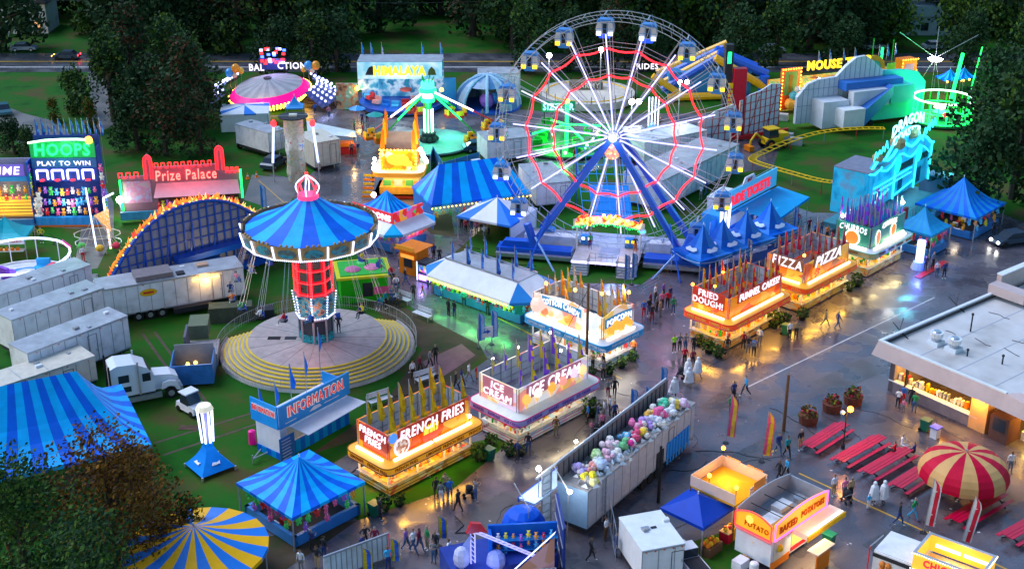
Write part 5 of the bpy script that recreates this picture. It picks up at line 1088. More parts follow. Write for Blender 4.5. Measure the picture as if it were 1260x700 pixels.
# ------------------------------------------------------------------ blue lattice arch with flames
def arch():
    p0,p1=P(122,380),P(352,314); o,a,L=frame_to(p0,p1); T=thing('flame_arch_ride','blue lattice arch ride with a row of flames along its curved top','fairground ride',(o.x,o.y,0),a)
    cx=L*.52; Ra=L*.56; zc=HT(230,348,250)-Ra*.92; gm=mat('arch_grey_panel',(.3,.28,.34),.5,.25,.8); b=MB(); n=28
    Hmax=HT(230,348,250)*.9
    arc=[]
    for k in range(n+1):
        t=k/n; x=L*t; z=Hmax*(1-abs(2*t-1.02)**2.3)*.98+.8; arc.append((x,max(.8,z)))
    b.slab([(0,.3),(L,.3)]+arc[::-1],0,.25,gm); b.build('panel',T)
    B=mat('lattice_blue',(.0,.07,.42),.4,.15); b=MB()
    for k in range(25):
        x=L*k/24; i=min(n-1,int(x/L*n)); h=arc[i][1]; b.box((x-.07,-.2,0),(x+.07,-.04,h),B)
    z=1.6
    while z<Hmax:
        xs=[x for x,h in arc if h>z]
        if xs: b.box((min(xs),-.17,z-.045),(max(xs),-.05,z+.045),B)
        z+=1.05
    for k in range(1,8): b.tube((L*k/8,-.25,arc[int(n*k/8)][1]*.75),(L*(k-.5)/8,-.9,0),.09,B,4)
    b.path([(x,-.1,h) for x,h in arc],.2,B,5); b.build('lattice',T)
    b=MB(); b.box((L*.38,-1.6,3.0),(L*.98,-.3,3.6),B); b.box((L*.42,-1.9,1.8),(L*.6,-.5,2.6),B); b.box((L*.1,-1.4,.4),(L*.9,-.3,1.0),B); b.build('walkway',T)
    b=MB(); r=random.Random(9); f1=lamp('flame_orange',(1,.22,.02),1.3); f2=lamp('flame_yellow',(1,.6,.15),1.3); f3=lamp('flame_red',(1,.06,.03),1.2)
    for k in range(2,n-1):
        for j in range(4):
            t=(k+j/4)/n; i=int(t*n); u=t*n-i; x=arc[i][0]*(1-u)+arc[i+1][0]*u; h=arc[i][1]*(1-u)+arc[i+1][1]*u; w=r.uniform(.12,.24); q=r.uniform(.4,.85); y=.3
            b.slab([(x-w,h+.1),(x+w,h+.1),(x+w*.5,h+q*.5),(x+r.uniform(-.2,.3),h+q),(x-w*.5,h+q*.55)],y+j*.03,y+.06+j*.03,[f1,f2,f3,f1][r.randrange(4)])
    b.build('flame_row',T)
    bulbs(T,[(arc[k//2][0],-.15,arc[k//2][1]+.25) for k in range(6,2*n-4)],lamp('flame_orange2',(1,.4,.05),3),.12)
    light('POINT',(L*.55,1.5,Hmax+1.5),260,(1,.45,.2),.5,T); light('AREA',(L*.55,-4.0,3.2),60,(1,.8,.4),2,T,(R(60),0,0),.3)
arch()
# ------------------------------------------------------------------ striped tents and game booths
def game_tent(at4,label,w,h0,h1,st,mats,n,where,rz=A1,wy=None,post=True):
    c=at4; T=tent('game_tent',label,c,w,wy or w,h0,h1,mats,rz,st,cat='game tent'); hw=w/2*.86; hy=(wy or w)/2*.86
    b=MB()
    for (x0,y0,x1,y1) in ((-hw,-hy,hw,-hy),(-hw,hy,hw,hy),(-hw,-hy,-hw,hy),(hw,-hy,hw,hy)):
        b.box((min(x0,x1)-.15,min(y0,y1)-.15,.1),(max(x0,x1)+.15,max(y0,y1)+.15,.95),mat('counter_blue',(.03,.2,.55),.4,.2))
    b.build('counter',T)
    b=MB(); b.box((-hw+.2,-hy+.2,.05),(hw-.2,hy-.2,.12),DARK); r=random.Random(n)
    for k in range(8): b.box((-.9*hw+k*hw*.22,-.3,.12),(-.9*hw+k*hw*.22+.3,.3,.6),[WHITE,RED,YEL][k%3])
    b.build('game_floor',T)
    s=1.15; g='plush toys hung round the '+where
    for (p0,p1) in (((-hw,-hy),(hw,-hy)),((-hw,hy),(-hw,-hy)),((hw,-hy),(hw,hy))):
        for z in (h0-.45,h0-1.2):
            plush_row(T,p0,p1,n if z>h0-1 else max(2,n//2),z,'hanging from '+where,g,s,seed=n+int(z*10)+int(p0[0]*3))
    light('POINT',(0,0,h0-.2),90,(1,.8,.6),.3,T); return T
def ctr(a,b,z=0): return (P(*a)+P(*b))/2
game_tent(P(373,634),'blue striped square game tent hung with plush toys, next to the french fries stand',6.7,2.9,HT(372,628,556),4,[TB1,TB2],7,'the blue striped tent by the fries stand')
game_tent(P(1178,278),'blue striped game tent with yellow and red prizes, beneath the big right tree',7.6,2.9,HT(1178,278,218),5,[TB1,mat('tent_midblue',(.01,.24,.6),.55,.12,.6)],6,'the blue tent below the right tree')
game_tent(P(1132,306),'smaller blue striped game tent beside the churros stand with a red mat',4.6,2.8,HT(1132,306,254),4,[mat('tent_teal',(.01,.3,.55),.55,.12,.6),mat('tent_midblue',(.01,.24,.6),.55,.12,.6)],5,'the small tent by the churros stand')
b=MB(); p=P(1140,330); b.at(p.x,p.y,.02,A1).box((-3.2,-1,0),(3.2,-.3,.06),RED); tag(b.build('red_mat'),'long red mat on the asphalt before the small blue game tent','mat')
T=thing('drink_column','tall glowing blue and white column on a blue pool of light by the churros stand','light column',P(1130,330),0); b=MB(); b.cyl((0,0,.8),.45,2.4,lamp('blue_white_tube',(.3,.4,1),4),10); b.build('lit_tube',T); b=MB(); b.cyl((0,0,0),.9,.8,cm((.3,.45,.7)),12,.6); b.build('foot',T); light('POINT',(-.3,-1.2,1.6),120,(.1,.15,1),.3,T)
# yellow and blue big-top, bottom left; red and cream umbrella, right
def bigtop(name,label,c,r,h0,h1,mats,n,fl=.3,cat='tent',rz=0,posts=8,dome_=0,flat=1.0):
    T=thing(name,label,cat,(c.x,c.y,0),rz); b=MB(); J=6
    for k in range(n):
        a=2*math.pi*k/n; d=2*math.pi*(k+1)/n
        for j in range(J):
            def q(t,a):
                rr=r*(1-t); z=h0+(h1-h0)*(t+(-fl*math.sin(math.pi*t)*.6 if not dome_ else 0)); 
                if dome_: rr=r*math.cos(t*math.pi/2)**.8 if t<1 else 0; z=h0+(h1-h0)*math.sin(t*math.pi/2)
                return (rr*math.cos(a),rr*math.sin(a)*flat,z)
            b.add([q(j/J,a),q(j/J,d),q((j+1)/J,d),q((j+1)/J,a)],[(0,1,2,3)],mats[k%len(mats)])
        b.add([(r*math.cos(a),r*math.sin(a)*flat,h0),(r*math.cos(d),r*math.sin(d)*flat,h0),(r*math.cos(d),r*math.sin(d)*flat,h0-.3),(r*math.cos(a),r*math.sin(a)*flat,h0-.3)],[(0,1,2,3)],mats[k%len(mats)])
    b.build('canopy',T)
    for k in range(posts): a=2*math.pi*k/posts; b=MB(); b.tube((r*.96*math.cos(a),r*.96*math.sin(a)*flat,0),(r*.96*math.cos(a),r*.96*math.sin(a)*flat,h0),.06,STEEL,5); b.build('pole',T)
    b=MB(); b.tube((0,0,0),(0,0,h1+.2),.08,STEEL,6); b.build('centre_pole',T)
    return T
YT=bigtop('striped_big_top','round yellow and blue striped canopy at the bottom edge',P(246,716),4.9,2.9,HT(246,716,655)+.6,[mat('canvas_yellow',(.85,.42,.0),.5,.1,.7),mat('canvas_blue',(.01,.18,.62),.5,.1,.7)],24,.25)
UM=bigtop('picnic_umbrella','giant red and cream striped round umbrella over the picnic tables','umbrella',3.4,2.0,3.6,[mat('umbrella_red',(.5,.0,.03),.6,.15,.8),mat('umbrella_cream',(.6,.33,.12),.6,.15,.8)],16,0,'umbrella',0,0,1) if False else bigtop('picnic_umbrella','giant red and cream striped round umbrella over the picnic tables',P(1181,610),3.35,2.1,3.9,[mat('umbrella_red',(.5,.0,.03),.6,.15,.8),mat('umbrella_cream',(.6,.33,.12),.6,.15,.8)],16,0,'umbrella',0,0,1)
# blue striped marquee lower left, behind the autumn tree
BT=tent('striped_marquee','large blue striped marquee at the left edge below the white trailers',P(55,592),15,11,4.2,HT(60,590,478)+.8,[TB1,TB2],R(27),7,.2,.35,True,None,'marquee',ridge=7)
light('POINT',(2,-3,3.2),120,(.15,.25,1),.4,BT)
# white blue tent near saucer; hip marquees in the middle
W4=[TW,BLUE]
tent('party_tent','small white and blue striped tent with closed walls beside the climbing tower',P(303,155),7.0,6.0,2.6,HT(303,152,129)+.3,[TW,TW,mat('stripe_blue',(.02,.2,.7),.5,.1)],R(8),1.5 and 2,.02,.2,True,(TW,[0,1,2,3]))
tent('party_tent','tiny blue peaked tent behind the climbing tower',P(364,150),2.6,2.6,2.4,4.0,[LBLUE],R(5),1,.2,.2)
tent('party_tent','blue and white striped tent with grey walls left of the ferris wheel leg',P(612,288),7.0,6.6,2.7,HT(612,285,243)+.3,[mat('stripe_blue',(.02,.2,.7),.5,.1),TW,TW,mat('stripe_blue',(.02,.2,.7),.5,.1)],R(-28),2,.02,.25,True,(TW,[1,2]))
MQ=tent('long_marquee','long blue striped marquee with string lights above the popcorn stand aisle',P(580,262),12.5,7.4,3.0,HT(580,258,206)+1.2,[TB1,TB2],R(22),5,.02,.25,True,(mat('marquee_wall',(.02,.15,.5),.5,.15),[3]),'marquee',ridge=8)
bulbs(MQ,lin((-6.2,-3.75,2.6),(6.2,-3.75,2.6),26),YL,.09); light('POINT',(0,-2,2.3),120,(1,.75,.45),.4,MQ)
plush_row(MQ,(-6,-3.4),(6,-3.4),14,2.1,'hung along the long blue marquee','plush toys hung along the long marquee',.9,seed=4)
# green lit duck game under white and blue awnings, blue feather flags on its flat roof
def duck():
    c=P(604,372); T=thing('game_booth','green lit game booth with white and blue awning roof and blue flags','game booth',(c.x,c.y,0),R(-40)); b=MB(); L=10.4; W=3.0; o=2.1
    z0,z1=2.7,4.0; hx,hy=L/2,W/2; ox,oy=hx+o,hy+o
    ins=[(-hx+.4,-hy),(hx-.4,-hy),(hx-.4,hy),(-hx+.4,hy)]; cut=1.8
    out=[(-ox+cut,-oy),(ox-cut,-oy),(ox,-oy+cut),(ox,oy-cut),(ox-cut,oy),(-ox+cut,oy),(-ox,oy-cut),(-ox,-oy+cut)]
    im=[ins[0],ins[1],ins[1],ins[2],ins[2],ins[3],ins[3],ins[0]]; ms=[TW,mat('snow_blue',(.02,.22,.6),.5,.1),TW,mat('snow_blue',(.02,.22,.6),.5,.1)]*2
    for k in range(8):
        j=(k+1)%8; b.add([(*out[k],z0),(*out[j],z0),(*im[j],z1),(*im[k],z1)],[(0,1,2,3)],ms[k]); b.add([(*out[k],z0),(*out[j],z0),(*out[j],z0-.3),(*out[k],z0-.3)],[(0,1,2,3)],ms[k])
    b.build('awning',T); b=MB(); b.box((-hx+.4,-hy,z1-.1),(hx-.4,hy,z1+.06),ROOFG); b.box((-hx+.3,-hy-.05,z1+.06),(hx-.3,-hy+.05,z1+.2),STEEL); b.box((-hx+.3,hy-.05,z1+.06),(hx-.3,hy+.05,z1+.2),STEEL); b.build('roof',T)
    b=MB(); b.box((-hx-.6,-hy-.8,.1),(hx+.6,hy+.8,1.0),mat('counter_blue',(.03,.2,.55),.4,.2)); b.box((-hx,-.1,1.0),(hx,.1,2.6),lamp('green_lit_back',(.03,.7,.2),.6)); b.build('counter',T)
    b=MB(); r=random.Random(1)
    for k in range(60):
        t=k/60; x=-ox+cut+(2*ox-2*cut)*t; b.ball((x,-oy-.03,z0-.35),.11,[YL,GL][k%2],4,3)
    for k in range(20): t=k/20; b.ball((ox+.03,-oy+cut+(2*oy-2*cut)*t,z0-.35),.11,[YL,GL][k%2],4,3)
    b.build('light_string',T)
    for k in range(5):
        for y in (-hy+.1,hy-.1): flag_on(T,-hx+1.2+k*(L-2.4)/4,y,z1,2.3,BLUE,LBLUE,1.25,k)
    plush_row(T,(-hx,-hy-1.0),(hx,-hy-1.0),22,2.2,'hanging in the green lit booth with white awning','plush toys in the green lit booth',.95,seed=31); plush_row(T,(hx+.8,-hy-.6),(hx+.8,hy),7,2.0,'hanging at the end of the green lit booth','plush toys in the green lit booth end',.95,seed=33); plush_row(T,(-hx,-hy-.7),(hx,-hy-.7),18,1.5,'on the counter of the green lit booth','plush toys on the counter of the green lit booth',.9,seed=35)
    light('AREA',(0,-hy-1.6,2.5),260,(.1,1,.25),L,T,(R(-12),0,0),1); return T
duck()
# balloons booth
def balloons():
    c=P(478,296); T=thing('balloon_game','balloon dart booth with red BALLOONS sign and blue striped peaked roof','game booth',(c.x,c.y,0),R(-40)); L=7; W=5.2; b=MB(); hx,hy=L/2,W/2
    b.box((-hx,-hy,.1),(hx,hy,1.0),mat('counter_blue',(.03,.2,.55),.4,.2)); b.box((-hx+.3,-.2,1),(hx-.3,hy-.3,2.7),lamp('pink_lit_back',(.9,.1,.35),.4)); b.build('counter',T)
    z0,z1=2.7,3.5; ox,oy=hx+1.5,hy+1.5; out=[(-ox,-oy),(ox-1.5,-oy),(ox,-oy+1.5),(ox,oy-1.5),(ox-1.5,oy),(-ox,oy)]; im=[(-hx+.3,-hy+.3),(hx-.3,-hy+.3),(hx-.3,-hy+.3),(hx-.3,hy-.3),(hx-.3,hy-.3),(-hx+.3,hy-.3)]; b=MB(); ms=[TW,TB2,TW,TB2,TW,TB2]
    for k in range(6): j=(k+1)%6; b.add([(*out[k],z0),(*out[j],z0),(*im[j],z1),(*im[k],z1)],[(0,1,2,3)],ms[k]); b.add([(*out[k],z0),(*out[j],z0),(*out[j],z0-.3),(*out[k],z0-.3)],[(0,1,2,3)],ms[k])
    b.build('awning',T)
    b=MB(); b.box((-hx+.2,-hy+.2,z1-.1),(hx-.2,-hy+.35,z1+1.1),mat('sign_red',(.75,.02,.03),.4,.1,emit=.25)); b.box((hx-.35,-hy+.36,z1-.1),(hx-.2,hy-.2,z1+1.2),art('balloon',[(.9,.03,.03),(1,.4,.03),(.03,.6,.1),(.9,.1,.3),(.1,.4,.9)],1.6,.7)); b.build('sign_board',T)
    text('BALLOONS',6.0,.75,SIGNW,T,(0,-hy+.14,z1+.5),0,.08,bold=.05)
    b=MB(); ns=8
    for s,(a,d) in enumerate((((-hx+.4,-hy+.5),(hx-.5,-hy+.5)),((hx-.5,-hy+.5),(hx-.5,hy-.4)),((hx-.5,hy-.4),(-hx+.4,hy-.4)),((-hx+.4,hy-.4),(-hx+.4,-hy+.5)))):
        for k in range(ns):
            u,v=k/ns,(k+1)/ns; q=lambda u,t:(a[0]+(d[0]-a[0])*u*(1)+(0-(a[0]+(d[0]-a[0])*u))*t, a[1]+(d[1]-a[1])*u+(0-(a[1]+(d[1]-a[1])*u))*t, z1+.4+2.2*t-.35*math.sin(math.pi*t))
            for j in range(3): b.add([q(u,j/3),q(v,j/3),q(v,(j+1)/3),q(u,(j+1)/3)],[(0,1,2,3)],[TB1,TB2][k%2])
    b.build('peaked_roof',T)
    plush_row(T,(-hx,-hy-.3),(hx,-hy-.3),10,2.2,'in the balloon dart booth','prizes in the balloon booth',.9,seed=3); plush_row(T,(hx+.2,-hy),(hx+.2,hy),8,2.0,'at the end of the balloon dart booth','prizes at the end of the balloon booth',.9,seed=5)
    lampbulb(T,-hx-.8,hy-.5,0,3.9,HOT,.28,160); light('POINT',(hx+.9,0,2.3),120,(1,.6,.7),.3,T)
balloons()
# orange booth and arcade, green bounce booth
T=thing('snack_hut','small bright orange hut beside the dark arcade cabinet in the aisle','hut',P(510,334),R(-35)); b=MB(); b.box((-1.2,-1.1,0),(1.2,1.1,2.8),ORG,.05); b.box((-.5,-1.14,.9),(.6,-1.1,2.0),DARK); b.build('hut_body',T); b=MB(); b.box((-1.5,-1.5,2.8),(1.5,1.5,2.95),ORG); b.box((-1.2,-1.55,2.95),(1.2,-1.4,3.4),cm((.9,.35,.03))); b.build('roof',T); b=MB(); b.box((-.9,-1.16,1.9),(.9,-1.12,2.3),lamp('orange_sign_panel',(1,.35,.05),1)); b.build('sign_panel',T)
T=thing('arcade_cabinet','dark arcade claw machine with violet light strips beside the orange hut','arcade machine',P(527,345),R(-35)); b=MB(); b.box((-.9,-.7,0),(1.0,.8,2.2),DARK); b.build('cabinet',T); b=MB(); b.box((-.95,-.76,.1),(-.86,-.7,2.2),WL); b.box((-.7,-.75,.2),(.8,-.7,.8),PL); b.box((-.7,-.75,1.2),(.8,-.7,1.9),art('arcade',[(.05,.1,.5),(.8,.1,.2),(.6,.5,.1),(.05,.3,.3)],4,.7)); b.build('light_panel',T); light('POINT',(0,-1.3,1),40,(.5,.3,1),.2,T)
T=thing('green_booth','bright green booth with yellow trim and pink picture roof by the swing carousel','booth',P(447,362),R(12)); b=MB(); b.box((-2.4,-2.0,0),(2.4,2.0,2.7),mat('vivid_green',(.02,.45,.01),.45,.15)); b.box((-.2,-2.05,.6),(.8,-2.0,2.1),DARK); b.build('booth_body',T); b=MB(); b.box((-2.8,-2.4,2.7),(2.8,2.4,2.95),cm((.6,.6,.02))); b.build('trim',T); b=MB(); b.box((-2.4,-2,2.95),(2.4,2,3.05),cm((.03,.4,.05))); b.ball((-1,-.5,3.0),.9,cm((.5,.15,.3)),8,5,.4); b.ball((1,-.3,3.0),.9,cm((.6,.2,.35)),8,5,.4); b.ball((.2,1.2,3.0),.7,cm((.1,.5,.15)),8,5,.4); b.build('roof_picture',T); b=MB(); b.box((.9,-2.3,.9),(2.7,-2.06,1.6),cm((.75,.1,.25))); b.build('sign_panel',T)
# tall orange food booth upstage
def orange_booth():
    c=P(494,236); T=thing('snack_stand','tall orange lit snack stand with bulb framed sign and striped side banners','food stand',(c.x,c.y,0),R(-3)); b=MB()
    for s in range(2): b.box((-3.2-s*.0,-3.0,.1),(3.2,3.0,.5),mat('stand_red_base',(.6,.05,.01),.4,.1))
    b.box((-2.4,-2.4,.5),(2.4,2.4,1.4),YIN); b.box((-2.2,0,1.4),(2.2,2.2,3),lamp('stand_inner_lit',(1,.5,.12),.8)); b.build('stand_body',T)
    b=MB(); o=rounded(-3.2,-3.2,3.2,3.2,1.2); b.ext(o,2.9,3.5,mat('lit_orange_fascia',(1,.35,.02),.4,.1,emit=.25),mat('lit_cream_roof',(.85,.7,.5),.4,.1)); b.build('awning',T)
    z=HT(494,250,182); b=MB(); b.box((-2.1,-2.0,3.5),(2.1,-1.8,z-1),art('snack',[(1,.35,0),(1,.6,.05),(1,.8,.4),(.9,.2,0)],1.2,1.1)); b.build('front_sign',T)
    bulbs(T,[(x,-2.1,zz) for x in (-2.2,2.2) for zz in [3.5+k*.42 for k in range(int((z-4.3)/.42))]]+[(x*.45-2.2,-2.1,zz) for x in range(11) for zz in (3.5,z-1)],YL,.13)
    b=MB(); L_=lamp('lit_snack',(1,.5,.03),1.3); b.X=Matrix.Translation((0,-2.1,z-2.2))@Matrix.Rotation(math.pi/2,4,'X')@Matrix.Scale(1.9,4,(1,0,0)); b.cyl((0,0,0),.75,.1,L_,14); b.build('oval_picture',T)
    b=MB()
    for s in (-1,1): b.box((s*2.15-.07,-1.8,3.5),(s*2.15+.07,2.0,z-1.2),ORG); 
    b.box((-2.2,2.0,3.5),(2.2,2.12,z+.2),ROOFG); b.build('side_wall',T)
    b=MB()
    for s in (-1,1):
        for k in range(3): b.slab([(s*2.2+s*.1,z-1.2+k*.3),(s*2.2-s*.5,z-1.2+k*.3),(s*2.2-s*.5,z+1.2+k*.7),(s*2.2-.2*s,z+1.6+k*.8)],-1.5+k*1.6,-1.3+k*1.6,[ORG,YEL][k%2])
    b.build('fin_banner',T)
    for k in range(5): b=MB(); b.ball((2.9+.12*k,-2.6+.5*k-.3,4.6+.55*(4-k)-.3),.26,HOT,6,4); b.build('globe_lamp',T)
    for k in range(3): b=MB(); b.ball((-3.0,-2.6+.6*k,3.9+.4*k),.24,HOT,6,4); b.build('globe_lamp',T)
    b=MB()
    for k in range(6): b.box((-4.6,-2.8+.9*k*.5,.1+.4*k),(-3.2,-2.7+.9*k*.5,.4+.4*k),[ORG,YEL][k%2]); b.box((3.2,-2.8+.45*k,.1+.4*k),(4.2,-2.7+.45*k,.4+.4*k),[ORG,YEL][k%2])
    b.build('striped_skirt',T)
    for sx in (-1.4,0,1.4): b=MB(); b.box((sx-.5,-2.5,1.6),(sx+.5,-2.42,2.4),cm((.1,.45,.1) if sx else (.7,.6,.5))); b.build('menu_board',T)
    light('POINT',(0,-2.7,z-.8),300,(1,.6,.25),.4,T); light('AREA',(0,-2.8,2.8),160,(1,.6,.2),4,T)
orange_booth()
# blue fence panels and pick-up behind
def blue_screen(p0,p1,label,h=2.2,m=None):
    o,a,L=frame_to(P(*p0),P(*p1)); T=thing('blue_screen_fence',label,'fence',(o.x,o.y,0),a); b=MB(); n=max(1,int(L/2))
    for k in range(n): b.box((k*L/n+.03,0,.1),((k+1)*L/n-.03,.06,h),m or mat('screen_blue',(.03,.2,.42),.5,.25,1.2))
    b.build('panel',T); b=MB()
    for k in range(n+1): b.tube((k*L/n,0,0),(k*L/n,0,h+.1),.05,STEEL,5)
    b.build('post',T); return T
blue_screen((533,200),(545,220),'blue screen fence right of the tall orange stand'); blue_screen((545,220),(590,207),'blue screen fence in front of the white pick-up truck')
blue_screen((530,212),(533,200),'short blue screen beside the orange stand')
def carlike(px,py,rz,label,col,kind='car',head=None,tail=None,s=1.0,name='parked_car'):
    T=thing(name,label,'car' if kind!='pickup' else 'truck',P(px,py),rz); T.scale=(s,s,s); b=MB(); L=4.6 if kind=='car' else 5.4; W=.9
    pr=[(-L/2,.35),(-L/2,.85),(-L/2+.3,1.0),(L/2-.9,.95),(L/2-.1,.75),(L/2,.4)]; b.slab([(x,z) for x,z in pr],-W,W,col); b.build('body',T)
    b=MB(); c=[(-L/2+.5,1.0),(-L/2+1.0,1.5),(.5,1.5),(1.3,.96)] if kind=='car' else [(-.4,1.0),(-.3,1.75),(1.0,1.75),(1.6,.98)]
    b.slab(c,-W+.12,W-.12,GLASS); b.slab([(x*.93+.02,z+.03) for x,z in c[1:3]]+[(c[2][0]*.93,c[2][1]-.06),(c[1][0]*.93,c[1][1]-.06)],-W+.1,W-.1,col); b.build('cabin',T)
    if kind=='pickup': b=MB(); b.box((-L/2+.1,-W+.1,.98),(-.5,W-.1,1.02),DARK); b.build('load_bed',T)
    for x in (-L/2+.9,L/2-.9):
        for y in (-W-.02,W-.22): b=MB(); b.X=Matrix.Translation((x,y+.24,.36))@Matrix.Rotation(math.pi/2,4,'X'); b.cyl((0,0,0),.36,.24,BLACK,12); b.cyl((0,0,.24),.2,.01,STEEL,8); b.build('wheel',T)
    if head:
        for y in (-.6,.6): b=MB(); b.ball((L/2,y,.65),.16,head,6,4); b.build('headlight',T)
    if tail:
        for y in (-.7,.7): b=MB(); b.box((-L/2-.04,y-.18,.7),(-L/2,y+.18,.95),tail); b.build('tail_light',T)
    return T
carlike(585,214,R(30),'white pick-up truck behind the blue screen fence near the wheel',WHITE,'pickup')
carlike(82,73,R(180),'dark car on the far road with red tail light at upper left',mat('dark_car',(.03,.05,.08),.3,.1),tail=lamp('tail_red',(1,.02,.03),12),head=lamp('head_amber',(1,.5,.1),6),name='driving_car')
carlike(5,140,R(-60),'dark teal parked car at the left edge of the lawn',mat('teal_car',(.03,.12,.15),.25,.1))
carlike(925,100,R(10),'white parked car behind the white lattice wall',WHITE); carlike(1243,300,R(200),'dark car with one glowing headlight at the right edge beneath the trees',mat('dark_car',(.03,.05,.08),.3,.1),head=HOT)
carlike(338,205,R(70),'dark car beside the climbing tower on the grass',mat('dark_car',(.03,.05,.08),.3,.1)); carlike(590,186,R(10),'dark blue parked car behind the spider ride deck',mat('navy_car',(.02,.06,.14),.3,.1)); 
for k,(x,y) in enumerate([(950,62),(1075,58),(30,60),(1150,58)]): carlike(x,y+3,R(5),['pale car parked beyond the road above the red tower','pale car parked beyond the road above the maze front','grey car parked beyond the road at the upper left','pale car parked beyond the road at the upper right'][k],cm((.25,.3,.34)))
# climbing tower with two light columns, white trailers beside
def climb():
    T=thing('climbing_tower','beige rock climbing tower between two blue white light columns','climbing wall',P(366,222),R(2)); h=HT(366,222,144); b=MB(); n=12; r=random.Random(8)
    rock=mat('rock_beige',(.55,.5,.36),.85,.3,2.5,bump=1.0); prev=None
    for j in range(8):
        z=h*j/8; z1=h*(j+1)/8; pts=[(1.2*math.cos(2*math.pi*k/n)*r.uniform(.88,1.12),1.3*math.sin(2*math.pi*k/n)*r.uniform(.88,1.12)) for k in range(n)]
        if prev: b.add([(x,y,z-h/8) for x,y in prev]+[(x,y,z) for x,y in pts],[(k,(k+1)%n,(k+1)%n+n,k+n) for k in range(n)],rock)
        prev=pts
    b.add([(x,y,h*7/8) for x,y in prev]+[(x*.95,y*.95,h) for x,y in prev],[(k,(k+1)%n,(k+1)%n+n,k+n) for k in range(n)]+[list(range(n,2*n))],rock); b.build('rock_face',T)
    b=MB(); c=[cm((.7,.1,.1)),cm((.1,.3,.7)),cm((.7,.6,.1)),cm((.2,.5,.2))]
    for k in range(40): a=r.uniform(math.pi,2*math.pi); b.ball((1.22*math.cos(a),1.25*math.sin(a),r.uniform(.5,h-.5)),.1,c[k%4],4,3)
    b.build('hand_hold',T); b=MB(); b.cyl((0,0,h),1.9,.15,DARK,12); b.box((-.5,-.4,h+.15),(.5,.2,h+.4),cm((.7,.7,.6))); b.tube((-3,0,h+.1),(3,0,h+.3),.06,STEEL,4); b.build('top_plate',T)
    for s in (-1,1):
        b=MB(); b.tube((s*2.9,-.6,2.6),(s*2.5,-.6,h-1.2),.16,lamp('pale_blue_tube',(.4,.5,1),2.5),6); b.build('light_column',T); b=MB(); b.ball((s*2.45,-.6,h-.7),.38,RL,6,5,1.3); b.tube((s*2.9,-.6,0),(s*2.9,-.6,2.6),.09,STEEL,5); b.build('column_cap',T)
    light('POINT',(-2.4,-1.6,h*.6),90,(.4,.5,1),.3,T); light('POINT',(2.4,-1.6,h*.6),90,(.4,.5,1),.3,T)
climb()
trailer('box_trailer','cream box trailer right of the climbing tower',P(388,212),P(420,206),5.5,3.9,CREAM,CREAM,wheels=1,floor=.6)
trailer('box_trailer','pale grey trailer between the striped tent and the climbing tower',P(332,196),P(352,190),7,3.6,WDIRT,ROOFG,wheels=1)
T=thing('awning_stand','white awning with amber lamp and red counter beside the cream trailer','stall',P(425,188),R(10)); b=MB(); b.add([(-5,-1,3.3),(1.6,-1.2,2.5),(1.6,1.4,2.6),(-5,2,4.2)],[(0,1,2,3)],TW); b.build('awning',T); b=MB(); b.ball((1.0,-1.2,2.9),.28,YL,6,4); b.build('amber_lamp',T); b=MB(); b.box((-1,-.8,0),(1.5,.8,1.1),RED); b.box((-.8,-.9,1.1),(1.2,.6,1.6),ORG); b.build('counter',T); b=MB(); b.tube((1.5,-1.1,0),(1.5,-1.1,2.5),.05,STEEL,4); b.build('pole',T); light('POINT',(1,-1.5,2.5),70,(1,.6,.25),.2,T)
for k,(x,y,c,l) in enumerate([(508-68,150,LBLUE,'small blue cafe umbrella on the far plaza'),(462,158,cm((.02,.3,.3)),'small teal cafe umbrella on the far plaza')]):
    T=thing('cafe_umbrella',l,'umbrella',P(x,y),0); b=MB(); b.cyl((0,0,2.0),1.3,.5,c,8,.05); b.build('canopy',T); b=MB(); b.tube((0,0,0),(0,0,2.3),.04,STEEL,4); b.build('pole',T)
# ARMY platform, sizzler ride and trailers seen through the wheel
T=thing('stage_platform','pale raised platform with yellow edge and ARMY lettering behind the wheel','stage',P(722,122),R(2)); b=MB(); b.cyl((0,0,.1),7.6,1.1,mat('stage_pale',(.45,.43,.4),.5,.2),26); b.build('stage_deck',T); b=MB()
for k in range(24): a=2*math.pi*k/24; b.tube((7.6*math.cos(a),7.6*math.sin(a),1.1),(7.6*math.cos(a),7.6*math.sin(a),2.3),.06,DARK,4)
b.build('railing',T); b=MB(); b.path([(6.4*math.cos(k*.2618),6.4*math.sin(k*.2618),1.25) for k in range(24)],.12,YEL,4,True); b.build('yellow_edging',T); b=MB(); b.box((-2.6,1,1.2),(2.6,3,2.4),mat('khaki',(.14,.12,.09),.6,.2)); b.build('ring_block',T)
text('ARMY',3.2,.8,cm((.75,.7,.6)),T,(.5,.92,1.9),0,.05)
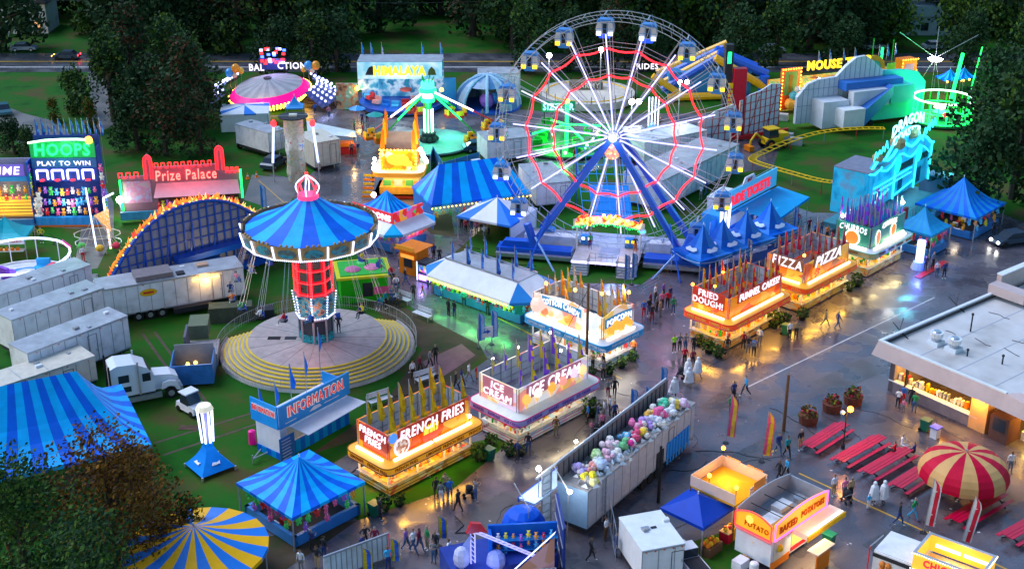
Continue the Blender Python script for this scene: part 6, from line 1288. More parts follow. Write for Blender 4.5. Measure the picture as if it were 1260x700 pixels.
def sizzler():
    T=thing('sizzler_ride','low green lit whirling ride with cyan SIZZLER sign seen through the wheel','fairground ride',P(697,182),0); b=MB(); b.cyl((0,0,.2),6.0,.3,mat('sizzler_deck',(.03,.25,.08),.5,.3),28); b.build('deck',T)
    b=MB(); b.tube((0,0,.5),(0,0,6.5),.25,GL,6); b.ball((0,0,6.7),.35,YL,6,4); b.build('centre_mast',T)
    for k in range(4):
        a=k*1.57+.4; b=MB(); e=(5.2*math.cos(a),5.2*math.sin(a),2.6); b.tube((0,0,3.4),e,.14,GL,5); A=b.build('arm',T)
        for j in range(3): c=a*2+j*2.1; b=MB(); b.X=Matrix.Translation((e[0]+1.7*math.cos(c),e[1]+1.7*math.sin(c),1.2))@Matrix.Rotation(c,4,'Z'); b.box((-.5,-.8,0),(.5,.8,.7),GRN,.1); b.box((.2,-.8,.7),(.5,.8,1.2),GRN); b.build('car',A)
    b=MB(); b.box((-3.4,5.4,3.6),(1.4,5.6,5.2),cm((.02,.2,.15))); b.tube((-3,5.5,0),(-3,5.5,4),.1,DARK,4); b.tube((1,5.5,0),(1,5.5,4),.1,DARK,4); b.build('sign_board',T); text('SIZZLER',4.4,1.0,lamp('cyan_white_letter',(.4,.95,1),3),T,(-1,5.3,4.4),0,.1)
    b=MB(); r=random.Random(6)
    for k in range(16): b.ball((r.uniform(-6.4,6),r.uniform(-6.2,0),r.uniform(.6,2.2)),r.uniform(.12,.26),lamp('green_white_bulb',(.4,1,.5),5),5,4)
    b.build('light_string',T)
    light('POINT',(-1,-3,3.5),1100,(.02,1,.15),.8,T)
sizzler()
for (x,y,n) in ((741,60,1),(678,70,1)):
    pass
def flood(px,py,top,label,e=250,two=0,c=(1,.96,.88),r=.42):
    T=thing('flood_light',label,'flood light',P(px,py),0); h=HT(px,py,top); b=MB(); b.tube((0,0,0),(0,0,h),.09,STEEL,5); b.build('mast',T)
    for k in range(1+two): b=MB(); b.ball((k*1.0,0,h+.2),r,HOT,8,6); b.build('lamp',T)
    light('POINT',(0,-.9,h+.2),e,c,.3,T)
flood(675,128,70,'flood light mast behind the left top of the wheel',500); flood(738,120,63,'flood light mast behind the top middle of the wheel',500); flood(776,165,127,'twin flood light behind the wheel hub',500,1); flood(834,158,103,'twin flood light on a mast behind the right of the wheel',400,1,r=.32)
flood(150,268,248,'bright flood lamp beside the red prize booth',150); 
T=thing('light_tower','white tube light tower behind the wheel','light tower',P(803,172),0); b=MB(); 
for k in range(4): b.tube((-.7+k*.45,0,2),(-.7+k*.45,0,6.2),.12,WL,4)
b.build('light_tube',T); b=MB(); b.slab([(-1.6,0),(1.6,0),(.3,2.2),(-.3,2.2)],-1,1,LBLUE); b.build('skirt',T)
for (s,w,px,py,z) in (('O',1.0,714,122,4.5),('RIDE',2.2,790,110,7)): pass
trailer('box_trailer','long white trailer with a lit roof edge behind the right leg of the wheel',P(812,262),P(907,214),5.5,4.0,WDIRT,ROOFG,wheels=0,floor=.5)
trailer('box_trailer','short white trailer between the lit trailer and ride ticket booth',P(868,278),P(892,283),4.2,3.6,WHITE,WHITE,wheels=0,floor=.5)
trailer('box_trailer','white trailer standing behind the upper left wheel rim',P(592,128),P(640,126),4,4.6,WDIRT,ROOFG,wheels=0,floor=.4)
trailer('box_trailer','white box trailer behind the left wheel rim by the pick-up',P(600,206),P(655,200),4.5,3.6,WDIRT,ROOFG,wheels=1)
trailer('box_trailer','white box trailer behind the left wheel leg',P(660,262),P(702,258),8,3.6,WDIRT,ROOFG,wheels=0)
trailer('box_trailer','pale trailer behind the right wheel leg',P(792,208),P(868,192),5,3.6,WDIRT,WDIRT,wheels=1); trailer('box_trailer','pale trailer just behind the wheel hub',P(760,196),P(798,193),3.4,3.4,WDIRT,WDIRT,wheels=0)
T=thing('blue_ramp_ride','tall blue scaffold ramp standing behind the wheel axle','fairground ride',P(752,300),R(-5)); T.location.y+=6; b=MB(); b.add([(-1.6,0,.5),(3.0,0,.5),(2.3,3,4),(-2.4,3,4)],[(0,1,2,3)],mat('ramp_blue',(.01,.3,.75),.4,.2)); b.build('ramp',T); b=MB()
for k in range(9): t=k/8; b.tube((-2.8-1.4*t,6*t-.3,.8+7*t),(3.8-1.6*t,6*t-.3,.8+7*t),.06,LBLUE,4)
for x in range(7): b.tube((-2.8+x*1.1,-.3,.8),(-4.2+x*1.07,5.7,7.8),.05,LBLUE,4)
b.build('ramp_lattice',T); b=MB(); b.tube((-4,6,0),(-4,6,7.5),.1,BLUE,4); b.tube((2,6,0),(2,6,7.5),.1,BLUE,4); b.build('support',T)
# red lit sign words seen through the top of the wheel
T=thing('lit_arch_sign','small white lit RIDES sign behind the upper wheel','sign',P(795,122),0); text('RIDES',3.4,.9,SIGNW,T,(0,0,HT(795,122,82)),0,.1); b=MB(); b.tube((-1.5,.2,0),(-1.5,.2,HT(795,122,84)),.06,STEEL,4); b.tube((1.5,.2,0),(1.5,.2,HT(795,122,84)),.06,STEEL,4); b.build('post',T)
# excavator, concrete blocks
T=thing('backhoe','yellow backhoe loader parked beside the yellow coaster track','digger',P(948,182),R(25)); b=MB(); b.box((-1.2,-.8,.7),(1.6,.8,1.6),YEL); b.box((.8,-.75,1.6),(2.4,.75,2.1),YEL); b.build('body',T); b=MB(); b.box((-.9,-.75,1.6),(.7,.75,2.8),GLASS,.1); b.box((-1.0,-.85,2.8),(.8,.85,2.95),YEL); b.build('cab',T)
for x,r in ((-.7,.75),(1.7,.5)):
    for y in (-1,.75): b=MB(); b.X=Matrix.Translation((x,y+.3,r))@Matrix.Rotation(math.pi/2,4,'X'); b.cyl((0,0,0),r,.35,BLACK,12); b.cyl((0,0,.35),r*.5,.02,ORG,8); b.build('wheel',T)
b=MB(); b.path([(-1.3,0,1.3),(-2.6,0,2.4),(-3.4,0,1.4),(-3.5,0,.4)],.16,YEL,5); b.box((-4.0,-.7,.1),(-3.2,.7,.8),ORG); b.build('arm',T)
for (x,y,l) in ((968,172,'pale concrete block left of its pair near the digger'),(979,178,'pale concrete block right of its pair near the digger'),(962,148,'grey concrete block under the lattice wall end')):
    b=MB(); p=P(x,y); b.at(p.x,p.y,0,R(-20)).box((-.9,-.5,0),(.9,.5,1.0),mat('concrete',(.38,.38,.38),.8,.25,2,.0,.3),.04); tag(b.build('concrete_block'),l,'concrete block')
# ------------------------------------------------------------------ ride ticket booth and the blue peaked tents
def tickets():
    o,a,L=frame_to(P(886,297),P(958,256)); T=thing('ticket_booth','blue RIDE TICKETS booth with long sign and light blue awning','ticket booth',(o.x,o.y,0),a); L=12; b=MB(); b.box((0,0,.3),(L,2.6,2.9),LBLUE); b.box((0,-.03,.3),(L,0,1.1),BLUE); b.box((.8,-.06,1.3),(L-1,-.02,2.4),mat('ticket_window',(.3,.4,.5),.2,.2,emit=.25)); b.build('booth_body',T)
    z0=HT(886,297,243)-1.2; z0=3.4; b=MB(); b.box((-.2,-.3,z0),(L+.4,-.1,z0+2.3),mat('ticket_sign_blue',(.08,.45,.75),.4,.1,emit=.25)); b.box((-.2,-.35,z0-.05),(L+.4,-.3,z0+.08),DARK); b.slab([(4.0,z0+2.3),(7.2,z0+2.3),(6.6,z0+3.1),(4.6,z0+3.1)],-.3,-.15,cm((.75,.75,.8))); b.tube((0,-.2,z0+2.4),(L,-.2,z0+2.6),.04,STEEL,4); b.build('sign_board',T)
    text('RIDE TICKETS',L*.78,1.25,lamp('red_ticket_letter',(.85,.02,.05),.9),T,(L*.5,-.36,z0+1.1),0,.08,bold=.05); text('BUY',1.1,.4,cm((.6,.03,.05)),T,(5.6,-.34,z0+2.65),0,.05)
    b=MB(); b.add([(2.6,-.3,3.2),(L+1,-.3,3.2),(L+1.6,-4.2,2.5),(4.6,-4.4,2.1)],[(0,1,2,3)],mat('awning_azure',(.01,.4,.8),.45,.1,.6)); b.add([(4.6,-4.4,2.1),(L+1.6,-4.2,2.5),(L+1.6,-4.2,2.2),(4.6,-4.4,1.8)],[(0,1,2,3)],TB2); b.build('awning',T)
    b=MB(); b.tube((4.7,-4.3,0),(4.7,-4.3,2.1),.05,STEEL,4); b.tube((L+1.5,-4.1,0),(L+1.5,-4.1,2.5),.05,STEEL,4); b.build('awning_pole',T)
    light('AREA',(2,-2.2,2.6),90,(.35,.4,1),2,T); light('AREA',(L*.6,-1.6,2.6),60,(.5,.6,1),3,T)
    b=MB()
    for k in range(8): b.tube((-.6+k*.3,-3.4,.9),(-.6+k*.3,-2.2,2.2),.06,PL,4)
    b.build('violet_tube',T)
tickets()
PB=mat('peaked_royal',(.0,.11,.55),.5,.12,.8); PB2=mat('peaked_royal_light',(.02,.2,.65),.5,.12,.8)
for k,(x,y,s) in enumerate([(862,336,4.6),(886,328,4.8),(915,317,4.8),(944,305,4.8)]):
    T=tent('peaked_canopy',['leftmost of the four royal blue peaked canopies','second from left of the four royal blue peaked canopies','third from left of the four royal blue peaked canopies','rightmost of the four royal blue peaked canopies'][k],P(x,y),s,s,2.6,5.6,[PB,PB2],A1-.2,1,.32,.55,True,None,'canopy',group='royal blue peaked canopies in a row')
    b=MB()
    for (xx,yy) in ((0,-1),(-1,0)):
        b.slab([(-.9,-.0),(-.5,.3),(0,.15),(.5,.35),(.9,.1),(.6,-.25),(-.6,-.3)],-.02,.02,cm((.45,.6,.8))) if False else None
    for kk in range(2):
        X=Matrix.Rotation(-kk*math.pi/2,4,'Z')@Matrix.Translation((0,-s*.33,3.12))@Matrix.Rotation(R(-52),4,'X'); b.X=X; b.slab([(-.8,-.1),(-.45,.28),(0,.12),(.5,.32),(.85,.05),(.5,-.25),(-.5,-.28)],-.05,-.03,cm((.5,.65,.85)))
        b.X=Matrix.Rotation(-kk*math.pi/2,4,'Z'); b.path([(-s*.48+s*.96*t/8,-s*.5+.02-.02,2.42-.28*math.sin(math.pi*t/8)) for t in range(9)],.05,WHITE,3)
    b.build('cloud_print',T)
    b=MB(); b.box((-s/2,-s/2-.03,.5),(s/2,-s/2+.03,1.5),BLUE); b.build('skirt_panel',T)
def lighttower(px,py,base,top,label,w=1.0):
    T=thing('light_tower',label,'light tower',P(px,py),R(40)); z=HT(px,py,top); zm=HT(px,py,base); b=MB()
    for k in range(8): a=k*math.pi/4; b.tube((.42*w*math.cos(a),.42*w*math.sin(a),zm),(.55*w*math.cos(a),.55*w*math.sin(a),z),.085,WL,4)
    b.build('light_tube',T); b=MB(); b.cyl((0,0,z),.65*w,.35,mat('lens_cap',(.7,.65,.5),.2,.1,emit=.5),12,.5*w); b.cyl((0,0,zm),.3*w,z-zm,cm((.2,.2,.4)),8); b.build('cap',T)
    h=1.55*w; b=MB(); N=5
    for s in range(4):
        a=math.pi/4+s*math.pi/2; d=a+math.pi/2
        for j in range(N):
            def q(t,a): r=h*1.2*(1-t)**1.6+.35*w*t; return (r*math.cos(a),r*math.sin(a),.35+(zm-.35)*t)
            b.add([q(j/N,a),q(j/N,d),q((j+1)/N,d),q((j+1)/N,a)],[(0,1,2,3)],mat('skirt_azure',(.0,.22,.75),.45,.1))
        b.tube((h*1.2*math.cos(a),h*1.2*math.sin(a),0),(h*1.2*math.cos(a),h*1.2*math.sin(a),.36),.1,STEEL,5)
    b.build('fabric_skirt',T); 
    for k in range(2):
        b=MB(); b.X=Matrix.Rotation(k*math.pi/2-math.pi/2,4,'Z')@Matrix.Translation((0,-h*.62,.95))@Matrix.Rotation(R(-50),4,'X'); b.slab([(-.4,-.1),(-.2,.15),(.1,.05),(.4,.15),(.3,-.12)],-.03,0,WHITE); b.build('cloud_mark',T)
    light('POINT',(0,-1.3,(z+zm)/2),140,(.75,.75,1),.5,T); return T
lighttower(259,576,542,503,'glowing white light tower on a blue fabric skirt on the left lawn',1.1)
lighttower(890,300,286,249,'glowing white light tower behind the royal blue peaked canopies',1.0)
for k,(x,y,l) in enumerate([(768,352,'blue feather flag right of the popcorn stand back'),(777,350,'blue feather flag beside the ferris wheel steps'),(975,290,'blue feather flag by the ticket queue rails'),(878,330,'pale blue feather flag between the peaked canopies'),(918,332,'pale blue feather flag left of the pizza stand flags'),(950,300,'pale blue feather flag at the end of the canopies'),(589,428,'blue feather flag left of the small white arrow sign'),(605,424,'blue feather flag right of the small white arrow sign'),(775,525,'blue feather flag at the railing by the plush trailer'),(793,522,'thin blue feather flag behind the plush trailer'),(812,497,'blue feather flag near the two people behind the plush trailer'),(322,262,'blue feather flag at the right end of the prize booth'),(273,243,'blue feather flag before the prize booth counter')]):
    feather(x,y,3.6,[PB2,cm((.35,.5,.8))],l,rz=.6,w=.7)
b=MB(); p=P(597,426); T=thing('arrow_sign','small white arrow sign between two blue feather flags','sign',(p.x,p.y,0),R(20)); b.box((-.8,0,.9),(.8,.05,2.0),WHITE); b.build('board',T); b=MB(); b.slab([(-.5,1.4),(.2,1.4),(.2,1.25),(.55,1.5),(.2,1.75),(.2,1.6),(-.5,1.6)],-.03,-.01,BLUE); b.build('arrow',T); b=MB(); b.tube((-.7,.02,0),(-.7,.02,.9),.03,STEEL,4); b.tube((.7,.02,0),(.7,.02,.9),.03,STEEL,4); b.build('post',T)
for k,(x,y,l,g_) in enumerate([(880,292,'tall blue banner panel left of the light tower',1),(872,300,'blue banner panel by the wheel foot',1)]):
    p=P(x,y); T=thing('banner_panel',l,'banner',(p.x,p.y,0),R(50)); b=MB(); b.box((0,0,.6),(2.6,.06,2.6),PB2); b.build('cloth',T); b=MB(); b.tube((0,0,0),(0,0,2.6),.04,STEEL,4); b.tube((2.6,0,0),(2.6,0,2.6),.04,STEEL,4); b.build('post',T)
# queue rails
def rails(p0,p1,rows,label,h=1.1,gap=1.2):
    o,a,L=frame_to(P(*p0),P(*p1)); T=thing('queue_railing',label,'railing',(o.x,o.y,0),a)
    for r in range(rows):
        b=MB()
        for z in (.4,.75,h): b.tube((0,r*gap,z),(L,r*gap,z),.025,STEEL,4)
        for k in range(int(L/1.5)+1): b.tube((k*1.5,r*gap,0),(k*1.5,r*gap,h),.03,STEEL,4)
        b.build('rail_row',T)
rails((955,292),(1000,276),4,'grey queue rails right of the ticket booth'); rails((790,362),(812,350),1,'white railing near the crowd by the wheel')
rails((640,545),(688,516),1,'grey railing behind the blue bordered canopy at the plush trailer')
# ------------------------------------------------------------------ information booth
def info():
    o,a,L=frame_to(P(347,566),P(432,519)); T=thing('information_booth','blue INFORMATION booth with white flap awning and striped skirt','booth',(o.x,o.y,0),a); Lx,Ly=7.6,2.8
    b=MB(); b.box((0,0,.1),(Lx,Ly,3.0),WHITE); b.box((.8,-.02,1.3),(Lx-.6,.0,2.5),mat('booth_opening',(.18,.2,.2),.5,.3,2,emit=.35)); b.build('booth_body',T)
    b=MB(); sk=[mat('skirt_royal',(.0,.12,.6),.5,.1),mat('skirt_azure2',(.0,.27,.7),.5,.1)]
    for k in range(15): b.box((k*Lx/15,-.08,.0),((k+1)*Lx/15,-.03,1.15),sk[k%2])
    for k in range(5): b.box((-.08,k*Ly/5,0),(-.03,(k+1)*Ly/5,.6),sk[k%2])
    b.build('striped_skirt',T)
    z0=2.9; b=MB(); sb=mat('info_sign_blue',(.01,.3,.72),.4,.15,.7); b.box((-.15,-.25,z0),(Lx+.1,-.12,z0+2.0),sb); b.box((-.28,-.1,z0),(-.15,Ly+.2,z0+2.0),sb); b.box((Lx-.1,-.1,z0),(Lx,Ly,z0+1.2),sb); b.build('sign_board',T)
    wr=lamp('info_red_letter',(.75,.02,.02),.5); wo=lamp('info_white_outline',(.75,.75,.8),.35)
    text('INFORMATION',Lx*.82,1.02,wo,T,(Lx*.5,-.28,z0+1.25),0,.05,bold=.05,max_asp=False); text('INFORMATION',Lx*.8,.88,wr,T,(Lx*.5,-.32,z0+1.25),0,.05,bold=.0,max_asp=False)
    text('INFORMATION',Ly*.95,.62,wo,T,(-.31,Ly*.5,z0+1.3),-math.pi/2,.05,bold=.05,max_asp=False); text('INFORMATION',Ly*.92,.5,wr,T,(-.35,Ly*.5,z0+1.3),-math.pi/2,.05,bold=.0,max_asp=False)
    b=MB(); b.slab([(3.0,z0+.3),(3.6,z0+.25),(4.4,z0+.3),(4.2,z0+.55),(3.5,z0+.6)],-.3,-.27,WHITE); b.box((4.7,-.29,z0+.35),(6.4,-.27,z0+.42),WHITE); b.box((.4,-.29,z0+.3),(1.6,-.27,z0+.38),WHITE); b.box((Lx-1.4,-.29,z0+.8),(Lx-.5,-.27,z0+.86),WHITE); b.build('sign_mark',T)
    b=MB(); b.add([(.9,-.12,2.75),(Lx-.1,-.12,2.75),(Lx+.1,-2.1,2.7),(1.1,-2.1,2.55)],[(0,1,2,3)],WHITE); b.add([(.9,-.12,2.70),(Lx-.1,-.12,2.70),(Lx+.1,-2.1,2.65),(1.1,-2.1,2.5)],[(3,2,1,0)],WHITE); b.build('flap_awning',T)
    b=MB(); b.box((-.9,-.9,.05),(.7,-.85,2.6),mat('poster_blue',(.01,.14,.45),.4,.3,3)); b.build('poster_board',T)
    for k in range(7): b=MB(); b.box((-.7,-.93,2.3-k*.28),(.2+.06*(k%3),-.91,2.36-k*.28),cm((.45,.55,.75))); b.build('text_bar',T)
    b=MB(); b.path([(-.4,1.2,.5),(-1.8,1.4,.45)],.06,STEEL,5); b.path([(-.4,2.0,.5),(-1.8,1.4,.45)],.06,STEEL,5); b.tube((-1.8,1.4,0),(-1.8,1.4,.8),.06,STEEL,5); b.build('tow_bar',T)
    for k in range(5): flag_on(T,.3+k*1.7,Ly*.9-.3*k*.0,3.0,[2.6,2.6,3.4,3.8,5.4][k],PB2,TB1,1.35,k)
    light('AREA',(Lx*.5,-.9,2.3),25,(1,.9,.8),4,T)
info()
b=MB(); b.cyl((0,0,.12),.33,1.0,lamp('x',(0,0,0),0) if False else mat('hot_pink',(.8,.0,.25),.4,.1),12,.3); b.cyl((0,0,0),.34,.12,mat('hot_pink',(.8,.0,.25),.4,.1),12); b.ball((0,0,1.12),.3,mat('hot_pink',(.8,.0,.25),.4,.1),10,5,.4); tag(b.build('pink_barrel',loc=P(311,545)),'hot pink barrel on the grass left of the information booth','barrel')
b=MB(); b.box((-.8,-.4,0),(.8,.4,.03),mat('mud',(.1,.06,.04),.9,.4)); o=b.build('mat',loc=P(232,526)); tag(o,'muddy brown mat on the lawn above the light tower','mat')
# ------------------------------------------------------------------ trailers on the left, truck, cart
trailer('box_trailer','white trailer with a flat grey roof, backmost of the three at the left edge',P(-12,418),P(118,372),3.0,4.1,WDIRT,ROOFG,wheels=0)
trailer('box_trailer','white trailer with grey roof, middle one of the three at the left edge',P(22,444),P(134,402),3.0,4.1,WDIRT,ROOFG,wheels=0)
trailer('box_trailer','white trailer with grey roof, front one of the three behind the semi truck',P(42,487),P(163,438),3.0,4.1,WDIRT,ROOFG,wheels=3)
trailer('box_trailer','low white trailer coupled behind the semi truck',P(0,520),P(122,478),2.9,3.2,CREAM,CREAM,wheels=2)
LT=trailer('box_trailer','long white trailer with yellow oval badge and three wheels below the flame arch',P(128,403),P(303,372),3.2,3.9,WDIRT,ROOFG,wheels=0)
for k in range(3):
    b=MB(); b.X=Matrix.Translation((3.4+k*1.15,.05,.5))@Matrix.Rotation(math.pi/2,4,'X'); b.cyl((0,0,0),.5,.1,BLACK,14); b.cyl((0,0,.1),.26,.02,STEEL,10); b.build('wheel',LT)
b=MB(); b.slab([(4.6+.85*math.cos(k*.4488),2.9+.38*math.sin(k*.4488)) for k in range(14)],-.06,-.03,YEL); b.box((4.1,-.075,2.8),(5.1,-.06,3.0),RED); b.build('badge',LT)
b=MB(); b.box((9.0,-.16,3.35),(11.6,-.06,3.5),lamp('amber_tube',(1,.5,.05),12)); b.build('amber_tube_lamp',LT); light('POINT',(10.3,-.7,3.2),70,(1,.55,.15),.3,LT)
b=MB(); b.box((3.6,.3,3.99),(7.2,2.6,4.5),mat('rooftop_grate',(.2,.17,.18),.6,.3,3)); b.box((7.6,.4,3.99),(8.4,1.2,4.15),DARK); b.box((9.9,1.6,3.99),(11,2.4,4.2),cm((.5,.3,.2))); b.box((6.8,-.7,.4),(10.6,-.05,.9),DARK); b.build('rooftop_box',LT)
def semi():
    T=thing('semi_truck','white semi truck tractor with sleeper cab and chrome stacks on the lawn','truck',P(140,496),R(25)); m=mat('truck_white',(.7,.72,.76),.25,.06,1,coat=.5); b=MB(); pr=[(-.1,1.0),(-.1,3.7),(.5,3.95),(2.0,3.85),(3.0,3.3),(3.45,2.55),(3.5,1.0)]; b.slab(pr,-1.15,1.15,m); b.build('cab',T)
    b=MB(); b.slab([(3.5,.95),(3.5,2.35),(5.0,2.15),(5.55,1.85),(5.7,.8)],-.8,.8,m); b.build('hood',T)
    b=MB()
    for y in (-1.2,.72): b.slab([(4.0,1.05),(4.15,1.6),(4.7,1.75),(5.3,1.6),(5.6,1.0),(5.6,.7),(5.3,.75),(5.1,1.15),(4.6,1.25),(4.25,1.05)],y,y+.48,m)
    b.build('fender',T)
    b=MB(); b.add([(3.02,-1.0,3.2),(3.02,1.0,3.2),(3.5,1.0,2.42),(3.5,-1.0,2.42)],[(0,1,2,3)],GLASS); b.X=Matrix.Translation((.03,0,.04)); b.add([(3.02,-1.0,3.2),(3.02,1.0,3.2),(3.5,1.0,2.42),(3.5,-1.0,2.42)],[(0,1,2,3)],GLASS); b.X=Matrix(); b.box((2.5,-1.18,2.1),(3.2,-1.15,2.85),GLASS); b.box((.5,-1.18,2.3),(1.4,-1.15,3.0),GLASS); b.box((.7,-1.18,1.4),(1.5,-1.15,1.9),GLASS); b.build('window',T)
    for y in (-1.3,1.3):
        for x in (-.2,2.2): b=MB(); b.tube((x,y,1),(x,y,4.1),.09,STEEL if x>0 else BLACK,8); b.build('exhaust_stack',T)
    b=MB(); b.box((-3.0,-.5,.7),(5.4,.5,1.0),DARK); b.build('chassis',T); b=MB(); b.box((0,-1.25,.35),(4,-1.0,.8),STEEL); b.box((0,1.0,.35),(4,1.25,.8),STEEL); b.box((5.6,-1.1,.4),(5.85,1.1,.95),STEEL); b.build('step_tank',T)
    for x in (4.8,-.9,-2.1):
        for y in (-1.2,.9): b=MB(); b.X=Matrix.Translation((x,y+.3,.52))@Matrix.Rotation(math.pi/2,4,'X'); b.cyl((0,0,0),.52,.3,BLACK,16); b.cyl((0,0,.3),.28,.03,STEEL,10); b.build('wheel',T)
    b=MB(); b.box((3.0,-1.6,2.4),(3.1,-1.3,2.9),BLACK); b.build('mirror',T)
    for y in (-.75,.75): b=MB(); b.ball((5.55,y,1.3),.16,cm((.8,.8,.75)),6,4); b.build('headlight',T)
semi()
T=thing('utility_cart','small white utility cart with dark windscreen on the lawn','cart',P(236,506),R(-42)); b=MB(); b.box((-1.3,-.7,.3),(1.3,.7,.85),WHITE,.06); b.slab([(.5,.85),(1.3,.6),(1.3,.9),(.6,1.0)],-.65,.65,WHITE); b.build('body',T); b=MB(); b.slab([(-.75,.85),(-.6,1.85),(.25,1.85),(.75,.85)],-.6,.6,GLASS); b.box((-.75,-.68,1.85),(.35,.68,1.95),WHITE); b.build('cabin',T)
for x in (-.9,.9):
    for y in (-.75,.55): b=MB(); b.X=Matrix.Translation((x,y+.2,.28))@Matrix.Rotation(math.pi/2,4,'X'); b.cyl((0,0,0),.28,.2,BLACK,10); b.build('wheel',T)
# blue box trailer open topped, and steps beside the swing deck
T=thing('open_box_trailer','open topped blue ride trailer with grey interior beside the yellow steps','trailer',P(238,470),R(8)); b=MB(); PBm=mat('trailer_print_blue',(.03,.17,.45),.4,.3,1.2); b.box((-1.8,-.9,.2),(1.9,-.8,2.1),PBm); b.box((1.8,-.8,.2),(1.9,2.6,2.1),PBm); b.box((-1.8,-.8,.2),(-1.7,2.6,2.1),PBm); b.box((-1.7,2.5,.2),(1.8,2.6,2.6),GREY); b.build('side_wall',T); b=MB(); b.box((-1.7,-.8,.3),(1.8,2.5,.5),DARK); b.box((-.8,-.2,.5),(1.6,.9,1.3),WDIRT); b.build('interior',T); b=MB(); b.ball((-.5,1.3,1.2),.18,YL,5,4); b.ball((.2,1.3,1.3),.18,YL,5,4); b.build('amber_lamp',T); b=MB(); b.box((-1.2,3.0,0),(2.0,6.2,1.2),mat('ramp_grey',(.3,.3,.33),.5,.3)); b.box((-.8,6.4,1.2),(1.0,9,2.6),cm((.12,.16,.1))); b.box((-.9,3.2,1.2),(-.7,6,3.0),cm((.12,.13,.16))); b.build('loading_ramp',T)
T=thing('generator_cover','dark green tarpaulin covered gear between the long trailer and the carousel','generator',P(285,392),R(10)); b=MB(); b.box((-2.4,-1,0),(2.4,1.2,1.5),mat('tarp_green',(.06,.08,.05),.8,.3,2),.3); b.build('tarpaulin',T); b=MB(); b.box((2.5,-.8,0),(4.2,.6,1.0),DARK); b.build('engine_box',T)
# benches
def bench(px,py,rz,label,group='white slatted benches round the carousel'):
    T=thing('park_bench',label,'bench',P(px,py),rz,group); b=MB()
    for k in range(4): b.box((-1.1,-.35+k*.17,.5),(1.1,-.22+k*.17,.55),WHITE)
    b.build('seat',T); b=MB()
    for k in range(3): b.box((-1.1,.36,.65+k*.18),(1.1,.4,.78+k*.18),WHITE)
    b.build('backrest',T)
    for x in (-1,1): b=MB(); b.box((x-.04,-.35,0),(x+.04,-.28,.5),STEEL); b.box((x-.04,.3,0),(x+.04,.42,1.15),STEEL); b.build('leg',T)
bench(495,372,R(-40),'white bench at the top right of the carousel fence'); bench(520,392,R(-40),'white bench right of the carousel beside the asphalt edge'); bench(525,470,R(35),'white bench with people behind, right of the carousel steps'); bench(468,497,R(35),'white bench on the grass behind the french fries stand'); bench(108,352,R(12),'white bench with red lettered board left of the flame arch')
# ------------------------------------------------------------------ left side: hoops, prize booth, kids rides
def neon_outline(T,pts,m,r=.09,name='neon_tube'): b=MB(); b.path(pts,r,m,4); return b.build(name,T)
def hoops():
    T=thing('hoops_game','blue HOOPS basketball booth with green neon sign and rows of prizes','game booth',P(90,275),R(2)); W=7.6; z=HT(90,275,172); hx=W/2; b=MB(); nb=mat('booth_navy',(.02,.06,.3),.5,.2)
    b.box((-hx,1.8,.2),(hx,2.0,z),nb); b.box((-hx,.0,.2),(-hx+.12,1.8,z-1),nb); b.box((hx-.12,0,.2),(hx,1.8,z-1),nb); b.build('booth_shell',T)
    b=MB(); b.box((-hx-.1,-1.2,.25),(hx+.1,-.8,1.25),LBLUE)
    for k in range(8): b.box((-hx+k*.95+.1,-1.24,.3),(-hx+k*.95+.55,-1.2,1.2),cm((.05,.3,.75)))
    b.box((-hx,-1.1,0),(hx,-.9,.25),ORG); b.build('counter',T)
    b=MB(); b.box((-hx+.1,-.2,z-2.1),(hx-.1,0,z-.2),mat('sign_darkgreen',(.01,.2,.06),.4,.1,emit=.4,ecol=(0,.5,.1))); b.box((-hx+.1,-.25,z-3.3),(hx-.1,0,z-2.15),mat('sign_blue2',(.03,.12,.4),.4,.3,2)); b.box((-hx+.1,-.2,z-5.0),(hx-.1,0,z-3.35),nb); b.build('sign_board',T)
    text('HOOPS',W*.84,1.5,GL,T,(0,-.35,z-1.1),0,.1,shear=.1,bold=.02)
    text('PLAY TO WIN',W*.8,.55,SIGNW,T,(0,-.32,z-2.75),0,.06)
    neon_outline(T,[(-hx,-.2,z-.3),(-hx*.5,-.25,z+.0),(0,-.25,z+.1),(hx*.5,-.25,z+.1),(hx*.85,-.2,z-.0)],lamp('pale_green_led',(.6,1,.7),3),.14)
    for k in range(4):
        x=-hx+1.15+k*1.75; b=MB(); b.path([(x-.6,-.3,z-4.7),(x-.6,-.3,z-3.6),(x+.6,-.3,z-3.6),(x+.6,-.3,z-4.7)],.13,lamp('violet_white_led',(.6,.5,1),4),4); b.build('backboard_neon',T); b=MB(); b.path([(x+.25*math.cos(t*.8),-.6+.25*math.sin(t*.8),z-4.7) for t in range(8)],.06,RL,4,True); b.build('hoop_ring',T)
    b=MB(); b.ball((hx-.6,-.3,z-.0),.45,OL,8,6); b.build('basketball_lamp',T)
    for r_,(zz,n) in enumerate(((z-5.8,11),(z-7.0,13),(2.2,11))): 
        if zz>1.4: plush_row(T,(-hx+.3,-.4-r_*.2),(hx-.3,-.4-r_*.2),n,zz,'in a row on the hoops booth','prizes in rows on the hoops booth',1.15,seed=r_)
    for s in (-1,1):
        for k in range(6): plush(lo(T,s*(hx+.35),-.3,2+k*1.05),k*3+ (s>0),1.3,'hanging at the side of the hoops booth','prizes hanging at the sides of the hoops booth',.2*s)
    light('POINT',(0,-2.2,z-1),160,(.15,1,.35),.5,T); light('POINT',(0,-1.5,3.4),220,(.9,.8,1),.6,T)
    for k in range(12): flag_on(T,-hx+.2+k*.68,2.4,z*.4,z*.6+1.9,BLUE,LBLUE,1.2,k)
hoops()
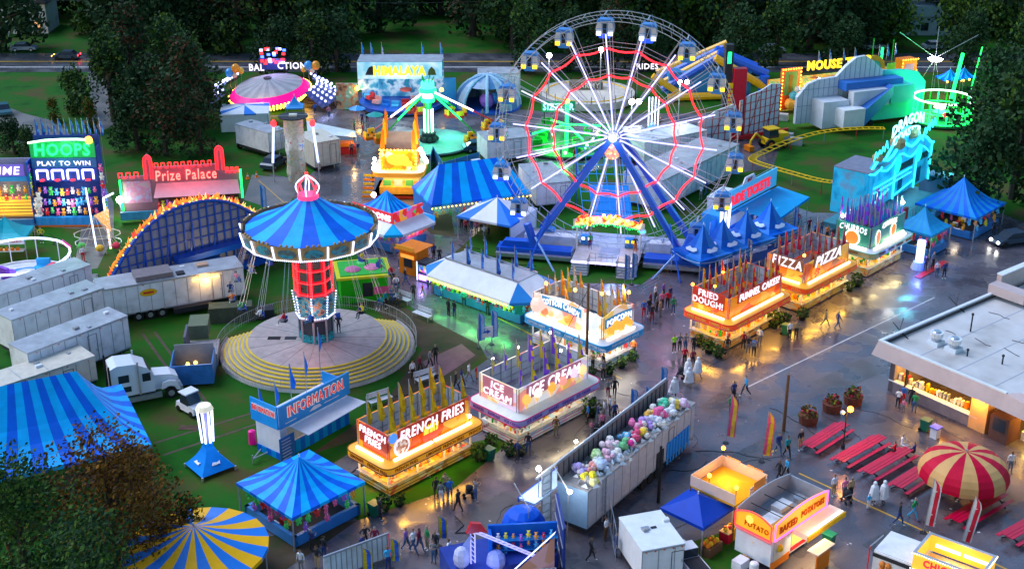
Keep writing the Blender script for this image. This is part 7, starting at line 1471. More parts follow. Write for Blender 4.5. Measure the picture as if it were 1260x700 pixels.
def timeb():
    T=thing('water_game','yellow lit game booth at the left edge with a white TIME sign','game booth',P(8,278),R(3)); z=HT(8,278,200); W=7; hx=W/2; b=MB(); b.box((-hx,1.5,.2),(hx,1.7,z),cm((.3,.3,.4))); b.box((hx-.15,-.2,.3),(hx,1.5,z),BLUE); b.build('booth_shell',T)
    b=MB(); b.box((-hx,0,z-1.7),(hx-.5,.1,z-.3),mat('violet_blue_sign',(.15,.1,.5),.4,.1,emit=.4)); b.box((-hx,-.1,z-2.3),(hx-.3,.1,z-1.75),LBLUE); b.build('sign_board',T); text('TIME',3.4,.95,SIGNW,T,(hx-2.6,-.1,z-1.0),0,.1,shear=.2)
    b=MB(); b.box((-hx,.5,1.0),(hx-.4,.7,3.4),lamp('gold_lit_wall',(1,.5,.05),.8)); 
    for k in range(6): b.box((-hx,.4,1.1+k*.4),(hx-.4,.49,1.16+k*.4),DARK)
    b.build('gold_target_wall',T); b=MB(); b.box((-hx,-1,.2),(hx,-.6,1.1),mat('counter_blue',(.03,.2,.55),.4,.2)); b.box((-hx,-.9,0),(hx,-.7,.2),ORG); b.build('counter',T)
    plush_row(T,(-hx,0),(hx-.3,0),9,z-2.9,'under the TIME sign','prizes under the TIME sign',1.2,seed=2); plush_row(T,(-hx,-.1),(hx-.3,-.1),9,z-3.8,'in the second row under the TIME sign','prizes in the second row under the TIME sign',1.0,seed=3)
    for k in range(4): plush(lo(T,hx+.5+.3*(k%2),-.2,1.8+k*.7),5,1.9,'bunched white at the side of the TIME booth','white toys bunched at the TIME booth side')
    light('POINT',(0,-1.4,3),200,(1,.65,.2),.5,T)
timeb()
def prize():
    o,a,L=frame_to(P(152,266),P(286,248)); T=thing('prize_booth','pink prize booth with red neon castle outline reading Prize Palace','game booth',(o.x,o.y,0),R(10)); L=14.2; z=HT(220,258,200)-.2; pk=mat('palace_pink',(.3,.15,.2),.5,.15,.8); b=MB()
    out=[(0,.3),(L,.3),(L,z-.9),(L*.87,z-.9),(L*.87,z+1.9),(L*.835,z+2.4),(L*.80,z+1.9),(L*.80,z+.1),(L*.28,z+.1),(L*.28,z+1.2),(L*.245,z+1.8),(L*.21,z+1.2),(L*.21,z-.9),(0,z-.9)]
    b.slab(out,0,.3,pk); b.build('front_wall',T)
    b=MB(); zg=[]
    def cren(x0,x1,zb,n):
        p=[]; 
        for k in range(n):
            u=x0+(x1-x0)*k/n; v=x0+(x1-x0)*(k+1)/n; m=(u+v)/2; p+=[(u,-.1,zb-.1),(u,-.1,zb+.5),(m,-.1,zb+.5),(m,-.1,zb-.1)]
        return p
    RN=lamp('red_neon',(1,.012,.02),4.5)
    b.path(cren(0,L*.19,z-.9,3),.06,RN,4); b.path(cren(L*.3,L*.79,z+.1,9),.06,RN,4); b.path(cren(L*.88,L,z-.9,3),.08,RN,4)
    for c,zz in ((L*.245,z+.9),(L*.835,z+1.6)):
        for rr in (.5,.25): b.path([(c-rr,-.1,zz-2.2)]+[(c+rr*math.cos(t),-.1,zz+rr*1.5*math.sin(t)) for t in [math.pi-j*math.pi/8 for j in range(9)]]+[(c+rr,-.1,zz-2.2)],.055,RN,4)
    b.build('neon_outline',T); text('Prize Palace',L*.50,1.25,lamp('rose_neon',(1,.12,.1),4),T,(L*.55,-.2,z-.95),0,.1,bold=.0,shear=.05); 
    b=MB(); b.box((L*.3,-.05,z-1.7),(L*.8,0,z-.1),mat('sign_rose',(.35,.1,.14),.5,.1)); b.build('sign_board',T)
    b=MB(); b.tube((.1,-.3,.8),(.1,-.3,z-1.2),.13,GL,5); b.tube((L,-.3,1.6),(L,-.3,z-.6),.13,GL,5); b.build('green_tube',T)
    b=MB(); b.add([(L*.3,-.1,z-1.9),(L*.97,-.1,z-1.9),(L*.99,-2.2,z-3.0),(L*.28,-2.2,z-3.0)],[(0,1,2,3)],mat('awning_pink',(.7,.4,.45),.5,.1)); b.build('awning',T)
    b=MB(); b.box((L*.3,-.06,1.2),(L*.97,-.02,z-2.2),mat('booth_dark',(.06,.03,.03),.6,.2)); b.box((L*.02,-.06,1.6),(L*.25,-.02,z-1.5),ramp_mat('pink_mural',[(.4,(.5,.35,.4)),(.5,(.6,.2,.35)),(.6,(.4,.4,.6))],sc=1.2)); b.box((L*.0,-2.4,.3),(L*1.0,-2.2,1.3),mat('counter_cyan',(.05,.3,.5),.5,.3,1.6)); b.build('counter',T)
    plush_row(T,(L*.3,-1.9),(L*.97,-1.9),20,z-3.6,'under the pink awning of the prize booth','prizes under the pink awning',1.1,seed=3)
    plush_row(T,(L*.3,-1.6),(L*.97,-1.6),14,z-4.5,'on the shelf below the pink awning','prizes on the shelf below the pink awning',1.0,seed=6)
    light('POINT',(L*.55,-1.8,z+.4),90,(1,.08,.12),.6,T); light('POINT',(L*.6,-1.6,z-3.2),110,(1,.5,.4),.4,T)
prize()
T=tent('party_tent','small teal canopy with white valance at the left edge above the kids ride',P(12,312),5.0,4.2,2.5,4.4,[mat('canopy_teal',(.0,.3,.4),.5,.1),mat('canopy_teal2',(.02,.42,.5),.5,.1)],R(5),1,.2,.3); b=MB(); b.box((-2.4,-2.2,1.9),(2.4,-2.15,2.5),TW); b.build('valance_board',T); text('JUMBO',1.5,.32,RED,T,(1.4,-2.2,2.2),0,.03); b=MB(); b.box((-2,-1.6,.8),(2,-.8,.9),WHITE)
for k in range(6): b.box((-1.8+k*.6,-1.5,.9),(-1.5+k*.6,-1.1,1.2),ORG)
b.build('table',T)
def kidsride():
    c=P(28,352); T=thing('kids_whirl_ride','round kids ride with white lit rail and blue floor with purple circles','fairground ride',(c.x,c.y,0),0); Rr=5.2; b=MB(); b.cyl((0,0,.4),Rr,.3,mat('ride_white_floor',(.6,.6,.65),.4,.15),30); b.cyl((.6,-.6,.7),4.0,.12,mat('ride_blue_floor',(.02,.25,.65),.4,.15),24); b.cyl((2.2,-1.6,.82),1.4,.06,mat('ride_violet',(.25,.06,.6),.4,.1),18); b.cyl((-2.2,-1.8,.83),1.5,.06,mat('ride_magenta',(.6,.03,.3),.4,.1),18); b.cyl((0,1.4,.83),1.3,.06,cm((.5,.5,.6)),18); b.build('floor',T)
    zz=3.4; b=MB(); q=[(Rr*math.cos(2*math.pi*k/24),Rr*math.sin(2*math.pi*k/24)) for k in range(24)]; b.path([(x,y,zz) for x,y in q],.13,WL,4,True); b.build('light_rail',T); b=MB(); b.path([(x,y,.8) for x,y in q],.1,WHITE,4,True)
    for k in range(0,24,2): b.tube((*q[k],.4),(*q[k],zz),.06,WHITE,4)
    b.build('rail_post',T); b=MB(); b.add([(1.6,Rr-.3,zz+.1),(4.2,3.4,zz+.1),(3.0,2.2,zz+1.0)],[(0,1,2)],TW); b.add([(3.4,3.9,zz-.2),(4.9,2.0,zz-.2),(4.9,2.0,zz+.4),(3.4,3.9,zz+.4)],[(0,1,2,3)],mat('magenta_flap',(.8,.02,.3),.5,.1)); b.build('roof_flap',T)
    for k,(x,y,c1) in enumerate(((1.6,2.0,(.02,.3,.6)),(3.4,.6,(.7,.05,.1)),(-1.5,.4,(.15,.05,.4)),(.4,-2.6,(.8,.1,.3)))): b=MB(); b.X=Matrix.Translation((x,y,.95))@Matrix.Rotation(k*1.3,4,'Z'); b.cyl((0,0,0),.75,.5,cm(c1),10,.85); b.box((-.7,.3,.5),(.7,.7,1.2),cm(c1)); b.build('tub_car',T)
    light('POINT',(0,0,3.6),260,(.85,.8,1),.8,T)
kidsride()
T=thing('kids_swing_frame','small kids ride with yellow lattice tower, light posts and green cars','fairground ride',P(133,306),0); b=MB(); b.tube((-1.3,0,0),(-1.6,0,7.2),.1,WL,4); b.tube((.3,0,0),(.2,0,6.0),.13,ramp_mat('candy_tube',[(.4,(1,.3,.1)),(.5,(.6,.7,1)),(.6,(1,.7,.2))],sc=4,emit=2),4); b.tube((.2,0,6),(1.4,0,6.6),.12,WL,4); b.build('light_post',T); b=MB(); b.path([(2.6*math.cos(t*.524)-1,1.8*math.sin(t*.524),.8) for t in range(12)],.05,STEEL,4,True); b.path([(2.6*math.cos(t*.524)-1,1.8*math.sin(t*.524),1.8) for t in range(12)],.05,CREAM,4,True)
for t in range(6): b.tube((2.6*math.cos(t*1.047)-1,1.8*math.sin(t*1.047),0),(-1,0,4),.04,CREAM,4)
b.build('cage_frame',T); b=MB(); b.add([(-.9,-.6,4.2),(.8,-.6,5),(.8,-.6,2.2)],[(0,1,2)],ramp_mat('check_yellow',[(.45,(.9,.5,.05)),(.5,(.9,.3,.2)),(.6,(.9,.7,.4))],sc=5,emit=.5)); b.build('pennant',T)
for k,(x,y,c) in enumerate(((-2.6,-1,(.1,.5,.1)),(-.4,-1.6,(.8,.5,.05)),(1.2,-.8,(.7,.05,.1)),(2.6,.2,(.1,.5,.1)))): b=MB(); b.ball((x,y,.7),.5,cm(c),7,5,.8); b.build('kid_car',T)
light('POINT',(1.6,-1,5.6),200,(1,.9,.7),.3,T)
# white house far behind
T=thing('white_house','white two storey house with dark roof beyond the road, upper left','house',P(14,42),R(3)); b=MB(); b.box((-9,0,0),(7,8,5.6),WDIRT); b.build('wall',T); b=MB(); b.slab([(-9.5,5.6),(7.5,5.6),(6,8.6),(-8,8.6)],-.4,8.4,mat('dark_roof',(.06,.07,.09),.7,.3)); b.build('roof',T)
for x in (-7.5,-5,-2.5,.5,3,5.2):
    for z_ in (.9,3.4): b=MB(); b.box((x-.5,-.06,z_),(x+.5,-.02,z_+1.5),lamp('warm_window',(1,.5,.2),.8) if (x==5.2 and z_<2) else GLASS); b.build('window',T)
T=thing('white_house','low pale building behind the trees at the upper right','house',P(1143,44),R(-2)); b=MB(); b.box((-12,0,0),(10,6,3.6),mat('pale_teal_wall',(.35,.45,.5),.6,.2)); b.build('wall',T); b=MB(); b.slab([(-12.5,3.6),(10.5,3.6),(9,5.6),(-11,5.6)],-.4,6.4,mat('pale_roof',(.3,.4,.42),.6,.2)); b.build('roof',T)
for x in range(-10,9,3): b=MB(); b.box((x-.7,-.06,.9),(x+.7,-.02,2.4),GLASS); b.build('window',T)
# street lamps/poles on the far road
for k,x in enumerate((14,300,412,900)): pole(x,64,[40,20,10,5][k],['short pale post beside the far road at the left','utility pole beyond the saucer ride','tall utility pole above the far plaza','dark mast beyond the inflatable slide'][k],.12,STEEL if k==0 else WOOD)
def wires():
    T=thing('power_lines','thin power lines strung along the far road','power line',P(300,62)); b=MB(); g=T.location
    for z in (9,10.4):
        b.path([(x-g.x,0,z-.5*math.sin((x%40)/40*math.pi)) for x in range(-120,140,8)],.03,DARK,3)
    b.build('wire',T)
wires()
# ------------------------------------------------------------------ snack bar building on the right
def snackbar():
    c0=P(1092,480); T=thing('snack_bar_building','flat roofed grey building with lit snack counter under its fascia','building',(c0.x,c0.y,0),R(-52)); L=34; Dp=24
    # local x runs along the front (towards the viewer's right), y into the building
    zc=HT(1092,480,420); wall=mat('plum_grey_wall',(.24,.2,.22),.6,.2); fas=mat('fascia_mauve',(.5,.4,.39),.55,.15,.5); rf=ramp_mat('flat_roof_white',[(.25,(.3,.26,.24)),(.4,(.5,.46,.43)),(.6,(.62,.58,.56)),(.8,(.5,.47,.46))],sc=.3,rough=.35,detail=12); org=mat('orange_lit_wall',(.75,.4,.15),.6,.15)
    zf0=zc-1.35; b=MB(); b.box((0,.0,0),(.5,Dp,zf0),wall); b.box((0,7,0),(L,7.3,zf0),mat('kitchen_back',(.7,.45,.15),.5,.2)); b.box((0,0,0),(9.0,.35,1.05),wall); b.box((14.2,0,0),(L,.35,1.05),wall); b.box((0,-.1,1.05),(9.0,.5,1.14),WHITE); b.box((14.2,-.1,1.05),(L,.5,1.14),WHITE); b.build('wall',T)
    b=MB(); b.box((0,0,1.14),(.4,.35,zf0),wall); b.box((1.6,0,1.14),(1.75,.3,zf0),DARK); b.box((8.2,-.1,0),(9.8,1.0,zf0),org); b.box((13.6,0,0),(14.2,.7,zf0),CREAM); b.box((21,0,1.1),(21.5,.4,zf0),CREAM); b.build('pier',T)
    b=MB(); b.box((10.3,-.4,0),(12.0,1.4,2.3),mat('kiosk_brown',(.12,.06,.05),.5,.2)); b.box((10.6,-.44,1.0),(11.7,-.4,2.1),GLASS); b.build('door_kiosk',T)
    b=MB()
    for k in range(22):
        x=.6+k*.35 if k<20 else 1; r=random.Random(k); s=r.uniform(.12,.3); b.box((x,.55,1.15),(x+s,.9,1.15+r.uniform(.2,.7)),r.choice([RED,YEL,CREAM,WHITE,ORG,STEEL]))
    for k in range(30): r=random.Random(k+60); x=14.5+k*.5; b.box((x,.55,1.15),(x+.3,.9,1.15+r.uniform(.2,.6)),r.choice([RED,RED,CREAM,YEL,STEEL]))
    tag(b.build('counter_goods',T),kind='stuff')
    b=MB(); b.box((2.2,.7,zf0-.9),(6.8,.8,zf0-.2),cm((.3,.05,.02))); b.box((3.2,.66,zf0-.75),(6.2,.7,zf0-.45),lamp('menu_red_light',(1,.15,.03),1.5)); b.build('menu_board',T)
    b=MB(); b.box((12.4,1.6,.8),(13.4,3.4,.95),YEL); b.box((12.2,1.4,0),(12.5,1.7,.8),WHITE); b.box((17,2,0),(19,3,1.5),RED); b.build('inner_table',T)
    # overhanging fascia: outward flaring band
    def band(x0,y0,x1,y1,oh): pass
    oh=1.25; b=MB()
    b.add([(-oh,-oh,zf0),(11.5,-oh,zf0),(11.5,-oh+.35,zc),(-oh+.35,-oh+.35,zc)],[(0,1,2,3)],fas)
    b.add([(11.5,-oh,zf0),(L,-oh-1.6,zf0),(L,-oh+.5-1.6,zc+.25),(12.5,-oh+1.0,zc+.25),(11.5,-oh+.35,zc)],[(0,1,2,3,4)],fas)
    b.add([(-oh,-oh,zf0),(-oh+.35,-oh+.35,zc),(-oh+.35,Dp,zc),(-oh,Dp,zf0)],[(0,1,2,3)],fas)
    b.build('fascia',T)
    b=MB(); b.poly([(-oh,-oh,zf0),(-oh,Dp,zf0),(L,Dp,zf0),(L,-oh-1.6,zf0),(11.5,-oh,zf0)],mat('soffit_tan',(.5,.35,.2),.6,.1)); b.build('soffit',T)
    b=MB(); b.box((-oh+.33,-oh+.33,zc-.04),(11.6,-oh+.6,zc+.1),WHITE); b.box((-oh+.33,-oh+.6,zc-.04),(-oh+.62,16.0,zc+.1),WHITE); b.box((-oh+.1,15.8,zc),(2.6,17.2,zc+.9),fas); b.box((-oh+.0,17.2,zc),(-oh+.5,Dp,zc+1.5),fas); b.box((-oh-.05,17.2,zc+1.5),(-oh+.6,Dp,zc+1.6),WHITE); b.build('coping',T)
    b=MB(); b.box((-oh+.62,-oh+.62,zc-.5),(L,Dp,zc-.42),rf); b.poly([(11.6,-oh+.6,zc-.3),(12.5,-oh+1,zc+.2),(L,-oh-1.0,zc+.2),(L,.4,zc-.3),(13,1.2,zc-.42)],rf); b.build('roof',T)
    b=MB(); r=random.Random(12)
    for k in range(26):
        x=r.uniform(0,26);y=r.uniform(1,20); pts=[(x,y)]
        for j in range(3): x+=r.uniform(.2,1.0); y+=r.uniform(-.3,.3); pts.append((x,y))
        b.path([(px_,py_,zc-.4) for px_,py_ in pts],.04,mat('roof_tar',(.12,.12,.13),.3,.3),3)
    for k in range(9): b.box((-1+k*3.6,-.9,zc-.418),(-.9+k*3.6,Dp,zc-.405),cm((.4,.42,.48)))
    b.build('roof_seam',T)
    def onroof(px,py):
        p=P(px,py,zc-.42); d=p-c0; a=R(52); return d.x*math.cos(a)-d.y*math.sin(a), d.x*math.sin(a)+d.y*math.cos(a)
    for (px,py,l) in ((1151,423,0),(1173,431,1)):
        x,y=onroof(px,py); F=thing('roof_vent',None,None,(x,y,zc-.42),0); F.parent=T; b=MB(); b.box((-.6,-.6,0),(.6,.6,.35),WDIRT,.05); b.build('kerb',F); b=MB(); b.cyl((0,0,.35),.4,.35,STEEL,14); b.cyl((0,0,.7),.55,.45,WDIRT,14,.6); b.cyl((0,0,1.15),.42,.12,STEEL,14,.3); b.build('fan_hood',F)
    for (px,py,h) in ((1194,408,1.7),(1233,448,.8),(1190,438,.6)):
        x,y=onroof(px,py); b=MB(); b.tube((x,y,zc-.42),(x,y,zc-.42+h),.07,DARK,6); b.ball((x,y,zc-.42+h),.14,DARK,5,4); b.build('roof_pipe',T)
    for (px,py) in ((1107,408),(1176,376)):
        x,y=onroof(px,py); b=MB(); b.path([(x-1.2,y+.6,zc-.1),(x,y,zc-.3),(x+1.4,y-.7,zc-.38)],.05,DARK,4); b.tube((x,y,zc-.3),(x-.4,y+.9,zc+.5),.04,DARK,4); b.build('roof_cable',T)
    light('AREA',(4.5,.9,zf0-.1),420,(1,.55,.12),7,T,None,1.2); light('AREA',(17,1.2,zf0-.1),460,(1,.5,.1),9,T,None,1.5); light('POINT',(9,-.9,zf0-.7),130,(1,.45,.1),.2,T); light('POINT',(12.4,2.6,2.2),90,(1,.65,.1),.3,T)
    return T
SB=snackbar()
# picnic tables
def picnic(pa,pb,label):
    o,a,L=frame_to(P(*pa,.75),P(*pb,.75)); T=thing('picnic_table',label,'picnic table',(*((P(*pa,.75)+P(*pb,.75))/2)[:2],0),a,'red picnic tables beside the snack bar'); rt=mat('picnic_red',(.5,.0,.035),.3,.15,1,coat=.3); h=L/2
    b=MB()
    for k in range(3): b.box((-h,-.42+k*.29,.72),(h,-.16+k*.29,.77),rt)
    b.build('tabletop',T)
    for y in (-.95,.65): b=MB(); b.box((-h,y,.42),(h,y+.3,.47),rt); b.build('seat',T)
    for x in (-h*.75,h*.75): b=MB(); b.tube((x,-.8,0),(x,.1,.7),.05,DARK,4); b.tube((x,.8,0),(x,-.1,.7),.05,DARK,4); b.tube((x,-.9,.4),(x,.9,.4),.04,DARK,4); b.build('leg',T)
picnic((994,549),(1040,520),'red picnic table left of the lamp post, nearest to the planters'); picnic((1033,566),(1086,536),'red picnic table under the lamp post'); picnic((1067,581),(1119,551),'red picnic table with people seated, left of the umbrella'); picnic((1104,598),(1140,575),'short red picnic table at the umbrella left rim'); picnic((1175,640),(1235,605),'dark red picnic table beneath the umbrella right side'); picnic((1240,660),(1285,635),'red picnic table cut off by the right edge')
for k,(x,y,l) in enumerate([(994,520,'flower tub with red and green plants, left of three'),(1023,505,'flower tub with red and green plants, middle of three'),(1049,496,'tall flower tub with red and green plants, right of three')]):
    T=shrub(x,y,1.35,l,[LG,LR],None,[cm((.5,.02,.05)),cm((.3,.25,.02))],'planter','flower_tub')
    b=MB(); b.cyl((0,0,0),.75,.8,mat('tub_brown',(.16,.05,.03),.7,.2),12,.85); b.build('tub',T)
T=thing('lamp_post','black lamp post with one glowing orange lantern by the picnic tables','lamp post',P(1037,552),0); h=HT(1037,552,506); b=MB(); b.tube((0,0,0),(0,0,h),.06,DARK,6); b.cyl((0,0,0),.16,.4,DARK,8); b.tube((-.3,0,h-.1),(.3,0,h-.1),.03,DARK,4); b.build('post',T); b=MB(); b.ball((.25,0,h+.2),.26,OL,10,7); b.build('lantern',T); b=MB(); b.ball((-.35,0,h-.1),.2,cm((.6,.6,.65)),8,6); b.build('unlit_globe',T); light('POINT',(.25,-.5,h+.2),160,(1,.35,.06),.2,T)
T=thing('recycling_bin','white bin with a blue lid beside the green bin at the snack bar','bin',P(1150,538),R(-50)); b=MB(); b.box((-.3,-.3,0),(.3,.3,.95),WHITE); b.build('bin_body',T); b=MB(); b.box((-.4,-.4,.95),(.4,.4,1.05),lamp('blue_lid',(.02,.1,.7),.0) if False else mat('blue_lid',(.02,.1,.7),.3,.05)); b.build('lid',T)
def redflag(px,py,top,label,c1,c2,lean=.1):
    h=HT(px,py,top); T=feather(px,py,h,[c1,c2],label,rz=-.4,w=.62); T.rotation_euler=(0,lean,-.4); return T
redflag(893,545,485,'pink and yellow feather flag behind the orange canopy stall',cm((.85,.1,.25)),cm((.9,.55,.05)),.05); redflag(937,568,505,'pink and yellow feather flag right of the orange canopy stall',cm((.9,.1,.2)),cm((.9,.5,.02)),.05)
redflag(1136,655,588,'white feather flag with red marks in front of the picnic umbrella',cm((.6,.65,.7)),cm((.6,.02,.05)),.05); redflag(1180,674,608,'white feather flag with red marks right of the other by the umbrella',cm((.6,.65,.7)),cm((.6,.02,.05)),.12)
for k,(x,y,l) in enumerate([(540,672,'yellow and blue feather flag above the white fence end'),(482,700,'yellow and blue feather flag before the white fence'),(448,712,'yellow and blue feather flag at the bottom edge')]): feather(x,y,2.6,[cm((.55,.42,.01)),cm((.03,.12,.6))],l,rz=0,w=.6)
# ------------------------------------------------------------------ plush game trailer (seen from behind) with bagged toys on its roof
def plushtrailer():
    p0=P(722,662); p1=P(852,548); T=trailer('game_trailer','long white game trailer carrying bags of plush toys, behind the black post',p0,p1,2.6,3.9,mat('trailer_pinkish',(.55,.5,.52),.4,.2),mat('trailer_roof_tan',(.34,.31,.3),.5,.25),wheels=0,floor=.8); L=(p1-p0).length
    b=MB(); b.box((-.04,0,.8),(-.02,2.6,3.9),mat('trailer_blue_end',(.3,.48,.68),.4,.2)); b.box((L+.02,.02,.5),(L+.04,2.5,3.8),CREAM); b.build('end_panel',T)
    b=MB(); b.box((0,2.55,3.98),(L,2.65,5.3),mat('board_brownish',(.17,.14,.15),.6,.3,1.2)); 
    for k in range(24): b.box((k*L/24,2.5,3.98),(k*L/24+.05,2.55,5.3),DARK)
    b.build('sign_back_board',T)
    b=MB(); b.box((-2.6,2.8,3.1),(L,4.2,3.25),mat('awning_bluewhite',(.5,.62,.8),.5,.15)); b.box((-2.6,2.7,5.25),(L,2.78,5.4),WHITE); b.box((-2.65,4.2,2.9),(L,4.26,3.3),BLUE); b.build('front_awning',T)
    b=MB()
    for z in [1.0+k*.6 for k in range(7)]: b.tube((-.35,2.9,z),(-1.5,2.9,z+.25),.03,STEEL,4)
    for x in (-.35,-1.5): b.tube((x,2.9,0),(x,2.9,5.3),.05,STEEL,4)
    b.box((-1.5,2.95,.6),(-.35,3.0,5.2),mat('banner_pale',(.5,.58,.68),.5,.1)); b.build('end_frame',T)
    b=MB()
    for x in (L*.12,L*.125+.4): b.tube((x,-.08,.4),(x,-.08,3.9),.03,STEEL,4)
    for k in range(9): b.tube((L*.12,-.08,.6+k*.38),(L*.125+.4,-.08,.6+k*.38),.02,STEEL,4)
    b.build('ladder',T)
    b=MB(); b.box((L*.72,-.06,.9),(L*.95,-.0,2.3),PB2)
    for k in range(8): b.box((L*.72+k*L*.03,-.09,.4),(L*.735+k*L*.03,-.06,2.3),LBLUE)
    b.box((L*.62,-.06,.4),(L*.69,-.02,2.2),DARK); b.build('side_screen',T)
    for k in range(3):
        b=MB(); b.X=Matrix.Translation((L*.5+k*1.05,.05,.45))@Matrix.Rotation(math.pi/2,4,'X'); b.cyl((0,0,0),.45,.15,BLACK,12); b.build('wheel',T)
    b=MB(); b.ball((-1.7,3.1,5.6),.2,HOT,6,5); b.tube((-1.7,3.1,3),(-1.7,3.1,5.5),.04,STEEL,4); b.ball((3.2,3.1,5.5),.14,HOT,6,5); b.build('mast_lamp',T); light('POINT',(-1.7,3.9,5.3),120,(1,.95,.9),.2,T)
    film=mat('clear_plastic_film',(.6,.65,.7),.12,.1); r=random.Random(21); seq=[(.95,.75,.05),(.5,.4,.8),(.85,.35,.3),(.6,.7,.9),(.5,.7,.3),(.9,.5,.6),(.55,.62,.75),(.9,.6,.65),(.2,.55,.25),(.9,.05,.3),(.15,.5,.8),(.75,.1,.2),(.95,.6,.05),(.9,.2,.4),(.5,.3,.7),(.7,.7,.8),(.9,.5,.1),(.9,.15,.35),(.75,.75,.8),(.1,.6,.35),(.95,.7,.1),(.75,.4,.7)]
    names=['yellow','lilac','coral','pale blue','lime','pink','silver','rose','green','magenta','sky blue','crimson','amber','cherry','violet','white','orange','hot pink','frosty','emerald','golden','mauve']
    for k,c in enumerate(seq):
        x=1.0+k*(L-2.2)/21; y=[.6,1.7,1.1][k%3]+r.uniform(-.2,.2); s=r.uniform(.7,.95); t=thing('toy_bag','plastic bag of '+names[k]+' plush toys on the white trailer roof','toy bag',lo(T,x,y,3.98),r.uniform(0,6),'bags of toys on the trailer roof')
        b=MB(); m1=cm(c,.8); m2=cm(tuple(min(1,v*.6+.3) for v in c),.8)
        for j in range(11): a=r.uniform(0,6.28); d=s*r.uniform(.1,.75); b.ball((d*math.cos(a),d*math.sin(a)*.8,r.uniform(.15,.7)*s*1.2),s*r.uniform(.22,.4),[m1,m2,m1,cm((.8,.75,.7),.8)][j%4],6,4)
        b.build('toys',t); b=MB(); 
        for j in range(6): a=j*1.05; b.add([(s*math.cos(a),s*math.sin(a),.03),(s*1.1*math.cos(a+.7),s*1.1*math.sin(a+.7),.1),(s*.8*math.cos(a+.4),s*.8*math.sin(a+.4),s*.4)],[(0,1,2)],film)
        b.build('plastic_wrap',t)
plushtrailer()
# yellow canopy stall with panel walls, royal blue canopy, produce
T=thing('canopy_stall','orange yellow canopy stall with pale sign panels and amber lamps','stall',P(893,640),A1); Y2=mat('canopy_orange',(.85,.40,.01),.5,.1); b=MB(); s=1.95; b.box((-s,-s,2.9),(s,s,3.05),Y2); b.add([(-s,-s,3.05),(s,-s,3.05),(0,0,3.5)],[(0,1,2)],Y2); b.add([(s,-s,3.05),(s,s,3.05),(0,0,3.5)],[(0,1,2)],Y2); b.add([(s,s,3.05),(-s,s,3.05),(0,0,3.5)],[(0,1,2)],Y2); b.add([(-s,s,3.05),(-s,-s,3.05),(0,0,3.5)],[(0,1,2)],Y2); b.box((s+.01,-s,2.4),(s+1.0,s,2.5),Y2); b.box((-s,-s-.8,2.3),(s,-s-.01,2.38),Y2); b.build('canopy',T)
pn=mat('peach_panel',(.7,.5,.4),.5,.1); b=MB(); b.box((-s-.06,-s,3.1),(-s,s,3.95),pn); b.box((-s,s,3.1),(s,s+.06,3.95),pn); b.box((s,-s,2.9),(s+.06,s,3.9),pn); b.box((-.2,-s-.06,2.9),(s,-s,3.7),pn); b.build('panel_wall',T)
b=MB(); b.box((.2,-s-.1,3.3),(s-.3,-s-.07,4.0),cm((.85,.3,.05))); b.box((s+.07,-s+.4,3.2),(s+.1,-.2,4.0),cm((.85,.3,.05))); b.box((s+.07,.4,3.2),(s+.1,s-.3,4.0),cm((.8,.4,.1))); b.build('sign_print',T)
b=MB(); b.box((-s,-s,0),(s,-s+.1,1.0),Y2); b.box((s-.1,-s,0),(s,s,1.0),Y2)
for k in range(5): b.box((s-.1,-s+.3+k*.8,1.0),(s+.5,-s+.8+k*.8,1.25),CREAM); b.box((-s+.4+k*.8,-s-.3,1.0),(-s+.9+k*.8,-s+.2,1.25),cm((.9,.7,.3)))
b.build('counter',T)
for x,y in ((-s,-s),(s,-s),(s,s),(-s,s)): b=MB(); b.tube((x,y,0),(x,y,3),.06,WOOD,5); b.build('pole',T)
for x,y in ((-s,s*.2),(s,s),(-s,-s)): b=MB(); b.ball((x,y,4.55),.17,OL,7,5); b.tube((x,y,3.9),(x,y,4.5),.03,DARK,4); b.build('amber_lamp',T); 
light('POINT',(0,0,4.4),110,(1,.55,.15),.3,T); light('POINT',(1,-1,2.4),90,(1,.65,.25),.3,T)
RB=tent('canopy_tent','royal blue peaked canopy in front of the orange canopy stall',P(856,658),3.8,3.8,2.4,3.5,[mat('canopy_royal',(.0,.05,.42),.5,.1)],A1,1,.05,.25); b=MB(); b.box((.6,-2.4,.0),(3.4,-1.6,.8),mat('cloth_red',(.6,.01,.03),.6,.1)); b.box((.6,-2.4,.8),(3.4,-1.6,.86),cm((.8,.5,.2)))
for k in range(10): b.ball((.8+k*.27,-2.0+.2*(k%2),.98),.16,[YEL,ORG,RED][k%3],6,4)
b.box((2.6,-2.5,.3),(3.3,-2.42,.8),WHITE); b.build('produce_table',RB); b=MB()
for k in range(8): b.ball((-1.6+.35*(k%4),-2.2+.4*(k//4),.9),.2,[ORG,YEL][k%2],6,4)
b.box((-1.8,-2.5,0),(-.2,-1.6,.75),WOOD); b.build('pumpkin_table',RB); light('POINT',(1.5,-1.2,2.0),80,(1,.7,.35),.2,RB)
# white box van/trailer in front; dark net fence
WT=trailer('white_box_trailer','small white box trailer at the bottom edge beside the royal blue canopy',P(788,722),P(840,712),4.2,2.9,WHITE,WHITE,wheels=1,floor=.5); b=MB(); b.box((1.6,2.2,2.99),(2.0,2.4,3.05),DARK); b.build('roof_handle',WT)
carlike(846,694,R(110),'white and blue van nose beside the small white box trailer',WHITE,'pickup',s=.8,name='parked_van')
rails((757,690),(745,628),1,'dark netting fence beside the plush trailer',2.6); 
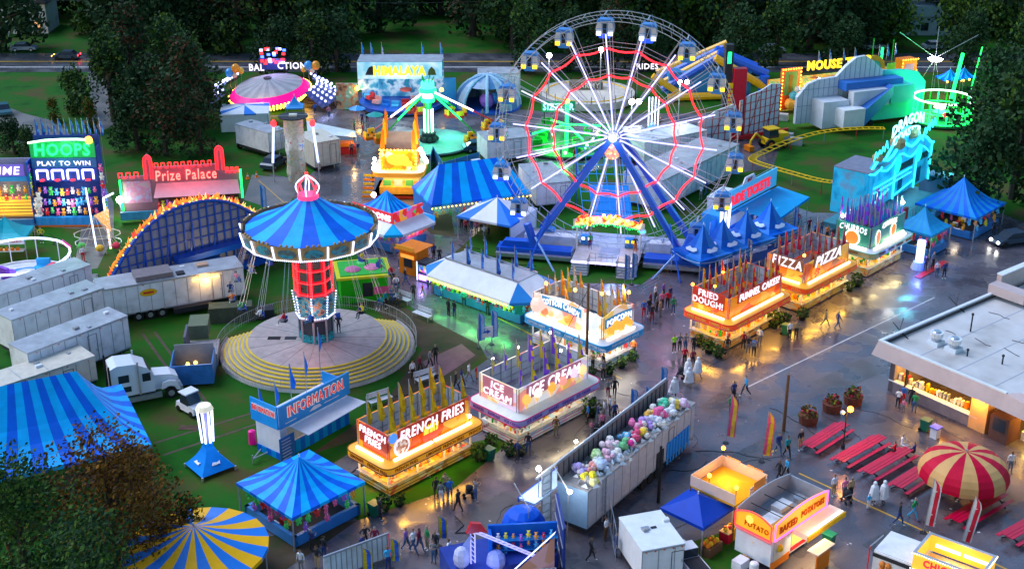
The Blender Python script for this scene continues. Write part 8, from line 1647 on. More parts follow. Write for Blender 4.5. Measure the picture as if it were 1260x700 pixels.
# baked potatoes trailer
def potato():
    o,a,L=frame_to(P(946,708),P(1010,660)); T=thing('baked_potato_trailer','white food trailer with red neon edged orange BAKED POTATOES sign','food trailer',(o.x,o.y,0),R(44)); Lx,Ly=6.3,3.0; b=MB(); b.box((0,0,.7),(Lx,Ly,2.9),WHITE); b.build('body',T)
    z0=2.9; b=MB(); os=mat('potato_orange',(1,.42,.02),.4,.1,2,emit=.45); n=10
    def arcp(L,up,z): return [(L*(1-k/n),z+up*math.sin(math.pi*(1-k/n)*.9+.1)) for k in range(n+1)]
    b.slab([(-.1,z0),(Lx+.1,z0)]+[(x,z) for x,z in arcp(Lx,.45,z0+1.2)],-.15,-.05,os); b.build('front_sign',T)
    b=MB(); b.X=Matrix.Translation((-.05,Ly,0))@Matrix.Rotation(-math.pi/2,4,'Z'); b.slab([(0,z0),(Ly,z0)]+[(x,z) for x,z in arcp(Ly,.55,z0+1.0)],-.1,0,os); b.build('side_sign',T)
    b=MB(); pts=[(x,-.2,z+.03) for x,z in arcp(Lx,.45,z0+1.2)]+[(0,-.2,z0),(Lx,-.2,z0)]; b.path(pts,.05,lamp('pink_neon',(1,.05,.25),5),4,True)
    b.path([(-.2,Ly-x,z+.03) for x,z in arcp(Ly,.55,z0+1.0)]+[(-.2,Ly,z0),(-.2,0,z0)],.05,RL,4,True); b.build('neon_edge',T)
    text('BAKED',2.1,.55,cm((.55,.08,.0)),T,(1.6,-.2,z0+.6),0,.05,bold=.03); text('POTATOES',2.8,.5,cm((.55,.08,.0)),T,(4.5,-.2,z0+.75),0,.05,bold=.03); text('POTATO',2.0,.4,cm((.55,.08,.0)),T,(-.2,Ly*.4,z0+.55),-math.pi/2,.05)
    b=MB(); b.X=Matrix.Translation((-.2,Ly*.6,z0+.95))@Matrix.Rotation(-math.pi/2,4,'Z')@Matrix.Rotation(math.pi/2,4,'X'); b.cyl((0,0,0),.32,.05,lamp('gold_potato',(1,.6,.1),1),10); b.build('potato_picture',T)
    b=MB(); b.box((.05,.0,z0),(Lx-.05,Ly,z0+.08),ROOFG); rg=mat('roof_well_grey',(.35,.37,.42),.4,.2)
    b.X=Matrix.Translation((0,Ly,0)); b.slab([(0,z0),(Lx,z0)]+arcp(Lx,.45,z0+1.2),0,.08,rg); b.X=Matrix(); b.box((Lx-.05,0,z0),(Lx+.05,Ly,z0+1.2),rg)
    for k in range(1,4): b.box((Lx*k/4,.0,z0+.9),(Lx*k/4+.04,Ly,z0+.95),DARK)
    b.box((.8,.8,z0+.08),(2.4,1.8,z0+.5),WDIRT); b.box((3,1.4,z0+.08),(4.4,2.3,z0+.45),WDIRT); b.cyl((Lx-1,Ly*.5,z0+.08),.4,.4,STEEL,12); b.build('roof_well',T)
    b=MB(); b.box((2.2,-1.4,2.5),(Lx+.4,-.2,2.9),mat('awning_lit_cream',(.85,.75,.55),.4,.1,emit=.2)); b.box((2.4,-1.35,2.91),(Lx+.2,-1.2,2.99),TUBE); b.box((2.1,-1.5,2.45),(Lx+.5,-1.42,2.85),YEL); b.build('awning',T)
    b=MB(); b.box((.3,-.05,.9),(1.5,-.0,2.6),CREAM); b.ball((.9,-.05,1.9),.3,YEL,8,5); b.box((0,-.06,.4),(2.2,-.01,1.0),ORG); b.box((2.4,-.06,.9),(Lx-.2,-.01,1.2),RED); b.box((2.4,-.05,1.3),(Lx-.3,-.01,2.4),lamp('stand_inner_lit',(1,.5,.12),.8)); b.box((-.05,.05,2.5),(0,Ly,2.9),cm((.8,.3,.35))); b.build('serving_window',T)
    b=MB(); b.slab([(1.0,2.2)]+[(1.0+.9*math.cos(math.pi+t*math.pi/6),2.1+.35*math.sin(math.pi+t*math.pi/6)) for t in range(7)],0,.0,DARK) if False else b.cyl((-.06,Ly*.5,2.0),.05,.02,YEL,6); b.build('badge',T)
    b=MB(); b.box((2.4,-2.2,0),(4.0,-2.1,1.6),ORG); b.box((2.3,-2.3,1.6),(4.4,-1.4,1.7),CREAM); b.build('side_shelf',T)
    b=MB(); b.cyl((-1.0,.6,0),.32,1.2,WHITE,12); b.ball((-1.0,.6,1.2),.32,WHITE,10,5,.5); b.build('gas_bottle',T); b=MB(); b.box((-1.4,1.4,.2),(-.4,2.2,.9),WDIRT); b.build('tool_box',T)
    light('AREA',(4.3,-.8,2.4),160,(1,.75,.4),4,T,None,.5); light('POINT',(3,-2.0,3.6),60,(1,.5,.25),.3,T)
potato()
def bottomright():
    T=thing('yellow_food_trailer','food trailer at the bottom right with open yellow lit sign box','food trailer',P(1128,742),R(-38)); T.scale=(.8,.8,.95); b=MB(); b.box((-4.2,0,.5),(-.4,3.6,2.9),WDIRT); b.box((-4.25,-.05,2.5),(-.3,-.0,2.8),DARK); b.box((-.4,-.3,.5),(4.6,3.0,2.7),YIN); b.build('body',T)
    z0,z1=3.0,4.3; b=MB(); fy=lamp('fried_sign_lit',(1,.5,.04),.8); 
    for (a,c) in (((-.6,-.5),(4.8,-.4)),((-.6,2.9),(4.8,3.0)),((-.7,-.5),(-.6,3.0)),((4.8,-.5),(4.9,3.0))): b.box((*a,z0),(*c,z1),fy)
    b.build('sign_box',T); b=MB()
    for (a,c) in (((-.75,-.6),(4.95,-.35)),((-.75,2.85),(4.95,3.1)),((-.75,-.35),(-.5,2.85)),((4.7,-.35),(4.95,2.85))): b.box((*a,z1),(*c,z1+.06),ROOFG)
    b.box((-.5,-.4,2.75),(4.7,2.9,2.85),mat('box_floor_lit',(.75,.5,.2),.4,.2)); b.cyl((1.4,1.3,2.85),.6,.3,STEEL,14); b.build('box_rim',T)
    b=MB(); b.box((.0,2.75,3.5),(2.1,2.85,3.7),TUBE); b.box((2.4,2.75,3.5),(4.5,2.85,3.7),TUBE); b.build('light_tube',T)
    bulbs(T,lin((-.75,-.65,z0+.05),(4.95,-.65,z0+.05),30)+lin((-.75,-.65,z1),(4.95,-.65,z1),30)+lin((4.98,-.6,z1),(4.98,3,z1),20)+lin((-.75,3.12,z1),(4.95,3.12,z1),30),lamp('cream_bulb',(1,.85,.5),5),.05)
    text('CHICKEN',3.6,.6,lamp('red_ticket_letter',(.85,.02,.05),.9),T,(2.0,-.56,z0+.75),0,.05,bold=.04)
    b=MB(); 
    for k in range(5): b.ball((-3.3+.5*(k%3),-.06,1.6+.5*(k//3)),.3,cm((.6,.2,.04)),7,5)
    b.build('food_picture',T); b=MB(); b.box((-4.2,.1,2.9),(-.45,3.6,3.0),WHITE); b.build('roof',T)
    b=MB(); b.tube((-4.5,-.2,.3),(-4.5,-.2,3.3),.06,RED,5); b.tube((-4.5,-.2,3.3),(-4.1,1.5,3.6),.05,STEEL,5); b.build('pipe_frame',T); light('POINT',(2,1.2,3.6),60,(1,.7,.3),.3,T)
bottomright()
# blue fun ride at the bottom: truss, dome umbrella, white screens
def bottomride():
    T=thing('bottom_funhouse','blue dark ride at the bottom edge with lit truss peak, dome and prize shelves','fairground ride',P(625,712),R(20)); b=MB(); tr=lamp('violet_truss',(.35,.35,1),1.2); z=HT(600,712,652)
    p=(-2.4,.8,z); 
    for q in ((-2.6,.2,0),(1.6,-.8,z-2.0)):
        for d in (0,.3): b.tube((p[0]+d,p[1],p[2]),(q[0]+d,q[1],q[2]),.05,tr,4)
        for k in range(12): t=k/12; u=(k+1)/12; b.tube((p[0]+(q[0]-p[0])*t,p[1]+(q[1]-p[1])*t,p[2]+(q[2]-p[2])*t),(p[0]+.3+(q[0]-p[0])*u,p[1]+(q[1]-p[1])*u,p[2]+(q[2]-p[2])*u),.03,tr,3)
    b.build('truss',T); b=MB(); b.add([(-3.6,.4,z-2.9),(-3.0,.6,z-.8),(-2.4,.7,z-.2),(-2.6,.5,z-3)],[(0,1,2,3)],cm((.4,.45,.75))); b.ball((-3.2,.4,z-1.7),.6,cm((.55,.55,.8)),8,6,1.4); b.ball((-.9,-.1,z-2.2),.7,cm((.3,.35,.75)),8,6,1.2); b.build('white_figure',T); b=MB(); b.slab([(-2.7,z-.1),(-2.4,z+.7),(-1.7,z+.5),(-1.2,z-.3),(-1.8,z-.1)],.6,.9,RED); b.build('red_crest',T)
    b=MB(); b.box((-4,-.6,0),(3.5,3,1.6),mat('ride_navy',(.02,.05,.3),.5,.2)); b.add([(-1.2,-2.2,1.6),(3.0,-1.0,3.6),(3.2,-.8,3.7),(-1.0,-2.0,1.7)],[(0,1,2,3)],STEEL); b.add([(-1.2,-2.3,.2),(3.0,-1.1,.6),(3.0,-1.05,3.4),(-1.2,-2.25,1.5)],[(0,1,2,3)],art('rainbow',[(.8,.4,.4),(.85,.6,.1),(.6,.5,.5),(.7,.3,.2)],.6,.2)); b.build('base_wall',T); light('POINT',(-2,-1.5,z-1.5),70,(.35,.4,1),.3,T)
    S=thing('prize_shelf_booth','royal blue prize booth with dome canopy at the bottom centre','game booth',P(655,706),R(5)); b=MB(); b.box((-3.0,.8,0),(1.8,1.0,3.6),PB); b.box((-3,-.4,0),(-2.8,1,3.4),PB)
    for z_ in (1.0,1.8,2.6): b.box((-2.8,.3,z_),(1.8,.8,z_+.08),LBLUE)
    b.build('shelf',S); b=MB(); b.X=Matrix.Translation((-.4,2.4,2.4)); n=12
    for k in range(n):
        for j in range(4):
            q=lambda i,t:(1.6*math.cos(t*math.pi/8)*math.cos(2*math.pi*i/n),1.6*math.cos(t*math.pi/8)*math.sin(2*math.pi*i/n),1.5*math.sin(t*math.pi/8)); b.add([q(k,j),q(k+1,j),q(k+1,j+1),q(k,j+1)],[(0,1,2,3)],mat('dome_royal',(.0,.09,.6),.5,.15))
    b.build('dome_canopy',S); b=MB(); b.box((2.0,-1.0,0),(2.15,3.4,4.3),mat('panel_indigo',(.02,.04,.22),.5,.2))
    for z_ in (1.2,2.7,4.2): b.tube((1.95,-1,z_),(1.95,3.4,z_),.05,STEEL,4)
    b.build('side_panel',S)
    for z_ in (1.3,2.1,2.9): plush_row(S,(-2.6,.4),(1.6,.4),8,z_+.3,'on the shelves of the royal blue bottom booth','toys on the shelves of the royal blue bottom booth',.65,seed=int(z_*10))
    b=MB(); b.box((-1,-1.4,.4),(1.5,-1.3,1.4),WHITE)
    for k in range(8): b.box((-1+k*.32,-1.43,.4),(-.85+k*.32,-1.4,1.4),BLUE)
    b.build('picket',S)
    for (x,y,l,p2) in ((650,640,'thin leaning lamp mast above the royal blue dome booth',0),(698,618,'thin leaning lamp mast with a white lamp by the plush trailer end',1)):
        g=P(x,y+50); F=thing('lamp_mast',l,'lamp',(g.x,g.y,0),0); z_=4.4; b=MB(); b.tube((0,0,0),(0,0,z_),.04,STEEL,4); b.tube((0,0,z_),(-1.0,.3,z_+1.8),.04,WL if 0 else WHITE,4); b.build('mast',F)
        if p2: b=MB(); b.ball((.1,-.1,z_),.17,HOT,6,5); b.build('lamp',F); light('POINT',(.1,-.6,z_),70,(1,.95,.9),.2,F)
bottomride()
# white panel fence bottom
o,a,L=frame_to(P(408,712),P(472,688)); T=thing('white_panel_fence','white ribbed panel fence with red edge lights at the bottom edge','fence',(o.x,o.y,0),a); b=MB(); L=4.6; b.box((-.5,0,.1),(L,.08,1.9),WDIRT)
for k in range(12): b.box((k*.4,-.04,.1),(k*.4+.05,-.001,1.9),GREY)
b.build('panel',T); b=MB(); b.box((-.5,-.02,1.9),(L,.1,2.05),STEEL); b.box((L-.04,-.05,.1),(L+.02,-.0,2.0),mat('red_edge',(.6,.02,.06),.4,.1,emit=.4)); b.build('top_rail',T)
# traffic cones by the path
for (x,y,l) in ((305,220,'orange traffic cone left of its pair beside the path'),(316,218,'orange traffic cone right of its pair beside the path')):
    T=thing('traffic_cone',l,'traffic cone',P(x,y),0); b=MB(); b.box((-.25,-.25,0),(.25,.25,.05),ORG); b.cyl((0,0,.05),.2,.75,ORG,10,.04); b.cyl((0,0,.35),.14,.15,WHITE,10,.11); b.build('cone',T)
# boxes and barrier
T=thing('white_canopy_cart','pale canopy cart under the popcorn stand awning, blue clouds on its side','cart',P(665,398),R(-10)); b=MB(); b.box((-1,-1,0),(1,1,1.8),mat('cloud_blue',(.1,.35,.55),.5,.4,1)); b.build('body',T); b=MB(); b.box((-1.1,-1.1,1.8),(1.1,1.1,1.9),mat('grey_green_top',(.3,.4,.4),.5,.2)); b.build('roof',T)
# ------------------------------------------------------------------ people
SKIN=mat('skin',(.45,.26,.18),.55,.05); HAIR=mat('hair_brown',(.05,.03,.02),.7,.1); SHOE=mat('shoe_dark',(.03,.03,.035),.5,.1)
CLO={'black':(.03,.03,.035),'navy':(.03,.05,.18),'white':(.75,.75,.78),'grey':(.2,.2,.22),'red':(.6,.03,.03),'blue':(.03,.15,.55),'sky blue':(.05,.4,.7),'green':(.03,.3,.1),'lime green':(.35,.75,.03),'yellow':(.75,.6,.05),'orange':(.8,.2,.03),'pink':(.75,.2,.35),'purple':(.25,.12,.4),'tan':(.4,.28,.16),'maroon':(.2,.02,.05),'teal':(.02,.25,.28),'denim':(.06,.12,.26),'khaki':(.25,.2,.12),'brown':(.12,.06,.03)}
def cloth(n): return mat('cloth_'+n.replace(' ','_'),CLO[n],.8,.12,3)
def body_mesh(pose):
    J={}
    def j(n,x,y,z,r): J[n]=(Vector((x,y,z)),r)
    sit=pose=='sit'; hz=.98 if not sit else .52
    j('pelvis',0,0,hz-.04,.125); j('waist',0,-.01,hz+.14,.112); j('chest',0,-.01,hz+.33,.135); j('neckb',0,0,hz+.47,.075); j('neck',0,-.01,hz+.53,.05); j('head',0,-.02,hz+.64,.085); j('crown',0,-.015,hz+.74,.07)
    lean={'walk':.05,'stride':.06}.get(pose,0)
    for s,S in ((-1,'l'),(1,'r')):
        j('sh'+S,s*.17,0,hz+.43,.06); j('hip'+S,s*.09,0,hz-.1,.095)
        if sit:
            j('knee'+S,s*.12,-.42,hz-.08,.062); j('ank'+S,s*.12,-.45,.09,.04); j('toe'+S,s*.12,-.6,.05,.035)
            j('elb'+S,s*.24,-.12,hz+.2,.042); j('wr'+S,s*.16,-.34,hz+.18,.028); j('hand'+S,s*.13,-.42,hz+.18,.03)
        elif pose in('walk','stride'):
            k=s if pose=='walk' else -s; a=.24 if pose=='walk' else .3
            j('knee'+S,s*.09,-a*.5*k-.05,.52,.062); j('ank'+S,s*.09,-a*k*1.1+(.05 if k<0 else 0),.1 if k>0 else .16,.04); j('toe'+S,s*.1,-a*k*1.1-.14,.04 if k>0 else .06,.035)
            j('elb'+S,s*.24,.1*k,hz+.16,.042); j('wr'+S,s*.25,.12*k-.1,hz-.06,.028); j('hand'+S,s*.25,.12*k-.14,hz-.14,.03)
        else:
            j('knee'+S,s*.1,-.02,.52,.062); j('ank'+S,s*.11,.01,.09,.04); j('toe'+S,s*.13,-.14,.04,.035)
            if pose=='hold' or (pose=='phone' and s>0):
                j('elb'+S,s*.23,-.02,hz+.18,.042); j('wr'+S,s*.15,-.25,hz+.26,.028); j('hand'+S,s*.11,-.32,hz+.3,.03)
            elif pose=='hips': j('elb'+S,s*.34,.04,hz+.19,.042); j('wr'+S,s*.2,-.04,hz+.03,.028); j('hand'+S,s*.15,-.06,hz,.03)
            else: j('elb'+S,s*.23,.02,hz+.16,.042); j('wr'+S,s*.25,-.04,hz-.08,.028); j('hand'+S,s*.25,-.06,hz-.17,.03)
    E_=[('pelvis','waist'),('waist','chest'),('chest','neckb'),('neckb','neck'),('neck','head'),('head','crown')]
    for S in 'lr': E_+=[('chest','sh'+S),('sh'+S,'elb'+S),('elb'+S,'wr'+S),('wr'+S,'hand'+S),('pelvis','hip'+S),('hip'+S,'knee'+S),('knee'+S,'ank'+S),('ank'+S,'toe'+S)]
    bm=bmesh.new(); lay=bm.verts.layers.skin.verify(); V={}
    for n,(p,r) in J.items(): v=bm.verts.new(p); v[lay].radius=(r,r*(.8 if n in('waist','chest','pelvis') else 1)); v[lay].use_root=(n=='pelvis'); V[n]=v
    for a,c in E_: bm.edges.new((V[a],V[c]))
    me=bpy.data.meshes.new('skel'); bm.to_mesh(me); bm.free(); o=bpy.data.objects.new('skel',me); COL.objects.link(o)
    o.modifiers.new('s','SKIN').use_smooth_shade=True; ss=o.modifiers.new('u','SUBSURF'); ss.levels=1; ss.render_levels=1
    dg=bpy.context.evaluated_depsgraph_get(); dg.update(); m2=bpy.data.meshes.new_from_object(o.evaluated_get(dg)); bpy.data.objects.remove(o)
    b=MB(); b.v=[v.co.copy() for v in m2.vertices]; mats=[SKIN,HAIR,cloth('black'),cloth('denim'),SHOE]; b.ms=list(mats)
    for p in m2.polygons:
        b.f.append(list(p.vertices)); c=p.center; best=min(J,key=lambda n:(J[n][0]-c).length-J[n][1]*.6); k=best.rstrip('lr') if best not in('pelvis','neckb','neck','chest') else best
        if best in('head','crown'): mi=1 if (c.z>J['head'][0].z+.06 or c.y>J['head'][0].y+.015) else 0
        elif best in('neck',): mi=0
        elif best.startswith('wr') or best.startswith('hand'): mi=0
        elif best.startswith('toe') or best.startswith('ank'): mi=4 if c.z<.12 or sit else 3
        elif best.startswith('knee') or best.startswith('hip') or best=='pelvis': mi=3
        else: mi=2
        b.mi.append(mi)
    # nose, ears, fingers
    h=J['head'][0]; b.tube((h.x,h.y-.075,h.z+.03),(h.x,h.y-.115,h.z),.014,SKIN,4); 
    for s in(-1,1): b.ball((h.x+s*.088,h.y,h.z+.01),.02,SKIN,5,3); b.ball((h.x+s*.03,h.y-.085,h.z+.03),.011,BLACK,4,3)
    b.box((h.x-.025,h.y-.092,h.z-.042),(h.x+.025,h.y-.084,h.z-.034),mat('lips',(.35,.08,.07),.5,0))
    for S,s in(('l',-1),('r',1)):
        w=J['wr'+S][0]; hd=J['hand'+S][0]; d=(hd-w).normalized(); side=d.cross(Vector((s,0,0.01))).normalized()
        for q in range(4):
            st=hd+side*(q-1.5)*.018; L=(.07,.08,.075,.06)[q]; m=st+d*L*.55; b.tube(st,m,.0095,SKIN,4); b.tube(m,m+d*L*.4-Vector((s*.02,0,0)),.009,SKIN,4)
        b.tube(hd-d*.02,hd+d*.03+side*-.045,.011,SKIN,4)
    me=bpy.data.meshes.new('person'); me.from_pydata([tuple(v) for v in b.v],[],b.f)
    for m in b.ms: me.materials.append(m)
    me.polygons.foreach_set('material_index',b.mi); me.polygons.foreach_set('use_smooth',[True]*len(b.f)); me.update(); bpy.data.meshes.remove(m2); return me
BODY={k:body_mesh(k) for k in('stand','walk','stride','hold','phone','hips','sit')}
def poncho_mesh(c):
    b=MB(); m=cloth(c); n=12; prof=[(.07,1.58),(.13,1.52),(.25,1.38),(.3,1.1),(.36,.75),(.42,.52)]
    for i,(p,q) in enumerate(zip(prof,prof[1:])):
        for k in range(n):
            f=lambda r,z,t:(r[0]*1.0*math.cos(t)*(1+.07*math.sin(3*t+i)),r[0]*.8*math.sin(t)*(1+.07*math.sin(4*t)),r[1]); a=2*math.pi*k/n; c2=2*math.pi*(k+1)/n; b.add([f(q,0,a),f(q,0,c2),f(p,0,c2),f(p,0,a)],[(0,1,2,3)],m)
    b.ball((0,.0,1.64),.13,m,8,6,1.15); return b
HAIRS=[(.05,.03,.02),(.015,.012,.01),(.2,.12,.05),(.1,.05,.03),(.3,.25,.2)]; SKINS=[(.45,.26,.18),(.5,.3,.22),(.25,.13,.08),(.55,.36,.27)]
NP_=[0]
def person(px,py,pose,top,bot,deg,where,s=1.14,extra=None,loc=None,z=0,group=None,child=False,what=None):
    i=NP_[0]; NP_[0]+=1; o=bpy.data.objects.new('person',BODY[pose]); COL.objects.link(o); o.location=loc if loc is not None else P(px,py,z); o.rotation_euler=(0,0,R(deg)); s=s*(.68 if child else rnd.uniform(.95,1.05)); o.scale=(s*1.05,s*1.05,s)
    for k,m in enumerate((cm(SKINS[i%4]),cm(HAIRS[(i*3)%5],.7),cloth(top),cloth(bot),cloth('white') if i%3==0 else SHOE)):
        o.material_slots[k].link='OBJECT'; o.material_slots[k].material=m
    if extra=='poncho': c=poncho_mesh(top).build('poncho',o,True); lab='person in hooded '+top+' rain poncho '+where
    else: lab=('child in ' if child else 'person in ')+top+' top and '+(bot+' trousers ' if not child else bot+' shorts ')+where
    if extra=='bag': b=MB(); b.box((-.14,.1,.95*1.1),(.14,.26,1.42),cloth('grey')); b.build('backpack',o)
    if extra=='cap': b=MB(); b.cyl((0,-.02,1.70),.1,.08,cloth(top),8,.07); b.box((-.07,-.2,1.69),(.07,-.08,1.71),cloth(top)); b.build('cap',o)
    tag(o,lab,'person',group); return o
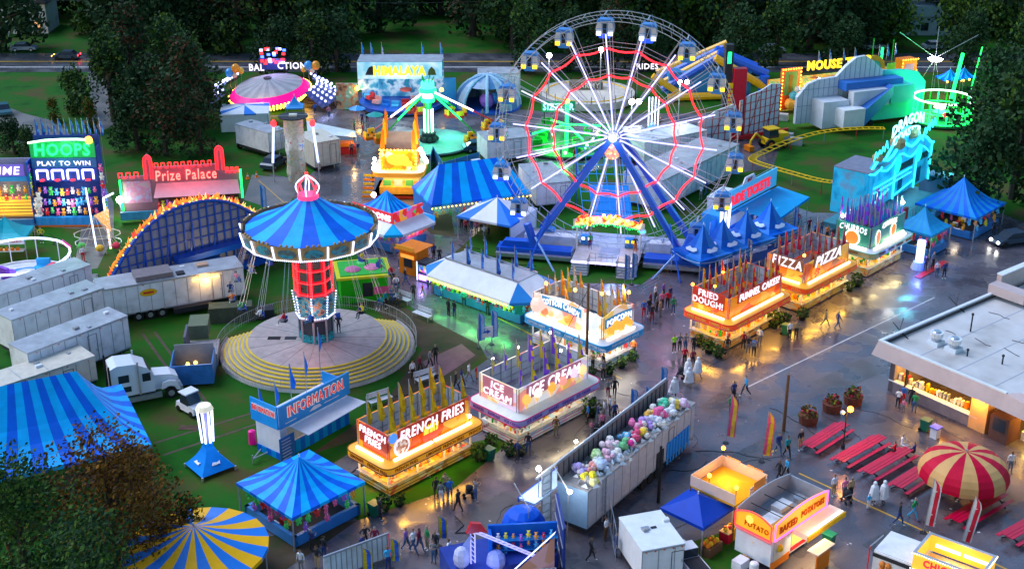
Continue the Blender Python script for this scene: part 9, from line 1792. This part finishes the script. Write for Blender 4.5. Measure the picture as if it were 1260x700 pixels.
W='walking below the french fries stand'; PE=[
(500,677,'walk','purple','denim',60,W),(509,680,'stride','white','denim',60,W),(516,678,'walk','maroon','denim',60,W),(526,676,'stand','green','khaki',-60,W),(536,682,'stand','black','black',-40,W,'bag'),(534,692,'hold','grey','denim',-20,W),(553,692,'walk','white','navy',-120,'striding alone left of the violet truss'),
(450,673,'hips','black','black',30,'standing above the white panel fence'),(462,676,'stand','maroon','denim',10,'standing above the white panel fence'),(446,685,'hold','navy','navy',60,'crouching by the end of the white panel fence'),
(391,700,'hips','black','tan',-30,'in front of the blue striped game tent'),(371,704,'stand','white','grey',-20,'in front of the blue striped game tent'),(399,687,'stand','black','navy',150,'leaning at the counter of the blue striped game tent'),(384,678,'hold','navy','black',140,'leaning at the counter of the blue striped game tent'),(478,702,'stand','sky blue','navy',200,'at the bottom edge right of the white panel fence'),
(468,640,'stand','black','black',120,'beside the green bin at the fries stand corner'),(537,613,'stand','black','black',180,'queueing at the french fries stand'),(543,618,'stand','grey','white',170,'queueing at the french fries stand'),(554,614,'stand','blue','denim',190,'queueing at the french fries stand'),(548,609,'hold','tan','denim',190,'queueing at the french fries stand'),(564,630,'walk','black','black',-130,'walking away from the french fries stand'),(585,617,'hold','grey','denim',120,'pushing a stroller by the french fries stand'),
(444,562,'stand','grey','denim',200,'behind the french fries stand'),(452,560,'stand','tan','black',160,'behind the french fries stand'),(451,532,'hold','white','grey',130,'between the white bench and the fries stand flags'),
(508,467,'stand','white','black',40,'on the worn path by the carousel steps'),(517,461,'walk','maroon','black',60,'on the worn path by the carousel steps'),(529,455,'walk','grey','black',60,'on the worn path by the carousel steps'),(536,447,'stand','black','black',30,'on the red paving right of the carousel'),(561,481,'walk','black','black',70,'walking toward the ice cream stand'),(568,476,'walk','navy','black',70,'walking toward the ice cream stand'),(577,469,'walk','white','grey',70,'left of the ice cream stand flags'),(586,466,'stand','red','orange',70,'left of the ice cream stand flags',None,1),
(537,474,'sit','black','denim',40,'seated on the bench right of the carousel steps'),(552,389,'stand','black','black',130,'near the green lit game booth'),(559,391,'stand','black','navy',140,'near the green lit game booth'),(571,379,'stand','teal','black',170,'near the green lit game booth'),(590,380,'hold','black','denim',160,'at the counter of the green lit game booth'),(600,388,'hold','black','black',160,'at the counter of the green lit game booth'),(576,369,'hold','navy','black',160,'at the counter of the green lit game booth'),
(484,352,'stand','grey','black',0,'in the crowd right of the green booth'),(478,345,'walk','pink','denim',40,'in the crowd right of the green booth'),(491,362,'stand','black','grey',80,'in the crowd right of the green booth'),(499,351,'walk','black','denim',100,'in the crowd right of the green booth'),(509,369,'stand','black','black',30,'in the aisle beside the white benches'),(520,364,'walk','red','grey',60,'in the aisle beside the white benches',None,1),(527,356,'stand','white','denim',-60,'by the arcade cabinet'),(534,361,'stand','yellow','khaki',-40,'by the arcade cabinet'),(543,366,'stand','sky blue','blue',-60,'left of the green lit game booth',None,1),(486,372,'sit','white','navy',-30,'seated on the upper white bench'),(493,376,'sit','grey','black',-30,'seated on the upper white bench'),(475,380,'stand','teal','black',60,'at the carousel fence near the green booth'),
(417,409,'hips','black','black',20,'operating the swing carousel on its deck'),(406,398,'stand','maroon','black',0,'at the swing carousel control booth'),(534,320,'stand','navy','black',40,'in the aisle above the white awning booth'),(541,324,'stand','black','black',20,'in the aisle above the white awning booth'),(485,317,'walk','tan','grey',0,'below the balloon dart booth'),(492,330,'hold','grey','denim',30,'below the balloon dart booth'),(499,322,'stand','maroon','black',30,'below the balloon dart booth'),
(433,192,'walk','grey','black',10,'on the path left of the orange snack stand'),(441,192,'walk','navy','tan',10,'on the path left of the orange snack stand'),(459,228,'stand','maroon','black',60,'beside the orange snack stand'),(388,142,'stand','blue','navy',10,'on the far plaza behind the climbing tower'),(405,146,'hips','pink','denim',40,'on the far plaza behind the climbing tower'),(414,132,'stand','grey','tan',0,'on the far plaza behind the climbing tower'),(446,154,'stand','navy','maroon',0,'under the far cafe umbrellas'),(452,152,'stand','black','black',0,'under the far cafe umbrellas'),(436,163,'stand','green','black',90,'under the far cafe umbrellas'),(447,168,'stand','red','maroon',90,'under the far cafe umbrellas'),(594,150,'stand','grey','black',0,'behind the spider ride by the wheel'),
(568,282,'stand','black','black',30,'in the crowd beside the blue and white striped tent'),(573,288,'stand','red','black',30,'in the crowd beside the blue and white striped tent'),(580,284,'stand','maroon','denim',30,'in the crowd beside the blue and white striped tent'),(586,290,'stand','pink','grey',30,'in the crowd beside the blue and white striped tent'),(592,287,'stand','orange','black',30,'in the crowd beside the blue and white striped tent'),(596,296,'hold','white','grey',30,'in the crowd beside the blue and white striped tent'),(601,292,'stand','tan','black',60,'in the crowd beside the blue and white striped tent'),(576,276,'stand','grey','navy',60,'in the crowd beside the blue and white striped tent'),
(637,567,'walk','navy','black',130,'at the near corner of the ice cream stand'),(650,558,'stand','black','denim',170,'ordering at the ice cream stand'),(684,536,'stand','brown','khaki',170,'ordering at the ice cream stand'),(742,459,'stand','black','denim',120,'at the popcorn stand corner'),(729,456,'hold','tan','black',130,'at the popcorn stand corner'),(779,440,'stand','orange','black',170,'at the far end of the popcorn stand'),(742,467,'hips','grey','black',0,'below the popcorn stand shrubs'),
(748,490,'walk','grey','maroon',-10,'between the brown pole and the blue flags'),(756,489,'walk','black','black',-10,'between the brown pole and the blue flags'),(735,522,'stand','navy','denim',90,'right of the ice cream stand shrub'),(743,515,'stand','white','grey',90,'right of the ice cream stand shrub'),(750,511,'stand','white','black',90,'right of the ice cream stand shrub'),(741,532,'stand','pink','black',20,'behind the plush trailer railing'),(756,520,'stand','navy','black',20,'behind the plush trailer railing'),(723,521,'stand','blue','black',-80,'beside the ice cream stand large shrub'),(728,535,'hold','pink','grey',0,'behind the plush trailer railing',None,1),(802,507,'stand','white','denim',0,'behind the upper end of the plush trailer'),(811,502,'stand','navy','black',0,'behind the upper end of the plush trailer'),
(829,434,'stand','lime green','black',20,'left of the fried dough stand'),(836,432,'stand','grey','black',20,'left of the fried dough stand'),(843,433,'stand','grey','denim',30,'left of the fried dough stand'),(853,434,'stand','black','black',30,'left of the fried dough stand'),(842,450,'stand','red','black',10,'below the fried dough stand corner'),(852,452,'walk','maroon','black',10,'below the fried dough stand corner'),(846,466,'stand','white','white',40,'pushing the stroller on the wet asphalt','poncho'),(858,464,'stride','white','grey',60,'right of the stroller','poncho'),(847,476,'walk','white','tan',10,'just below the stroller','poncho'),(829,489,'walk','white','black',0,'alone on the wet asphalt','poncho'),
(894,437,'stand','black','khaki',170,'at the fried dough stand front'),(914,430,'stand','maroon','black',160,'at the fried dough stand front'),(920,436,'stand','black','grey',160,'at the fried dough stand front'),(927,439,'stand','blue','black',160,'at the fried dough stand front','bag'),(934,426,'stand','white','grey',150,'at the fried dough stand front'),(917,487,'stride','sky blue','black',-70,'striding on the white road line'),(902,494,'stand','navy','black',30,'behind the pink and yellow feather flag'),(899,510,'stand','green','black',30,'behind the pink and yellow feather flag'),(904,512,'stand','grey','denim',30,'behind the pink and yellow feather flag'),
(971,418,'stand','white','black',20,'under the green bin by the pizza stand'),(979,417,'stand','tan','black',0,'under the green bin by the pizza stand'),(1015,402,'stride','khaki','khaki',100,'walking past the pizza stand with long stride'),(1030,405,'walk','navy','denim',100,'walking past the pizza stand'),
(792,391,'stand','blue','red',0,'in the queue left of the popcorn railing'),(798,389,'stand','black','denim',30,'in the queue by the ferris wheel railing'),(802,397,'stand','black','maroon',10,'in the queue by the ferris wheel railing'),(808,384,'stand','grey','black',60,'in the queue by the ferris wheel railing'),(814,381,'stand','pink','black',20,'in the queue by the ferris wheel railing'),(821,379,'stand','red','black',0,'in the queue by the ferris wheel railing'),(824,373,'stand','navy','denim',40,'in the queue by the ferris wheel railing'),(828,387,'stand','green','denim',10,'in the queue by the ferris wheel railing'),(816,368,'stand','purple','black',60,'in the queue by the ferris wheel railing'),(806,372,'stand','white','black',60,'in the queue by the ferris wheel railing'),(800,380,'stand','maroon','black',60,'in the queue by the ferris wheel railing'),(812,390,'stand','tan','grey',60,'in the queue by the ferris wheel railing'),
(1104,502,'hold','white','black',150,'at the snack bar counter'),(1110,498,'stand','blue','red',150,'at the snack bar counter'),(1111,508,'stand','pink','grey',150,'at the snack bar counter',None,1),(1124,508,'hold','green','denim',150,'at the snack bar counter'),(1120,500,'stand','black','black',150,'at the snack bar counter'),
(1138,334,'stand','black','black',0,'on the wet asphalt by the small blue tent'),(1152,341,'stand','white','denim',0,'on the wet asphalt by the small blue tent'),(1161,343,'stand','navy','black',0,'on the wet asphalt by the small blue tent'),(1147,331,'stand','grey','black',30,'on the wet asphalt by the small blue tent'),(1222,290,'stand','black','black',0,'right of the large blue game tent'),
(981,279,'stand','red','black',0,'beside the blue feather flag at the ticket rails'),(1003,293,'stand','blue','black',20,'behind the pizza stand flags'),(1010,290,'stand','grey','denim',20,'behind the pizza stand flags'),(1017,296,'stand','orange','black',20,'behind the pizza stand flags'),(995,288,'stand','maroon','black',20,'behind the pizza stand flags'),(1038,262,'stand','navy','grey',20,'behind the churros stand flags'),(960,262,'stand','brown','black',0,'in the ticket booth queue'),(955,258,'stand','tan','grey',0,'in the ticket booth queue'),(928,276,'stand','black','white',40,'under the ticket booth awning'),(918,272,'stand','maroon','black',40,'under the ticket booth awning'),
(957,559,'walk','navy','denim',20,'left of the first picnic table'),(968,563,'walk','teal','black',20,'left of the first picnic table'),(984,554,'stand','black','tan',30,'at the end of the first picnic table'),(958,591,'walk','black','black',-70,'on the yellow line by the baked potato trailer'),(967,589,'stride','sky blue','black',-70,'on the yellow line by the baked potato trailer'),
(1025,610,'stand','white','tan',30,'on the yellow line below the picnic tables'),(1038,614,'stand','pink','grey',30,'on the yellow line below the picnic tables'),(1046,614,'stand','tan','black',30,'on the yellow line below the picnic tables'),(1074,620,'stand','white','brown',30,'on the yellow line in front of the umbrella','poncho'),(1086,619,'stand','white','brown',50,'right of the other poncho in front of the umbrella','poncho'),(1068,626,'stand','sky blue','white',20,'before the two ponchos',None,1),(1105,646,'walk','black','navy',60,'walking left of the white feather flag'),(1123,639,'stride','green','sky blue',60,'walking left of the white feather flag','bag'),(1157,612,'stand','tan','black',60,'under the left rim of the umbrella'),(1176,616,'stand','grey','black',60,'under the left rim of the umbrella'),(1242,582,'stand','white','grey',0,'right of the umbrella'),
(1100,561,'sit','red','black',-130,'seated at the third picnic table'),(1109,553,'sit','white','white',50,'seated at the third picnic table'),(1124,562,'sit','navy','black',-130,'seated at the third picnic table'),
(44,297,'stand','tan','black',0,'left on the lawn path below the hoops booth'),(52,299,'hips','yellow','black',0,'right on the lawn path below the hoops booth'),(103,322,'walk','white','red',20,'walking by the kids light rail ride'),
(690,590,'stand','brown','grey',0,'beside the blue end of the plush trailer'),(727,690,'walk','black','black',90,'in the dark lane by the netting fence'),(757,684,'stand','navy','navy',90,'in the dark lane by the netting fence'),(745,664,'hold','white','brown',60,'bending in the dark lane behind the trailer'),(667,644,'stand','tan','grey',0,'working beside the lamp mast at the trailer end')]
for e in PE:
    px,py,pose,top,bot,deg,wh=e[:7]; ex=e[7] if len(e)>7 else None; ch=len(e)>8
    lift=.95 if (px,py)==(417,409) or (px,py)==(406,398) else 0
    person(px,py,pose,top,bot,deg,wh,extra=ex,child=ch,z=lift*1.2)
for i,(x,y) in enumerate([(812,160),(822,164),(831,158),(838,166),(846,160),(805,172),(852,170),(866,166),(690,196),(706,200),(868,240),(862,246),(640,182),(652,178),(900,262),(908,258)]): person(x,y,['stand','walk','hold'][i%3],['black','red','navy','white','grey','blue','maroon','pink'][i%8],['black','denim','grey'][i%3],i*50,'seen through the ferris wheel')
FWl=lambda x,y,z: lo(FW,x,y,z)
person(0,0,'stand','green','maroon',10,'standing left on the ferris wheel platform',loc=FWl(-2.1,-2.0,1.15)); person(0,0,'stand','brown','orange',10,'standing right on the ferris wheel platform',loc=FWl(2.9,-2.2,1.15))
tops=['white','red','blue','yellow','teal','grey','pink','navy','orange','green']
for k,(v,a,i) in enumerate(RIDERS):
    v=v.copy(); v.z-=.4; person(0,0,'sit',tops[k%10],['denim','black','grey'][k%3],math.degrees(a)+90,'riding a chair of the swing carousel',loc=v,group='riders on the swing carousel')
def stroller(px,py,deg,label):
    T=thing('stroller',label,'stroller',P(px,py),R(deg)); b=MB(); b.box((-.22,-.35,.45),(.22,.25,.6),DARK); b.slab([(-.0,.6),(.3,.6),(.3,1.0),(.1,1.05)],-.2,.2,DARK); b.build('seat',T); b=MB(); b.tube((-.2,.3,.2),(-.2,-.5,1.0),.02,STEEL,4); b.tube((.2,.3,.2),(.2,-.5,1.0),.02,STEEL,4); b.tube((-.2,-.5,1),(.2,-.5,1),.02,STEEL,4); b.build('frame',T)
    for x in(-.22,.22):
        for y in(-.3,.35): b=MB(); b.X=Matrix.Translation((x,y,.14))@Matrix.Rotation(math.pi/2,4,'Y'); b.cyl((0,0,-.02),.14,.04,BLACK,10); b.build('wheel',T)
    b=MB(); b.ball((0,-.05,.85),.3,cloth('black'),8,5); b.build('hood',T)
stroller(577,612,100,'dark stroller by the customers of the french fries stand'); stroller(837,465,60,'dark stroller pushed by the white poncho people'); stroller(733,536,0,'dark stroller behind the plush trailer railing'); stroller(1041,618,20,'dark stroller on the yellow line below the picnic tables')
# ------------------------------------------------------------------ tell look-alikes apart by what they stand above or beside
LM=[(0,110,'the lawn and hoops booth'),(110,200,'the red prize booth'),(200,290,'the flame arch'),(290,410,'the saucer ride'),(410,480,'the left of the mountain ride'),(480,560,'the right of the mountain ride'),(560,650,'the dome inflatable'),(650,720,'the left of the wheel'),(720,800,'the top of the wheel'),(800,880,'the inflatable slide'),(880,960,'the red tower'),(960,1050,'the left of the maze front'),(1050,1130,'the right of the maze front'),(1130,1200,'the green round ride'),(1200,1400,'the right edge')]
for o in list(SC.objects):
    if o.parent is None and 'tree' in o.name and o.get('group')=='trees of the dark wood behind the fairground':
        x,y=TOPIX(o.matrix_world.translation if False else o.location); n=[l for a,c,l in LM if a<=x<c] or (['the left edge'] if x<0 else ['the right edge']); depth='in front' if y>30 else ('midway back' if y>0 else 'far back')
        o['label']={'dense':'dense green tree ','russe':'russet tree ','mid g':'broad green tree ','black':'blackish tree ','autum':'autumn tree '}.get(o['label'][:5],'bushy tree ')+depth+' above '+n[0].replace('the left of the','the').replace('the right of the','the')
from collections import defaultdict
D=defaultdict(list)
for o in SC.objects:
    if o.parent is None and o.get('label') and o.get('category')!='plush toy': D[o['label']].append(o)
ordn=['leftmost','second from left','third from left','fourth from left','fifth from left','sixth from left','seventh from left']
for l,os_ in D.items():
    if len(os_)>1 and len(os_)<=7:
        os_.sort(key=lambda o:TOPIX(o.location)[0]); w=l.split()
        for k,o in enumerate(os_):
            t=ordn[k] if k<len(os_)-1 else 'rightmost'; o['label']=l+', '+t
for o in SC.objects:
    l=o.get('label')
    if l:
        for w in (' trousers',' hooded',' shorts',' top',' from'):
            if len(l.split())>16: l=l.replace(w,'',1)
        o['label']=l
